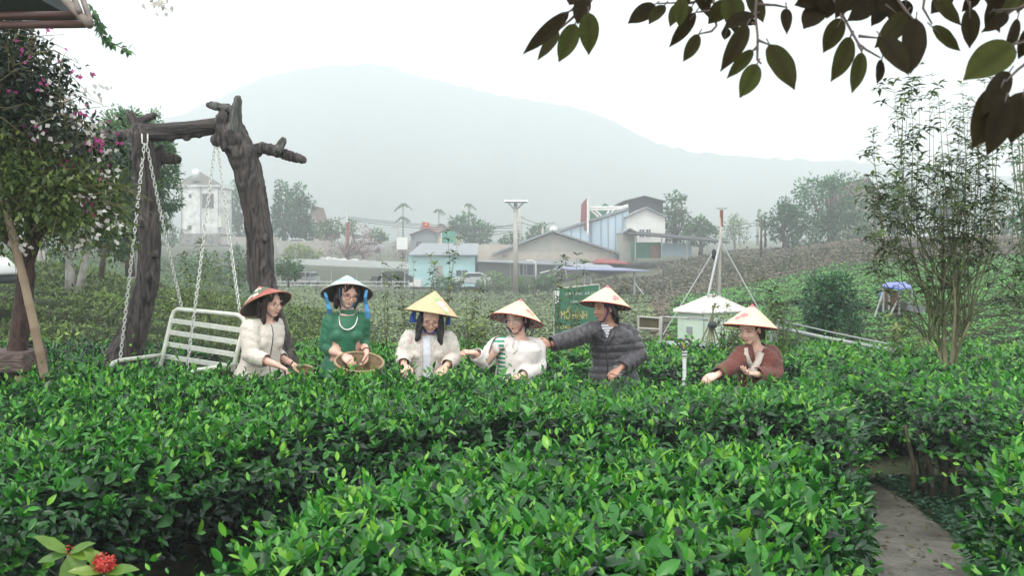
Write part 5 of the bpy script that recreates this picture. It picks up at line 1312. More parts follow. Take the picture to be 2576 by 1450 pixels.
for (a_, m1, f, r_) in forks:
    e = f + (f - m1) * 1.4 + Vector((0, 0, .25)); st.tube([f, f.lerp(e, .5) + Vector((0, 0, .02)), e], [r_ * .58, r_ * .3, .002], 6)
st.build('stems', stem_m, sh, True); L_.build('foliage', TM['olive'], sh)
# second shrub cut by the right edge
sapling('top of another whorled shrub entering at the right edge', 2620, 940, 8.2, [(2560, 245), (2545, 370), (2570, 300), (2600, 260), (2555, 400), (2530, 480), (2590, 360), (2570, 520), (2550, 560), (2610, 450)], size=.078, m=TM['dark'], gap=.08, name='tall_shrub', cat='shrub', group=None, th=.012, k=5)

# ------------------------------------------------------------------ signboard, hut, mast, platform
def text_mesh(s, size, depth=.004):
    cu = bpy.data.curves.new('t', 'FONT'); cu.body = s; cu.size = size; cu.extrude = depth; cu.align_x = 'CENTER'; cu.align_y = 'CENTER'
    o = bpy.data.objects.new('t', cu); col.objects.link(o)
    me = bpy.data.meshes.new_from_object(o.evaluated_get(bpy.context.evaluated_depsgraph_get())); bpy.data.objects.remove(o); return me
D = 16
sgn = empty('green_signboard', P(1450, 900, D), 'weathered green signboard with white and yellow lettering behind the women', 'signboard'); sgn.location.z = gz(sgn.location.x, D)
M_sgn = paint('sign_green', (.03, .17, .10), (.05, .13, .08), rough=.5, scale=4); M_ylw = paint('sign_yellow', (.62, .50, .14), (.45, .38, .12), scale=14); M_sw = paint('sign_white', (.72, .74, .72), (.5, .52, .5), scale=14)
a0, a1, a2, a3 = P(1394, 728, D), P(1507, 716, D), P(1507, 862, D), P(1394, 862, D)
MB().prism([a0, a1, a2, a3], (0, .03, 0)).build('board', M_sgn, sgn)
fm = MB(); 
for p, q in ((a0, a1), (a1, a2), (a0, a3), (a3, a2)): fm.tube([p + Vector((0, .01, 0)), q + Vector((0, .01, 0))], .014, 5)
fm.build('frame', M_concpole, sgn)
for x in (1397, 1505): MB().tube([P(x, 725, D + .05), Vector((P(x, 725, D).x, D + .05, sgn.location.z))], .02, 6).build('leg', M_concpole, sgn)
def put_text(s, px, py, hpx, wpx, m, parent, D, name='lettering', rot=0):
    me = text_mesh(s, 1.0); n = len(me.vertices); co = np.empty(n * 3); me.vertices.foreach_get('co', co); co = co.reshape(-1, 3)
    w = co[:, 0].max() - co[:, 0].min(); h = co[:, 1].max() - co[:, 1].min(); c = P(px, py, D)
    sx = wpx * D / FPX / w; sy = hpx * D / FPX / h
    x = (co[:, 0] - (co[:, 0].max() + co[:, 0].min()) / 2) * sx; z = (co[:, 1] - (co[:, 1].max() + co[:, 1].min()) / 2) * sy
    V = np.stack([c.x + x, np.full(n, D - .004) + co[:, 2] * .3, c.z + z + x * rot], -1); me.vertices.foreach_set('co', V.astype(np.float32).ravel()); me.update()
    link(name, me, m, parent, False)
put_text('HỢP TÁC XÃ CHÈ', 1465, 739, 10, 84, M_sw, sgn, D, rot=.05)
put_text('VÙNG SẢN XUẤT', 1465, 757, 9, 62, M_sw, sgn, D, rot=.03)
put_text('MÔ HÌNH', 1444, 790, 27, 66, M_ylw, sgn, D)
put_text('VƯỜN CHÈ CỔ', 1448, 822, 13, 96, M_ylw, sgn, D)
put_text('TRUYỀN THỐNG', 1445, 845, 10, 80, M_ylw, sgn, D)
mb = MB(); quadbox(mb, 1396, 732, 1407, 764, D - .012, .008); mb.build('notice', M_sw, sgn)
# framed panel + pipe
fpn = empty('framed_panel', P(1633, 900, 14), 'rusty netted panel in a pale pipe frame, left of the hut', 'panel'); fpn.location.z = gz(fpn.location.x, 14)
for (p, q) in (((1606, 797), (1660, 801)), ((1606, 826), (1658, 829)), ((1606, 797), (1606, 900)), ((1660, 797), (1658, 900))): MB().tube([P(*p, 14), P(*q, 14)], .014, 6).build('frame_bar', M_concpole, fpn)
mb = MB(); quadbox(mb, 1608, 800, 1657, 826, 14.02, .01); mb.build('net', paint('rusty_net', (.12, .11, .05), (.05, .045, .03), scale=9), fpn)
ppn = empty('water_pipe', P(1665, 900, 14.2), 'pale horizontal pipe on a post leading to the hut', 'pipe'); ppn.location.z = gz(ppn.location.x, 14.2)
MB().tube([Vector((P(1665, 796, 14.2).x, 14.2, ppn.location.z)), P(1665, 797, 14.2), P(1782, 805, 14.2)], .018, 7).build('pipe', M_metal, ppn, True)
mb = MB(); mb.box(P(1748, 802, 14.15), (.18, .05, .05)); mb.build('valve', M_metal, ppn)
D = 18.5
ht = empty('pump_hut', P(1775, 889, D), 'small pale green hut with a white pyramid metal roof', 'hut'); ht.location.z = gz(ht.location.x, D)
cA, cB, cC = P(1705, 785, D + .45), P(1770, 790, D - .1), P(1872, 783, D + .55)
cD = cA + (cC - cB); zb = ht.location.z - .1
M_hut = paint('pale_green_wall', (.62, .74, .62), (.50, .62, .50), rough=.6, scale=1.5)
mb = MB(); poly = [Vector((c.x, c.y, zb)) for c in (cA, cB, cC, cD)]; mb.prism(poly, (0, 0, cB.z + .02 - zb)); mb.build('wall', M_hut, ht)
M_rib = mat('ribbed_white_roof', (.80, .79, .76), (.62, .58, .54), rough=.5, scale=3)
cen = (cA + cC) / 2; ap = Vector((cen.x + .03, cen.y, P(1808, 741, D + .5).z)); e = 1.14; zr = cB.z + .03
ring = [Vector((cen.x + (c.x - cen.x) * e, cen.y + (c.y - cen.y) * e, zr)) for c in (cA, cB, cC, cD)]
mb = MB(); mb.add(ring + [ap] + [v + Vector((0, 0, -.025)) for v in ring], [(0, 1, 4), (1, 2, 4), (2, 3, 4), (3, 0, 4), (0, 5, 6, 1), (1, 6, 7, 2), (2, 7, 8, 3), (3, 8, 5, 0), (5, 8, 7, 6)]); mb.build('roof', M_rib, ht)
mb = MB()
for i in range(4):
    a_, b_ = ring[i], ring[(i + 1) % 4]
    for k in range(1, 14):
        q = k / 14; p = a_.lerp(b_, q); t_ = min(q, 1 - q) * 2; top_ = p.lerp(ap, t_) if False else Vector(p).lerp(ap + (p - (a_ + b_) / 2) * 0, t_)
        dirv = (ap - (a_ + b_) / 2); top_ = p + dirv * t_; mb.tube([p + Vector((0, 0, .006)), top_ + Vector((0, 0, .006))], .008, 4)
    mb.tube([a_ + Vector((0, 0, .01)), ap + Vector((0, 0, .012))], .016, 5)
mb.build('roof_ribs', M_rib, ht)
MB().tube([Vector((cB.x, cB.y - .02, zb)), Vector((cB.x, cB.y - .02, cB.z))], .012, 5).build('corner_trim', M_metal, ht)
mb = MB(); c = cB.lerp(cA, .55); mb.box((c.x, c.y - .06, c.z - .32), (.12, .03, .12)); mb.build('vent', M_roofg, ht)
mst = empty('guyed_mast', P(1812, 870, 19.8), 'thin mast with a T-shaped top braced by five slanting poles behind the hut', 'mast'); mst.location.z = gz(mst.location.x, 19.8)
Dm = 19.8
MB().tube([Vector((P(1808, 700, Dm).x, Dm, mst.location.z)), P(1812, 600, Dm), P(1815, 540, Dm)], [.04, .03, .03], 8).build('pole', M_concpole, mst, True)
MB().tube([P(1815, 570, Dm), P(1815, 528, Dm)], .034, 7).build('sleeve', M_rust, mst)
MB().tube([P(1803, 524, Dm), P(1829, 524, Dm)], .015, 6).build('crossbar', M_metal, mst)
for (x, y, dd, r_) in ((1712, 770, -.3, .012), (1781, 745, -1.0, .024), (1800, 750, .4, .015), (1833, 745, .5, .01), (1905, 772, -.2, .017)):
    a_ = P(1812, 605, Dm); b_ = P(x, y, Dm + dd); v = (b_ - a_); b2 = a_ + v * ((a_.z - mst.location.z) / (a_.z - b_.z)); 
    MB().tube([a_, b_ if abs(dd) > .9 else b2], r_, 6).build('brace_pole', M_metal, mst)
mb = MB(); mb.ell(P(1796, 640, Dm - .05), (.05, .05, .11)); mb.build('knot', M_dark, mst, True)
pt = empty('platform_table', P(1745, 900, 13.4), 'thin grey platform table in front of the hut', 'table'); pt.location.z = gz(pt.location.x, 13.4)
z_ = P(1745, 868, 13.4).z
mb = MB(); mb.box((P(1745, 868, 13.4).x, 13.4, z_), (.98, .8, .035), Matrix.Rotation(R(-6), 3, 'Z')); mb.build('table_top', M_roofg, pt)
for dx, dy in ((-.42, -.3), (.42, -.3), (.4, .33), (-.4, .33)): c = P(1745, 868, 13.4); MB().tube([(c.x + dx, 13.4 + dy, z_), (c.x + dx * 1.02, 13.4 + dy, pt.location.z)], .02, 6).build('leg', M_metal, pt)
tr_ = empty('stick_tripod', P(1795, 866, 13.4), 'bundle of bare sticks tied into a tripod on the platform', 'tripod')
for (x, y) in ((1760, 868), (1776, 871), (1784, 869), (1792, 871), (1800, 870), (1812, 867)): MB().tube([P(x, y, 13.3 + random.uniform(-.1, .1)), P(1788 + (x - 1786) * .25, 822, 13.4), P(1796 - (x - 1786) * .12, 768, 13.4)], [.012, .011, .008], 6).build('stick', stem_pale, tr_)
mb = MB(); mb.ell(P(1793, 818, 13.33), (.07, .06, .05)); mb.build('binding', M_dark, tr_, True)
# pipes slanting on the right
for (p0, p1, r_, l) in (((1940, 822), (2272, 888), .028, 'thick grey pipe slanting down to the right of the last woman'), ((1955, 805), (2262, 872), .010, 'thin cable slanting above the thick grey pipe')):
    A_, B_ = P(*p0, 15), P(*p1, 11); root = empty('slanting_pipe', B_, l, 'pipe'); root.location.z = B_.z
    MB().tube([A_, A_.lerp(B_, .5) + Vector((0, 0, -.01)), B_, B_ + Vector((.02, -.1, -.5))], r_, 8).build('pipe', M_metal, root, True)
    MB().tube([A_, Vector((A_.x, A_.y, gz(A_.x, A_.y)))], .02, 6).build('support', M_metal, root)
# sprinkler among the leaves
D = 7.25; sp = empty('sprinkler', (P(1721, 980, D).x, D, gz(1.2, D)), 'white sprinkler riser with a heart-shaped wire head above the tea', 'sprinkler')
M_pvc = paint('white_pvc', (.46, .48, .47), (.34, .36, .35), rough=.4, scale=6)
MB().tube([Vector((P(1722, 980, D).x, D, sp.location.z)), P(1722, 885, D)], .0145, 10).build('riser', M_pvc, sp, True)
for y in (884, 892, 955, 968): MB().tube([P(1722, y, D), P(1722, y + 4, D)], .022, 10).build('collar', M_pvc, sp, True)
MB().tube([P(1721, 884, D), P(1719, 866, D), P(1716, 860, D)], [.011, .010, .009], 8).build('nozzle', paint('brass', (.42, .38, .10)), sp, True)
hp = []
for k in range(25):
    a = 2 * math.pi * k / 24 ; x = 16 * math.sin(a) ** 3; y = 13 * math.cos(a) - 5 * math.cos(2 * a) - 2 * math.cos(3 * a) - math.cos(4 * a); hp.append(P(1720 + x * 1.08, 866 - y * 1.05, D - .01))
MB().tube(hp, .0075, 6, cap=False).build('heart_wire', mat('grey_wire', (.07, .07, .068), rough=.5), sp, True)
# blue canopy on the right slope
D = 21.5; bc = empty('blue_canopy', P(2255, 790, D), 'small blue sheet canopy on poles over barrels on the right slope', 'canopy'); bc.location.z = gz(bc.location.x, D)
r = MB(); a_ = [P(2216, 722, D), P(2262, 730, D - .4), P(2296, 726, D - .2), P(2275, 713, D + .9), P(2232, 714, D + .9)]; r.add(a_ + [v + Vector((0, 0, .03)) for v in a_], [(0, 1, 2, 3, 4), (9, 8, 7, 6, 5), (0, 5, 6, 1), (1, 6, 7, 2), (2, 7, 8, 3), (3, 8, 9, 4), (4, 9, 5, 0)]); r.build('roof', M_bluetarp, bc)
for (x0, y0, x1, y1) in ((2222, 722, 2222, 785), (2262, 730, 2262, 792), (2293, 727, 2293, 785), (2221, 738, 2200, 800), (2236, 720, 2236, 780), (2257, 758, 2240, 792)): MB().tube([P(x0, y0, D), P(x1, y1, D)], .025, 6).build('post', M_metal, bc)
br = empty('rusty_barrel', P(2238, 782, D + .2), 'blue and rust coloured barrel under the blue canopy', 'barrel')
mb = MB(); mb.lathe([(0, 0), (.17, 0), (.175, .2), (.17, .42), (.0, .43)], Matrix.Translation(P(2238, 780, D + .3)), 18); mb.build('drum', M_rust, br, True)
mb = MB(); mb.lathe([(0, 0), (.12, 0), (.125, .2), (.12, .38), (.0, .4)], Matrix.Translation(P(2226, 778, D + .5)), 18); mb.build('blue_drum', paint('blue_plastic', (.06, .14, .34)), br, True)
pr_ = empty('sheet_pile', P(2292, 785, D), 'stack of grey corrugated sheets right of the blue canopy', 'sheet pile')
for k in range(4): MB().box(P(2293, 782 - k * 5, D + .2) , (.42, .5, .025), Matrix.Rotation(R(14), 3, 'Y')).build('sheet', M_roofg, pr_)

# ------------------------------------------------------------------ path, ixora, overhanging branch
pw = [(1.15, 3.0), (1.62, 4.1), (1.98, 5.0), (2.25, 5.7), (2.42, 6.3), (2.50, 6.8)]; wds_ = [.36, .36, .34, .25, .12, .03]
vs = []; fs = []
for i, (x, y) in enumerate(pw):
    a_ = pw[max(i - 1, 0)]; b_ = pw[min(i + 1, len(pw) - 1)]; t_ = Vector((b_[0] - a_[0], b_[1] - a_[1])).normalized(); nrm_ = Vector((t_.y, -t_.x))
    wd_ = wds_[i]
    for sgn_ in (-1, -.33, .33, 1):
        X, Y = x + nrm_.x * wd_ * sgn_ * (1.5 if i == 0 else 1), y + nrm_.y * wd_ * sgn_; vs.append((X, Y, gz(X, Y) + .03))
for i in range(len(pw) - 1):
    for k in range(3): fs.append((i * 4 + k, (i + 1) * 4 + k, (i + 1) * 4 + k + 1, i * 4 + k + 1))
me = bpy.data.meshes.new('path'); me.from_pydata(vs, [], fs)
tag(link('path', me, mat('wet_cement_path', (.15, .14, .12), (.035, .032, .024), rough=.35, scale=2.6, bump=.5, bscale=30, detail=9, wid=.16)), kind='structure')
L_ = Leaves(); n = 7000
x = rng.normal(2.68, .32, n); y = rng.uniform(5.0, 7.3, n); p = np.stack([x, y, ground_z(x, y) + rng.uniform(.0, .08, n)], -1)
k_ = (np.abs(x - np.interp(y, [q[1] for q in pw], [q[0] for q in pw])) > np.interp(y, [q[1] for q in pw], wds_) + .02 + rng.normal(0, .03, n)); p = p[k_]; n = len(p)
L_.add(p, _norm(rand_dirs(n) * [1, 1, .3] + [0, 0, .3]), _norm(rand_dirs(n) * .3 + [0, 0, 1]), rng.uniform(.02, .05, n), rng.uniform(.015, .035, n), np.full(n, .2), rng.uniform(.1, .5, n), 1)
tag(L_.build('clover_patch', TM['dark']), 'low dark clover growing beside the wet path under the tea', 'clover', kind='stuff')
M_ixl = leaf_mat('ixora_leaf', [(0, (.03, .09, .02)), (.5, (.07, .17, .025)), (1, (.18, .28, .03))], rough=.35, trans=.3)
M_ixf = leaf_mat('ixora_flower', [(0, (.28, .015, .015)), (.6, (.55, .04, .03)), (1, (.72, .16, .12))], rough=.6, trans=.25)
def ixora(label, px, py, D, r, leafs, fl):
    c = P(px, py, D); root = empty('ixora', (c.x, c.y, gz(c.x, c.y)), label, 'flower', 'ixora flowers at the near left corner'); 
    MB().tube([(c.x + .03, c.y + .02, root.location.z), (c.x, c.y, c.z - r)], .005, 6).build('stem', stem_m, root)
    L_ = Leaves()
    for (dx, dy, ln) in leafs:
        d = Vector((dx, -.25, dy)).normalized(); L_.add([c + Vector((0, 0, -r * .8))], [d], [(-dx * .3, -.6, .8)], [ln], [ln * .36], [.12], [random.uniform(.5, .95)], 2)
    L_.build('leaves', M_ixl, root)
    F_ = Leaves(); m = fl
    q = rand_dirs(m); q[:, 1] = -np.abs(q[:, 1]) * .9; q[:, 2] = q[:, 2] * .8 + .15
    for k in range(4):
        F_.add(np.array(c) + q * r * rng.uniform(.75, 1.0, m)[:, None], _norm(rand_dirs(m) * 1.1 + q * .35), q, np.full(m, r * .33), np.full(m, r * .17), np.full(m, .3), rng.random(m), 1)
    F_.build('petals', M_ixf, root)
ixora('open round red ixora bloom near the bottom left corner', 262, 1421, 2.55, .029, [(-1, .2, .09), (1, .25, .10), (.8, -.3, .09), (-.4, .7, .08)], 110)
ixora('ixora bud with yellow-green leaves left of the open bloom', 172, 1385, 2.6, .014, [(-1, .75, .10), (1, .55, .085), (-.95, -.15, .08), (.95, .05, .11), (.1, -1, .14), (.6, -.5, .1)], 12)
# overhanging branch of a big-leaved tree, close to the camera
M_ov = leaf_mat('overhead_leaf', [(0, (.020, .013, .005)), (.45, (.034, .030, .007)), (.75, (.040, .048, .008)), (1, (.060, .070, .014))], rough=.6, trans=.5, spec=.12)
M_tw = mat('overhead_twig', (.10, .075, .065), (.05, .04, .035), rough=.8, scale=30)
ov = empty('overhanging_branch', (1.3, 2.3, 3.2), 'dark big-leaved branches hanging into the sky at the upper right', 'branch')
# (base x, base y, tip x, tip y, width, depth, tone)
LVS = [(1432, 28, 1314, 138, 34, 2.2, .1), (1405, 78, 1352, 152, 28, 2.25, .6), (1447, 58, 1405, 158, 44, 2.15, .8), (1480, 30, 1480, 135, 46, 2.1, .8), (1475, -8, 1452, 60, 40, 2.15, .1), (1440, -10, 1432, 14, 30, 2.2, 0),
 (1648, 10, 1578, 60, 38, 2.2, .05), (1672, 12, 1632, 62, 30, 2.2, .5), (1712, 5, 1685, 66, 32, 2.15, .6), (1750, 30, 1684, 118, 30, 2.1, .15), (1758, 85, 1716, 158, 30, 2.05, .5), (1740, 16, 1722, 40, 18, 2.2, .3),
 (1838, -20, 1850, 82, 58, 2.0, .8), (1898, 35, 1820, 70, 36, 2.0, .1), (1880, 60, 1816, 172, 40, 1.98, .3), (1895, 125, 1834, 195, 30, 1.95, .7), (1905, 160, 1862, 245, 44, 1.93, .95), (1935, 110, 1998, 228, 60, 1.95, .6), (1830, 70, 1822, 100, 22, 2.0, .1), (1978, 20, 1982, 76, 26, 2.05, .1),
 (2060, -10, 2005, 10, 40, 2.0, 0), (2068, 15, 2020, 76, 50, 2.0, .1), (2100, -10, 2085, 40, 30, 2.0, 0), (2118, 45, 2072, 132, 44, 1.95, .5), (2140, 92, 2092, 204, 46, 1.9, .6), (2168, 130, 2142, 236, 34, 1.88, .7), (2218, 150, 2204, 212, 26, 1.88, .1),
 (2240, 20, 2300, 70, 46, 1.92, .1), (2280, 30, 2195, 125, 46, 1.9, .45), (2305, 45, 2290, 186, 60, 1.88, .1), (2215, 90, 2290, 182, 56, 1.86, .2), (2230, -20, 2150, 20, 46, 1.95, 0), (2190, 10, 2140, 45, 40, 1.95, 0),
 (2345, -15, 2415, 66, 46, 1.9, .5), (2344, 66, 2412, 130, 40, 1.88, .6), (2440, 18, 2438, 122, 44, 1.85, .2), (2500, 22, 2530, -8, 20, 1.9, 0), (2538, 34, 2478, 76, 30, 1.85, 0), (2480, -20, 2500, 18, 36, 1.9, 0),
 (2550, 110, 2425, 198, 78, 1.75, 1.0), (2560, 45, 2535, 140, 26, 1.8, .1), (2540, 180, 2470, 290, 50, 1.72, .1), (2520, 215, 2448, 372, 78, 1.70, .15), (2530, 250, 2490, 388, 60, 1.68, .1), (2576, 230, 2545, 360, 70, 1.7, .1), (2600, 60, 2566, 150, 40, 1.75, .1), (2250, -30, 2210, 30, 50, 1.95, .0), (2010, -25, 2040, 20, 40, 2.0, .1), (1780, -20, 1770, 20, 34, 2.1, .1), (1900, -20, 1880, 14, 34, 2.05, .2), (1890, 40, 1870, 62, 40, 2.0, .2)]
_r = random.Random(11)
for k_ in range(20):
    x_ = _r.choice([_r.uniform(1600, 1960), _r.uniform(1960, 2340), _r.uniform(2340, 2600)]); y_ = _r.uniform(-45, 12); LVS.append((x_, y_, x_ + _r.uniform(-60, 45), y_ + _r.uniform(55, 85), _r.uniform(26, 44), _r.uniform(1.95, 2.15), _r.choice([0, .1, .2, .5, .8])))
BV, BF, BT = [], [], []
def big_leaf(p, d, u, w, curl, tn):
    ln = d.length; d = d.normalized(); s = d.cross(u).normalized(); u = s.cross(d); nst = 13; b0 = len(BV); ph = random.uniform(0, 6)
    sk = random.uniform(-.10, .10)
    for i in range(nst):
        t = i / (nst - 1); wd = w * .5 * max(.012, (math.sin(math.pi * min(1, t * 1.02) ** .82) ** .72) * (1 - .55 * max(0, t - .8) / .2 * .6)) if 0 < i < nst - 1 else .0004
        c = p + d * ln * t - u * ln * curl * t * t + s * ln * sk * t * (1 - t)
        for k, q in enumerate((-1, -.55, 0, .55, 1)):
            BV.append(tuple(c + s * wd * q + u * (abs(q) * wd * .22 + .03 * wd * math.sin(t * 19 + ph) * abs(q)))); BT.append(min(1, max(0, tn + (-.25 if k == 2 else 0) + .12 * math.sin(t * 40) * (abs(q) > 0) * .5)))
    for i in range(nst - 1):
        for k in range(4): a = b0 + i * 5 + k; BF.append((a, a + 1, a + 6, a + 5))
for (x0, y0, x1, y1, w, Dl, tn) in LVS:
    a_ = P(x0, y0, Dl); b_ = P(x1, y1, Dl - random.uniform(-.02, .05)); d = b_ - a_; ln = d.length
    view = Vector((0, -1, 0)); uN = (view + Vector((random.uniform(-.25, .25), 0, random.uniform(-.2, .5)))).normalized()
    n_ = 9
    big_leaf(a_, d, uN, w * Dl / FPX * 1.12, random.uniform(-.08, .16), tn)
leaf_o = link('foliage', np_mesh('foliage', np.array(BV), np.array(BF), np.array(BT)), M_ov, ov)

tws = [[(1500, -20, 2.15), (1475, 10, 2.15), (1450, 50, 2.15)], [(1500, -20, 2.15), (1480, 12, 2.15), (1410, 35, 2.2)], [(1450, 35, 2.15), (1412, 70, 2.2)],
 [(1840, -30, 2.1), (1745, 5, 2.15), (1650, 8, 2.2)], [(1745, 5, 2.15), (1700, 12, 2.2)], [(1790, -25, 2.1), (1798, 20, 2.1), (1802, 65, 2.08), (1790, 78, 2.06), (1758, 85, 2.05)], [(1797, 25, 2.1), (1752, 30, 2.1)],
 [(1905, -30, 2.0), (1900, 35, 2.0), (1906, 90, 1.97), (1905, 150, 1.95), (1915, 160, 1.94)], [(1900, 60, 1.99), (1885, 55, 1.99)], [(1906, 100, 1.96), (1935, 112, 1.95)], [(1906, 120, 1.96), (1895, 126, 1.95)], [(1905, 10, 2.0), (1950, 12, 2.02), (1980, 18, 2.05)],
 [(2080, -30, 2.0), (2110, 20, 1.98), (2140, 75, 1.93), (2160, 110, 1.9), (2180, 125, 1.88), (2215, 145, 1.88)], [(2112, 30, 1.97), (2118, 45, 1.95)], [(2145, 80, 1.93), (2138, 95, 1.91)], [(2160, 112, 1.9), (2168, 130, 1.88)], [(2160, 90, 1.9), (2210, 95, 1.88)],
 [(2330, -30, 1.9), (2322, 20, 1.89), (2345, 60, 1.88)], [(2420, -30, 1.88), (2440, 15, 1.86)], [(2600, 0, 1.8), (2560, 22, 1.82), (2500, 26, 1.85), (2540, 34, 1.85)], [(2620, 60, 1.75), (2575, 105, 1.75), (2550, 112, 1.75)], [(2620, 130, 1.72), (2560, 175, 1.72), (2530, 205, 1.7)], [(2620, 200, 1.7), (2580, 225, 1.7)], [(1870, -30, 2.0), (1840, -18, 2.0)], [(2240, -30, 1.94), (2280, 28, 1.9), (2300, 50, 1.88)]]
mb = MB()
for tp in tws: mb.tube([P(*q) for q in tp], [.0035] + [.0026] * (len(tp) - 2) + [.0016], 6)
for (x0, y0, x1, y1, w, Dl, tn) in LVS:
    a_ = P(x0, y0, Dl); d = (P(x1, y1, Dl) - a_).normalized(); mb.tube([a_ - d * .012, a_ + d * .02], .0014, 4)
mb.build('twigs', M_tw, ov, True)
mb = MB()
mb.tube([P(1380, -60, 2.2), P(1700, -70, 2.15), P(2050, -60, 2.0), P(2400, -60, 1.9), P(2800, -90, 1.8), P(3600, 200, 1.9)], [.006, .009, .012, .016, .02, .03], 8); mb.build('limb', M_tw, ov, True)
# fallen leaves and twigs on the path
L_ = Leaves(); n = 260; y = rng.uniform(3.6, 6.9, n); x = np.interp(y, [q[1] for q in pw], [q[0] for q in pw]) + rng.normal(0, .26, n)
L_.add(np.stack([x, y, ground_z(x, y) + .036], -1), _norm(rand_dirs(n) * [1, 1, .15]), _norm(rand_dirs(n) * .3 + [0, 0, 1]), rng.uniform(.025, .06, n), rng.uniform(.01, .025, n), np.full(n, .1), rng.random(n), 1)
tag(L_.build('fallen_leaves', leaf_mat('dead_leaf', [(0, (.03, .018, .01)), (.6, (.09, .06, .03)), (1, (.07, .10, .03))], rough=.8, trans=0)), 'brown fallen leaves scattered over the wet path', 'fallen leaves', kind='stuff')
# ------------------------------------------------------------------ people
from mathutils.bvhtree import BVHTree
def skin_mat(name, c):
    m, N, L = nm(name); out = N.new('ShaderNodeOutputMaterial'); b = N.new('ShaderNodeBsdfPrincipled'); L.new(b.outputs[0], out.inputs[0])
    tcn = N.new('ShaderNodeTexCoord'); n = N.new('ShaderNodeTexNoise'); n.inputs['Scale'].default_value = 14; n.inputs['Detail'].default_value = 3; L.new(tcn.outputs['Object'], n.inputs['Vector'])
    r = N.new('ShaderNodeValToRGB'); e = r.color_ramp.elements; e[0].position = .35; e[0].color = (c[0] * .9, c[1] * .78, c[2] * .74, 1); e[1].position = .65; e[1].color = (*c, 1)
    L.new(n.outputs['Fac'], r.inputs['Fac']); L.new(r.outputs[0], b.inputs['Base Color']); b.inputs['Roughness'].default_value = .5
    b.inputs['Subsurface Weight'].default_value = .12; b.inputs['Subsurface Scale'].default_value = .01; b.inputs['Subsurface Radius'].default_value = (1, .35, .2)
    return m
M_skin = skin_mat('skin_fair', (.78, .52, .42)); M_skin2 = skin_mat('skin_tan', (.50, .30, .22))
def hair_mat(name, c1, c2):
    m, N, L = nm(name); out = N.new('ShaderNodeOutputMaterial'); b = N.new('ShaderNodeBsdfPrincipled'); L.new(b.outputs[0], out.inputs[0])
    tcn = N.new('ShaderNodeTexCoord'); mp = N.new('ShaderNodeMapping'); mp.inputs['Scale'].default_value = (1, 1, .1); L.new(tcn.outputs['Object'], mp.inputs[0])
    n = N.new('ShaderNodeTexNoise'); n.inputs['Scale'].default_value = 160; n.inputs['Detail'].default_value = 2; L.new(mp.outputs[0], n.inputs['Vector'])
    r = N.new('ShaderNodeValToRGB'); e = r.color_ramp.elements; e[0].position = .4; e[0].color = (*c2, 1); e[1].position = .65; e[1].color = (*c1, 1)
    L.new(n.outputs['Fac'], r.inputs['Fac']); L.new(r.outputs[0], b.inputs['Base Color']); b.inputs['Roughness'].default_value = .42
    bp = N.new('ShaderNodeBump'); bp.inputs['Strength'].default_value = .8; bp.inputs['Distance'].default_value = .004; L.new(n.outputs['Fac'], bp.inputs['Height']); L.new(bp.outputs[0], b.inputs['Normal'])
    return m
M_hairb = hair_mat('hair_brown', (.055, .026, .022), (.016, .009, .008)); M_hairk = hair_mat('hair_black', (.022, .018, .02), (.006, .005, .006))
M_eye = mat('eye_dark', (.02, .014, .012), rough=.3); M_lip = mat('lip', (.42, .10, .10), rough=.4, scale=30); M_teeth = mat('teeth', (.78, .76, .70), rough=.3)
def cloth(name, c, c2=None, **k): return mat(name, c, c2 or tuple(x * .85 for x in c), rough=k.pop('rough', .85), scale=k.pop('scale', 5), bump=k.pop('bump', .35), bscale=k.pop('bscale', 13), sheen=.15, **k)
def stripe_mat(name, c1, c2, per, frac=.5, axis=2):
    m, N, L = nm(name); out = N.new('ShaderNodeOutputMaterial'); b = N.new('ShaderNodeBsdfPrincipled'); L.new(b.outputs[0], out.inputs[0])
    tcn = N.new('ShaderNodeTexCoord'); sx = N.new('ShaderNodeSeparateXYZ'); L.new(tcn.outputs['Object'], sx.inputs[0])
    n = N.new('ShaderNodeTexNoise'); n.inputs['Scale'].default_value = 7; L.new(tcn.outputs['Object'], n.inputs['Vector'])
    a = N.new('ShaderNodeMath'); a.operation = 'MULTIPLY_ADD'; a.inputs[1].default_value = .012; L.new(n.outputs['Fac'], a.inputs[0]); L.new(sx.outputs[axis], a.inputs[2])
    d = N.new('ShaderNodeMath'); d.operation = 'DIVIDE'; d.inputs[1].default_value = per; L.new(a.outputs[0], d.inputs[0])
    f = N.new('ShaderNodeMath'); f.operation = 'FRACT'; L.new(d.outputs[0], f.inputs[0])
    g = N.new('ShaderNodeMath'); g.operation = 'GREATER_THAN'; g.inputs[1].default_value = frac; L.new(f.outputs[0], g.inputs[0])
    mx = N.new('ShaderNodeMix'); mx.data_type = 'RGBA'; mx.inputs[6].default_value = (*c1, 1); mx.inputs[7].default_value = (*c2, 1); L.new(g.outputs[0], mx.inputs[0]); L.new(mx.outputs[2], b.inputs['Base Color']); b.inputs['Roughness'].default_value = .85
    return m
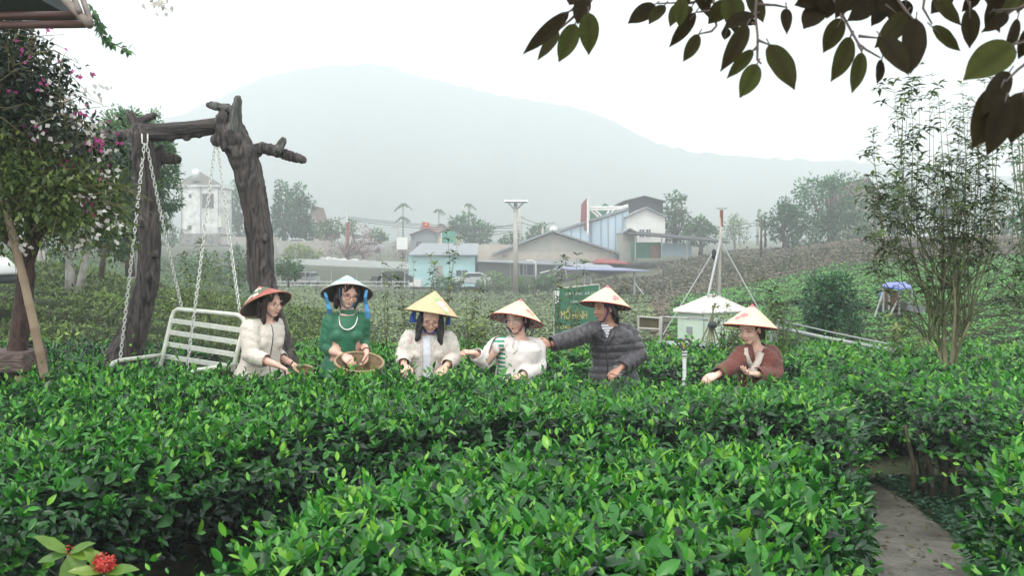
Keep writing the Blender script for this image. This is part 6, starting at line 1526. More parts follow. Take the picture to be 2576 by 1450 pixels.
def floral_mat(name):
    m, N, L = nm(name); out = N.new('ShaderNodeOutputMaterial'); b = N.new('ShaderNodeBsdfPrincipled'); L.new(b.outputs[0], out.inputs[0])
    tcn = N.new('ShaderNodeTexCoord'); prev = None
    base = (.66, .62, .56, 1)
    col_ = None
    for sc_, thr, c in ((9, .46, (.50, .53, .44, 1)), (14, .44, (.62, .44, .42, 1)), (5.5, .34, (.60, .20, .19, 1)), (23, .38, (.40, .42, .36, 1))):
        n = N.new('ShaderNodeTexNoise'); n.inputs['Scale'].default_value = sc_ * 2; n.inputs['Detail'].default_value = 3; n.inputs['Distortion'].default_value = 1.5; L.new(tcn.outputs['Object'], n.inputs['Vector'])
        g = N.new('ShaderNodeMapRange'); g.inputs['From Min'].default_value = thr - .03; g.inputs['From Max'].default_value = thr; g.inputs['To Min'].default_value = .85; g.inputs['To Max'].default_value = 0; L.new(n.outputs['Fac'], g.inputs['Value'])
        mx = N.new('ShaderNodeMix'); mx.data_type = 'RGBA'; L.new(g.outputs[0], mx.inputs[0])
        if col_ is None: mx.inputs[6].default_value = base
        else: L.new(col_, mx.inputs[6])
        mx.inputs[7].default_value = c; col_ = mx.outputs[2]
    L.new(col_, b.inputs['Base Color']); b.inputs['Roughness'].default_value = .85
    return m
def axes(f, up=Vector((0, 0, 1))):
    f = Vector(f).normalized(); r = f.cross(up).normalized(); u = r.cross(f).normalized(); return r, f, u      # right(of the person), forward, up
class Frame:
    def __init__(s, o, f, roll=0.0):
        s.o = Vector(o); s.r, s.f, s.u = axes(f)
        if roll: q = Matrix.Rotation(R(roll), 3, s.f); s.r = q @ s.r; s.u = q @ s.u
        s.M = Matrix((s.r, s.f, s.u)).transposed()
    def __call__(s, x, y, z): return s.o + s.r * x + s.f * y + s.u * z
def loft(mb, rings, n=20, cap=True):
    """rings: (centre, xaxis, yaxis, a, b)"""
    vs = []; fs = []
    for c, x, y, a, b in rings:
        for k in range(n):
            t = 2 * math.pi * k / n; ct, st = math.cos(t), math.sin(t)
            e = .85; vs.append(c + x * a * math.copysign(abs(ct) ** e, ct) + y * b * math.copysign(abs(st) ** e, st))
    m = len(rings)
    for j in range(m - 1):
        for k in range(n):
            k2 = (k + 1) % n; fs.append((j * n + k, (j + 1) * n + k, (j + 1) * n + k2, j * n + k2))
    if cap: fs.append(tuple(range(n))); fs.append(tuple(reversed(range((m - 1) * n, m * n))))
    mb.add(vs, fs)
def finger(mb, p, d, curlaxis, ln, r, bends):
    pts = [p]; dd = Vector(d).normalized(); q = Vector(p)
    for L1, bnd in zip((.46, .30, .24), bends):
        dd = Matrix.Rotation(bnd, 3, curlaxis) @ dd; q = q + dd * ln * L1; pts.append(Vector(q))
    cap_chain(mb, pts, [r, r * .95, r * .86, r * .72], 8)
def hand(mb, wrist, d, palm_n, side, curl=.5, pinch=.0, s=1.0):
    """d: wrist->knuckles, palm_n: normal out of the palm, side: +1 thumb on d x palm_n side"""
    d = Vector(d).normalized(); pn = Vector(palm_n); pn = (pn - d * pn.dot(d)).normalized(); t = d.cross(pn).normalized() * side
    L0 = .088 * s
    loft(mb, [(wrist + d * L0 * q, t, pn, a * s, b * s) for q, a, b in ((-.12, .024, .019), (.15, .028, .018), (.5, .036, .016), (.85, .040, .014), (1.0, .037, .011))], 12)
    ax = d.cross(pn).normalized()                       # rotating d about -ax bends towards the palm
    sgn = 1 if (Matrix.Rotation(.1, 3, ax) @ d).dot(pn) > 0 else -1
    for k, (o, ln, cc) in enumerate(((.028, .070, .85), (.0095, .079, 1.0), (-.010, .074, 1.12), (-.028, .058, 1.25))):
        b0 = wrist + d * L0 * (.96 - abs(k - 1.2) * .03) + t * o * s
        c = curl * cc
        finger(mb, b0 - d * .012, d + t * (o * 1.6), ax * sgn, ln * s, .0083 * s * (1 if k < 3 else .88), (c * .7, c, c * .7))
    tb0 = wrist + d * L0 * .28 + t * .026 * s
    q = (d * .75 + t * .75 + pn * (.25 + pinch)).normalized(); e1 = tb0 + q * .036 * s; q2 = (d * .95 + t * (.25 - pinch) + pn * (.3 + pinch)).normalized(); e2 = e1 + q2 * .028 * s; e3 = e2 + (q2 - t * .3).normalized() * .022 * s
    cap_chain(mb, [tb0 - q * .012, e1, e2, e3], [.0125 * s, .0105 * s, .0092 * s, .0078 * s], 8)

def person(S_):
    """S_: dict with joint positions (pixel, depth) and dress"""
    J = {k: P(*v) for k, v in S_['j'].items()}
    H = J['head']; N_ = J['neck']; Pv = J['pelvis']
    gx_, gy_ = Pv.x, Pv.y; g = gz(gx_, gy_)
    root = empty('person', (gx_, gy_, g), S_['label'], 'person')
    skin = S_.get('skin', M_skin)
    hf = Frame(H, S_['face'], S_.get('roll', 0)); bf = Frame(Pv, (S_['body'][0], S_['body'][1], 0))
    hs_ = S_.get('hs', 1.0)
    # spine: pelvis -> chest -> neck
    Ch = Pv.lerp(N_, .62) + bf.f * S_.get('chest_f', .0) - bf.f * .01
    def spine(t):
        return Pv * (1 - t) ** 2 + (Ch * 2 - (Pv + N_) * .5) * 2 * t * (1 - t) + N_ * t * t if False else Pv.lerp(Ch, t / .62) if t < .62 else Ch.lerp(N_, (t - .62) / .38)
    LT_ = (N_ - Pv).length; k_ = S_.get('w', 1.0)
    def torso(mb, inf, lo=0.0, hi=1.0, flare=0.0, bust=1):
        prof = [(-.12, .165, .125), (0, .168, .122), (.16, .155, .112), (.34, .132, .098), (.5, .136, .104), (.66, .148, .112), (.8, .156, .104), (.9, .138, .084), (.97, .088, .066), (1.0, .056, .054)]
        rings = []
        for t, a, b in prof:
            if t < lo - .01 or t > hi + .01: continue
            ex = flare * max(0, .45 - t) / .45; c = spine(max(t, 0)) - (Vector((0, 0, .12 * LT_ / .12 * 0)) if t >= 0 else Vector((0, 0, -t * LT_)))
            if t > .93: infl = inf * .5
            else: infl = inf
            rings.append((c, bf.r, bf.f, a * k_ + infl + ex, b * k_ + infl + ex))
        loft(mb, rings, 24)
        if bust:
            for sx in (-1, 1): mb.ell(spine(.66) + bf.r * sx * .066 + bf.f * (.068 + inf), (.06 + inf * .3, .05, .058), bf.M)
        for s in ('R', 'L'):
            sh_ = J['sh' + s]; cap_chain(mb, [spine(.93), sh_.lerp(spine(.93), .25) + Vector((0, 0, .005)), sh_], [.052 + inf * .6, .050 + inf * .8, .047 + inf], 12)
    # ---- body: one continuous skin surface
    mb = MB(); torso(mb, 0.0)
    mb.ell(hf(0, -.012, .028), (.073, .090, .086), hf.M, 20, 14)
    mb.ell(hf(0, .022, -.022), (.060, .066, .078), hf.M, 18, 12)
    mb.ell(hf(0, .052, -.078), (.030, .028, .024), hf.M); mb.ell(hf(0, .012, -.062), (.050, .052, .040), hf.M)
    for sx in (-1, 1):
        mb.ell(hf(sx * .034, .058, -.026), (.026, .026, .024), hf.M); mb.ell(hf(sx * .074, -.008, -.012), (.009, .018, .030), hf.M)
        mb.ell(hf(sx * .030, .072, .026), (.026, .012, .008), hf.M)
    cap_chain(mb, [hf(0, .083, .014), hf(0, .096, -.008), hf(0, .103, -.022)], [.008, .009, .0115], 10); 
    for sx in (-1, 1): mb.ell(hf(sx * .011, .094, -.026), (.008, .009, .007), hf.M)
    mb.ell(hf(0, .082, -.050), (.024, .012, .011), hf.M)
    cap_chain(mb, [hf(0, -.012, -.055), hf(0, -.010, -.085).lerp(N_ + Vector((0, 0, .03)), .5), N_ - Vector((0, 0, .02))], [.052, .048, .056], 14)
    for s in ('R', 'L'):
        a_, b_, c_ = J['sh' + s], J['el' + s], J['wr' + s]
        cap_chain(mb, [a_, a_.lerp(b_, .5), b_, b_.lerp(c_, .35), b_.lerp(c_, .8), c_], [.046, .042, .035, .036, .027, .0235], 14)
        hd_ = S_['hand' + s]; hd = P(*hd_[0]) - c_
        hand(mb, c_ + hd.normalized() * .005, hd, Vector(hd_[1]), hd_[2], hd_[3], hd_[4] if len(hd_) > 4 else 0)
        sgn = 1 if s == 'R' else -1
        hip = Pv + bf.r * sgn * .085; foot = Vector((hip.x, hip.y, g + .05)) + bf.f * .02 + bf.r * sgn * .03
        kn = hip.lerp(foot, .5) + bf.f * .05
        cap_chain(mb, [hip, hip.lerp(kn, .5), kn, kn.lerp(foot, .35), foot], [.085, .075, .055, .052, .036], 14); cap_chain(mb, [foot, foot + bf.f * .15 - Vector((0, 0, .012))], [.038, .030], 10)
    link('body', remesh(mb, .0048, 2), skin, root)
    # ---- face details
    for sx in (-1, 1):
        e = MB(); pts = [hf(sx * .031 + q * .013, .0835 - abs(q) * .005 * (1 + sx * q), .006 + .0035 * (1 - q * q)) for q in (-1, -.5, 0, .5, 1)]
        e.tube(pts, [.0012, .0026, .0030, .0026, .0012], 6); e.build('eye', M_eye, root, True)
        e = MB(); pts = [hf(sx * .031 + q * .017, .0865 - abs(q) * .006, .026 + .004 * (1 - q * q) - sx * q * .001) for q in (-1, -.5, 0, .5, 1)]
        e.tube(pts, [.001, .0021, .0023, .0018, .001], 5); e.build('eyebrow', M_hairb, root, True)
    mo = MB(); w_ = .021 if S_.get('smile', 1) else .014
    pts = [hf(q * w_, .0945 - q * q * .012, -.052 + q * q * (.007 if S_.get('smile', 1) else .001)) for q in (-1, -.6, -.2, .2, .6, 1)]
    mo.tube(pts, [.002, .0045, .0060, .0060, .0045, .002], 7); mo_ = mo.build('mouth', M_lip, root, True)
    if S_.get('smile', 1) == 1:
        te = MB(); pts = [hf(q * .014, .0985 - q * q * .012, -.0505 + q * q * .005) for q in (-1, -.5, 0, .5, 1)]
        te.tube(pts, [.0012, .0026, .0032, .0026, .0012], 6); te.build('teeth', M_teeth, root, True)
    # ---- trousers
    mb = MB(); loft(mb, [(Pv + Vector((0, 0, dz)), bf.r, bf.f, a, b) for dz, a, b in ((-.10, .175, .13), (0, .172, .128), (.07, .158, .115))], 20)
    for sgn in (1, -1):
        hip = Pv + bf.r * sgn * .085; foot = Vector((hip.x, hip.y, g + .10)) + bf.f * .02 + bf.r * sgn * .03; kn = hip.lerp(foot, .5) + bf.f * .05
        cap_chain(mb, [hip, kn, foot], [.098, .075, .062], 14)
    link('trousers', remesh(mb, .012, 2), S_['trousers'], root)
    # ---- inner shirt and garment
    def axis_s(co):
        """length along torso or sleeve for quilting"""
        best = np.full(len(co), 1e9); s_ = np.zeros(len(co)); which = np.zeros(len(co), int)
        segs = [(Pv - Vector((0, 0, .2)), N_, 0, 0)]
        for i, s in enumerate(('R', 'L')):
            segs += [(J['sh' + s], J['el' + s], 0, 1 + i), (J['el' + s], J['wr' + s], (J['el' + s] - J['sh' + s]).length, 1 + i)]
        for a_, b_, s0, wh in segs:
            a_ = np.array(a_); b_ = np.array(b_); d = b_ - a_; L2 = (d * d).sum(); t = np.clip(((co - a_) @ d) / L2, 0, 1); dist = np.linalg.norm(co - a_ - t[:, None] * d, axis=1) - (.10 if wh == 0 else 0)
            m2 = dist < best; best[m2] = dist[m2]; s_[m2] = s0 + t[m2] * math.sqrt(L2); which[m2] = wh
        return s_, which
    seed = S_['j']['head'][0] * .1
    def folds(co, no):
        s_, wh = axis_s(co)
        x, y, z = co[:, 0], co[:, 1], co[:, 2]
        v = .0016 * np.sin(z * 38 + 2.5 * np.sin(x * 17 + seed) + seed) * np.sin(x * 9 + y * 7 + seed) + .0008 * np.sin(z * 70 + 3 * np.sin(x * 30 + y * 21))
        sl = wh > 0
        v = v + sl * .0024 * np.sin(s_ * 75 + 3 * np.sin(x * 22 + z * 14 + seed)) 
        if S_.get('puffer'): v = v + .0075 * (np.abs(np.sin(np.pi * s_ / (.058))) ** .55) - .006
        return v
    inf = S_.get('inf', .016); cut = S_.get('open')
    if cut or S_.get('shirt'):
        mb = MB(); torso(mb, .008, 0, .97); link('shirt', remesh(mb, .009, 3), S_['shirt'], root)
    mb = MB(); torso(mb, inf, S_.get('hem', -.12), .98 if S_.get('collar', 1) else .95, S_.get('flare', .01))
    sv = S_.get('sleeve', 1.0)
    for s in ('R', 'L'):
        a_, b_, c_ = J['sh' + s], J['el' + s], J['wr' + s]
        si = inf + S_.get('sleeve_loose', .004)
        e = b_.lerp(c_, sv * .93); 
        cap_chain(mb, [a_, a_.lerp(b_, .5), b_, b_.lerp(e, .5), e - (e - b_).normalized() * .01], [.050 + si, .046 + si, .041 + si, .036 + si, .031 + si], 16)
    gm = remesh(mb, .0075, 2, folds)
    # cut cuffs open and the front opening
    bm = bmesh.new(); bm.from_mesh(gm); dead = []
    bvh = BVHTree.FromPolygons([v.co.copy() for v in gm.vertices], [tuple(p.vertices) for p in gm.polygons])
    def arm_d(c):
        m = 9
        for s in ('R', 'L'):
            for a_, b_ in ((J['sh' + s], J['el' + s]), (J['el' + s], J['wr' + s])):
                d = b_ - a_; t = (c - a_).dot(d) / d.length_squared
                if s and a_ is J['sh' + s] and t < .25: continue
                m = min(m, (c - a_ - d * min(max(t, 0), 1)).length)
        return m
    for f in bm.faces:
        c = f.calc_center_median(); l = c - Pv; x = l.dot(bf.r); yv = (c - spine(min(max(l.z / LT_, 0), 1))).dot(bf.f); h = l.z / LT_
        kill = False
        for s in ('R', 'L'):
            b_, c_ = J['el' + s], J['wr' + s]; e = b_.lerp(c_, sv * .93); d = (e - b_).normalized()
            if (c - e).dot(d) > .004 and (c - e).length < .08: kill = True
        if h > .955 and (c - N_).length < .075 and c.z > N_.z - .028: kill = True
        if cut and yv > .02 and arm_d(c) > .054:
            ctr, w0, w1, top = cut
            wloc = w0 + (w1 - w0) * min(max(h, 0), 1)
            if abs(x - ctr) < wloc and abs(x) < .13: kill = True
        vn = S_.get('vneck')
        if vn and yv > 0 and arm_d(c) > .07 and abs(x) < vn[0] * max(0, (h - vn[1])) / (1 - vn[1]): kill = True
        if kill: dead.append(f)
    bmesh.ops.delete(bm, geom=dead, context='FACES')
    loose = [v for v in bm.verts if not v.link_faces]; bmesh.ops.delete(bm, geom=loose, context='VERTS')
    # keep largest island only
    bm.verts.ensure_lookup_table(); seen = set(); best = []
    for v0 in bm.verts:
        if v0.index in seen: continue
        st_ = [v0]; seen.add(v0.index); comp = []
        while st_:
            v = st_.pop(); comp.append(v)
            for e in v.link_edges:
                o = e.other_vert(v)
                if o.index not in seen: seen.add(o.index); st_.append(o)
        if len(comp) > len(best): best = comp
    bs = set(best); bmesh.ops.delete(bm, geom=[v for v in bm.verts if v not in bs], context='VERTS')
    bm.to_mesh(gm); bm.free()
    go = link(S_['garment_name'], gm, S_['garment'], root)
    sol = go.modifiers.new('thick', 'SOLIDIFY'); sol.thickness = .004; sol.offset = -1
    def proj(x, h, off=.002, bv=bvh):
        """point on the front of the garment: x to her right, h = 0 pelvis .. 1 neck"""
        c = Pv.lerp(N_, h) + bf.r * x; o_ = c + bf.f * .5
        hit, nor, i, d = bv.ray_cast(o_, -bf.f)
        if hit is None: return c + bf.f * (.11 + inf)
        return hit + bf.f * off
    def strip(name, pts, w, m, off=.004, parent=go, th=.003):
        """flat band along projected points"""
        q = [proj(x, h, off) for x, h in pts]; mbs = MB(); vs = []; fs = []
        for i, c in enumerate(q):
            t = (q[min(i + 1, len(q) - 1)] - q[max(i - 1, 0)]).normalized(); sd_ = t.cross(bf.f).normalized()
            ww = w[i] if hasattr(w, '__len__') else w
            for a_, b_ in ((-1, 0), (1, 0), (1, -1), (-1, -1)): vs.append(c + sd_ * a_ * ww / 2 + bf.f * b_ * (th + off))
        for i in range(len(q) - 1):
            for k in range(4): fs.append((i * 4 + k, i * 4 + (k + 1) % 4, (i + 1) * 4 + (k + 1) % 4, (i + 1) * 4 + k))
        mbs.add(vs, fs); o = mbs.build(name, m, None, True); o.parent = parent; o.data.transform(Matrix.Translation(-Vector(root.location))); return o
    # ---- hair
    mb = MB(); hr = S_['hair']
    mb.ell(hf(0, -.024, .034), (.082, .090, .088), hf.M, 20, 14); mb.ell(hf(0, -.055, -.02), (.070, .055, .075), hf.M, 16, 10)
    for (x, y, z, x2, y2, z2, r0, r1) in hr['locks']:
        a_, b_ = hf(x, y, z), hf(x2, y2, z2) if not hr.get('drop') else Vector(hf(x2, y2, z2))
        cap_chain(mb, [a_, a_.lerp(b_, .5) + hf.r * x * .12, b_], [r0, (r0 + r1) / 2 * 1.05, r1], 10)
    def hdisp(co, no):
        return .0025 * np.sin(co[:, 0] * 260 + 2 * np.sin(co[:, 2] * 20)) + .003 * np.sin(co[:, 1] * 200 + co[:, 2] * 12) + .002 * np.sin(co[:, 2] * 45)
    hair_me = remesh(mb, .005, 1, hdisp)
    hair_o = link('hair', hair_me, hr['m'], root)
    # ---- hat
    ht_ = S_['hat']; C = P(*ht_['c']); ax = Vector(ht_['axis']).normalized(); x_ = ax.orthogonal().normalized()
    x_ = (Vector((1, 0, 0)) - ax * ax.x).normalized(); y_ = ax.cross(x_)
    M = Matrix.Translation(C) @ Matrix((x_, y_, ax)).transposed().to_4x4(); Rh, Hh = .207 * ht_.get('s', 1), ht_.get('h', .172)
    Mi = M.inverted(); rl = Vector(root.location)      # hair lies flat under the hat
    for part_ in [c for c in root.children if c.name.split('.')[0] in ('hair', 'body')]:
        for v in part_.data.vertices:
            q = Mi @ (v.co + rl)
            if -.004 < q.z:
                rmax = max(.004, Rh * (1 - min(q.z, Hh * .97) / Hh) * .96 - .007); rr = math.hypot(q.x, q.y)
                if rr > rmax or q.z > Hh * .93:
                    z_ = min(q.z, Hh * .9)
                    if rr > .14: continue
                    f_ = min(1, rmax / max(rr, 1e-6)); v.co = (M @ Vector((q.x * f_, q.y * f_, z_))) - rl
    cone = MB(); prof = [(Rh * (1 - q) + .004 * math.sin(q * math.pi) + (.0012 if i % 2 else 0), Hh * q) for i, q in enumerate(np.linspace(0, 1, 34))]; prof[-1] = (.002, Hh)
    cone.lathe(prof, M, 64); co_ = cone.build('conical_hat', ht_['m'], root, True)
    inner = MB(); inner.lathe([(Rh * (1 - q) * .985, Hh * q - .006) for q in np.linspace(0.02, 1, 10)], M, 48); il = inner.build('hat_lining', ht_['lining'], None, True); il.parent = co_; il.data.transform(Matrix.Translation(-Vector(root.location)))
    rim = MB(); pts = [M @ Vector((Rh * math.cos(t), Rh * math.sin(t), -.001)) for t in np.linspace(0, 2 * math.pi, 65)]; rim.tube(pts, .0042, 7, cap=False); ro = rim.build('brim_edge', ht_['rim'], None, True); ro.parent = co_; ro.data.transform(Matrix.Translation(-Vector(root.location)))
    def on_cone(o): o.parent = co_; o.data.transform(Matrix.Translation(-Vector(root.location)))
    if ht_.get('tip'):
        tp = MB(); tp.lathe([(Rh * .155, Hh * .86), (Rh * .10, Hh * .91), (.003, Hh * 1.025)], M, 20); on_cone(tp.build('hat_tip', ht_['tip'], None, True))
    for (m_f, items) in ht_.get('paint', []):
        pm = MB()
        for (ang, q0, s0, pet, sp) in items:      # flower at angle, height fraction
            for k in range(pet):
                aa = 2 * math.pi * k / pet + ang; dq = []; 
                for e in range(8):
                    tt = 2 * math.pi * e / 8; lx = s0 * (.55 + .5 * math.cos(tt)); ly = s0 * sp * math.sin(tt)
                    u_ = lx * math.cos(aa) - ly * math.sin(aa); v_ = lx * math.sin(aa) + ly * math.cos(aa)
                    qq = min(.97, max(0.02, q0 + v_ / math.hypot(Rh, Hh))); rr = Rh * (1 - qq) + .0052 + .0005 * k; th = ang + u_ / max(rr, .03)
                    dq.append(M @ Vector((rr * math.cos(th), rr * math.sin(th), Hh * qq + .002)))
                b0 = len(pm.v); pm.v.extend([tuple(p) for p in dq]); pm.f.append(tuple(b0 + i for i in range(8))); pm.m.append(0)
        on_cone(pm.build('painted_flower', m_f, None, False))
    # chin ribbon
    rb = ht_.get('ribbon')
    if rb:
        for sx in (-1, 1):
            a_ = hf(sx * .083, .01, .045); b_ = hf(sx * .070, .030, -.045); c_ = hf(0, .048, -.108); pts = [a_, b_, hf(sx * .04, .05, -.088), c_]
            s_m = MB(); vs = []; fs = []
            for i, p in enumerate(pts):
                o = hf.f * rb.get('w', .010); vs += [p - o, p + o, p + o + hf.r * sx * .003, p - o + hf.r * sx * .003]
            for i in range(3):
                for k in range(4): fs.append((i * 4 + k, i * 4 + (k + 1) % 4, (i + 1) * 4 + (k + 1) % 4, (i + 1) * 4 + k))
            s_m.add(vs, fs); on_cone(s_m.build('chin_ribbon', rb['m'], None, True))
        for t_ in rb.get('tails', []):
            q = [P(*p) for p in t_[:-1]]; w_ = t_[-1]; s_m = MB(); vs = []; fs = []
            for i, p in enumerate(q):
                ww = w_ * (.55 + .45 * i / (len(q) - 1)); vs += [p + Vector((-ww, 0, 0)), p + Vector((ww * .1, -.006, 0)), p + Vector((ww, 0, 0)), p + Vector((0, .006, 0))]
            for i in range(len(q) - 1):
                for k in range(4): fs.append((i * 4 + k, i * 4 + (k + 1) % 4, (i + 1) * 4 + (k + 1) % 4, (i + 1) * 4 + k))
            fs += [(0, 1, 2, 3), tuple(reversed(range(len(vs) - 4, len(vs))))]
            s_m.add(vs, fs); on_cone(s_m.build('ribbon_tail', rb['m'], None, False))
    if S_.get('glasses'):
        gmb = MB()
        for sx in (-1, 1):
            pts = [hf(sx * .034 + .023 * math.cos(t), .100 - .012 * abs(.034 + sx * 0 + .023 * math.cos(t) * sx) * 3 * .3, .004 + .019 * math.sin(t)) for t in np.linspace(0, 2 * math.pi, 21)]
            gmb.tube(pts, .0016, 5, cap=False); gmb.tube([hf(sx * .057, .098, .008), hf(sx * .078, .01, .010)], .0016, 5)
        gmb.tube([hf(-.011, .1, .008), hf(.011, .1, .008)], .0015, 5); gmb.build('glasses', S_['glasses'], root, True)
    return dict(root=root, proj=proj, strip=strip, bf=bf, hf=hf, J=J, garment=go, N=N_, Pv=Pv, bvh=bvh)
def beads(name, m, root, pts, r, closed=False):
    mb = MB()
    for p in pts: mb.ell(p, (r, r, r), nu=8, nv=6)
    mb.build(name, m, root, True)

straw = mat('straw_hat', (.68, .50, .30), (.54, .38, .21), rough=.6, scale=22, stretch=(1, 1, 3), bump=.3, bscale=90)
cream_h = mat('cream_hat', (.84, .70, .43), (.74, .58, .34), rough=.5, scale=22, bump=.2, bscale=90)
M_rimr = cloth('red_edge', (.40, .03, .03)); M_tip = cloth('pink_tip', (.62, .16, .20)); M_purple = cloth('purple_ribbon', (.12, .02, .22)); M_blue = cloth('blue_ribbon', (.05, .24, .48)); M_dblue = cloth('dark_blue_cloth', (.03, .08, .36))
M_pinkp = mat('pink_paint', (.74, .30, .32), (.60, .16, .20), rough=.5, scale=40); M_whitep = mat('white_paint', (.82, .80, .68), (.70, .66, .50), rough=.5, scale=40); M_greenp = mat('green_paint', (.10, .24, .12), (.06, .14, .08), rough=.5, scale=40); M_lgp = mat('pale_green_paint', (.36, .58, .26), (.28, .46, .22), rough=.5, scale=40)
def lattice(name, c1, c2):
    m, N, L = nm(name); out = N.new('ShaderNodeOutputMaterial'); b = N.new('ShaderNodeBsdfPrincipled'); L.new(b.outputs[0], out.inputs[0])
    tcn = N.new('ShaderNodeTexCoord'); v = N.new('ShaderNodeTexVoronoi'); v.inputs['Scale'].default_value = 62; v.feature = 'DISTANCE_TO_EDGE'; L.new(tcn.outputs['Object'], v.inputs['Vector'])
    r = N.new('ShaderNodeValToRGB'); e = r.color_ramp.elements; e[0].position = .10; e[0].color = (*c2, 1); e[1].position = .16; e[1].color = (*c1, 1)
    L.new(v.outputs['Distance'], r.inputs['Fac']); L.new(r.outputs[0], b.inputs['Base Color']); b.inputs['Roughness'].default_value = .8; return m
M_lat = lattice('lattice_lining', (.55, .50, .46), (.16, .02, .03)); M_dlin = cloth('dark_lining', (.06, .05, .045), (.03, .025, .022))
M_silver = mat('silver', (.75, .74, .70), rough=.25, metallic=.5, scale=20); M_pearl = mat('pearl', (.78, .70, .60), rough=.25, scale=20); M_wood = mat('wood_bead', (.10, .03, .025), rough=.4, scale=30)
M_black = cloth('black_cloth', (.015, .015, .016)); M_gfr = mat('glasses_frame', (.10, .05, .04), rough=.3, metallic=.5)
locks_bob = [(.070, .0, .02, .078, .0, -.11, .022, .014), (-.070, .0, .02, -.078, .0, -.11, .022, .014), (.05, -.06, .0, .055, -.05, -.14, .035, .02), (-.05, -.06, .0, -.055, -.05, -.14, .035, .02), (0, -.08, .0, 0, -.07, -.14, .04, .022)]
# 1: beige jacket, red hat
D = 7.85
w1 = person(dict(label='woman in a cream collarless jacket and painted red cone hat, standing beside the swing bench', trousers=M_black, j=dict(head=(681, 762, D), neck=(668, 809, D + .03), pelvis=(648, 962, D + .02), shR=(628, 827, D - .11), shL=(691, 822, D + .16), elR=(630, 894, D - .18), elL=(684, 890, D + .20), wrR=(698, 920, D - .28), wrL=(733, 914, D + .08)),
    face=(.80, -.55, -.22), roll=3, body=(.74, -.67), handR=((735, 938, D - .30), (0, -.2, -1), 1, .45), handL=((765, 932, D + .0), (-.2, -.4, -.9), -1, .9), garment_name='jacket', garment=cloth('cream_tweed', (.72, .66, .58), (.64, .58, .51), bump=.5, bscale=60), inf=.020, sleeve=.62, flare=.035, sleeve_loose=.010, hem=-.12, chest_f=.01,
    hair=dict(m=M_hairb, locks=[(.070, .012, .03, .074, .03, -.155, .022, .016), (-.070, .0, .02, -.078, .0, -.15, .024, .016), (.05, -.06, .0, .06, -.03, -.17, .036, .022), (-.05, -.06, .0, -.055, -.05, -.17, .038, .022), (0, -.08, .0, 0, -.07, -.17, .04, .026), (.03, .062, .085, .055, .06, .03, .012, .007), (-.02, .068, .088, -.035, .074, .04, .012, .006)]),
    hat=dict(c=(669, 766, D), axis=(-.40, .30, .86), h=.165, m=mat('red_painted_hat', (.46, .13, .11), (.34, .08, .07), rough=.5, scale=30), lining=M_dlin, rim=mat('orange_edge', (.42, .16, .08), rough=.6), ribbon=dict(m=M_purple, w=.006),
        paint=[(M_whitep, [(3.9, .30, .055, 6, .5), (4.6, .66, .03, 5, .5), (4.5, .28, .03, 5, .5)]), (M_greenp, [(4.1, .62, .05, 5, .35), (4.75, .45, .045, 4, .35), (3.5, .5, .04, 4, .35), (5.3, .6, .04, 4, .35)])]), glasses=M_gfr))
Mln = cloth('dark_piping', (.03, .035, .05)); w1['strip']('piping', [(.0, h) for h in np.linspace(.95, -.05, 14)], .006, Mln); w1['strip']('piping', [(.055, .52), (.085, .525), (.12, .53)], .006, Mln)
# basket under her left hand and the big basket of woman 2
M_bsk = mat('woven_bamboo', (.36, .26, .15), (.15, .09, .05), rough=.7, scale=30, bump=.6, bscale=60)
def basket(label, c, ax, Rt, Rb, H):
    ax = Vector(ax).normalized(); x_ = (Vector((1, 0, 0)) - ax * ax.x).normalized(); y_ = ax.cross(x_); M = Matrix.Translation(c) @ Matrix((x_, y_, ax)).transposed().to_4x4()
    root = empty('basket', M @ Vector((0, 0, -H)), label, 'basket'); 
    mb = MB(); nr = 11; ns = 30
    for j in range(nr):
        q = j / nr; r_ = Rb + (Rt - Rb) * q ** .7; pts = [M @ Vector(((r_ + (.0035 if (k + j) % 2 else -.0035)) * math.cos(2 * math.pi * k / 60), (r_ + (.0035 if (k + j) % 2 else -.0035)) * math.sin(2 * math.pi * k / 60), -H + H * q)) for k in range(61)]
        mb.tube(pts, .0045, 5, cap=False)
    for k in range(ns):
        a_ = 2 * math.pi * k / ns; pts = [M @ Vector(((Rb + (Rt - Rb) * q ** .7) * math.cos(a_), (Rb + (Rt - Rb) * q ** .7) * math.sin(a_), -H + H * q)) for q in np.linspace(0, 1, 6)]; mb.tube(pts, .0032, 4)
    mb.build('weave', M_bsk, root, True)
    mb = MB(); mb.lathe([(0, -H), (Rb * .98, -H), (Rb * .98 + (Rt - Rb) * .3, -H * .7), (Rt * .975, -.004), (Rt * .965, -.004), (Rb * .97 + (Rt - Rb) * .3, -H * .7), (Rb * .96, -H + .006), (0, -H + .006)], M, 40); mb.build('lining', mat('basket_shell', (.22, .15, .08), (.09, .05, .03), rough=.8, scale=40), root, True)
    mb = MB()
    for k in range(56):      # twisted rim
        a_ = 2 * math.pi * k / 56; b_ = a_ + .26; pts = [M @ Vector((Rt * math.cos(t) + .009 * math.cos(t) * math.cos(ph), Rt * math.sin(t) + .009 * math.sin(t) * math.cos(ph), .009 * math.sin(ph))) for t, ph in zip(np.linspace(a_, b_, 5), np.linspace(0, 3.1, 5))]; mb.tube(pts, .0042, 5)
    mb.build('rim', mat('bamboo_rim', (.52, .40, .24), (.30, .20, .11), rough=.6, scale=40), root, True)
    return root, M
basket('small round bamboo basket in the hand of the cream-jacketed woman', P(768, 932, 7.72), (.25, -.25, .95), .085, .06, .07)
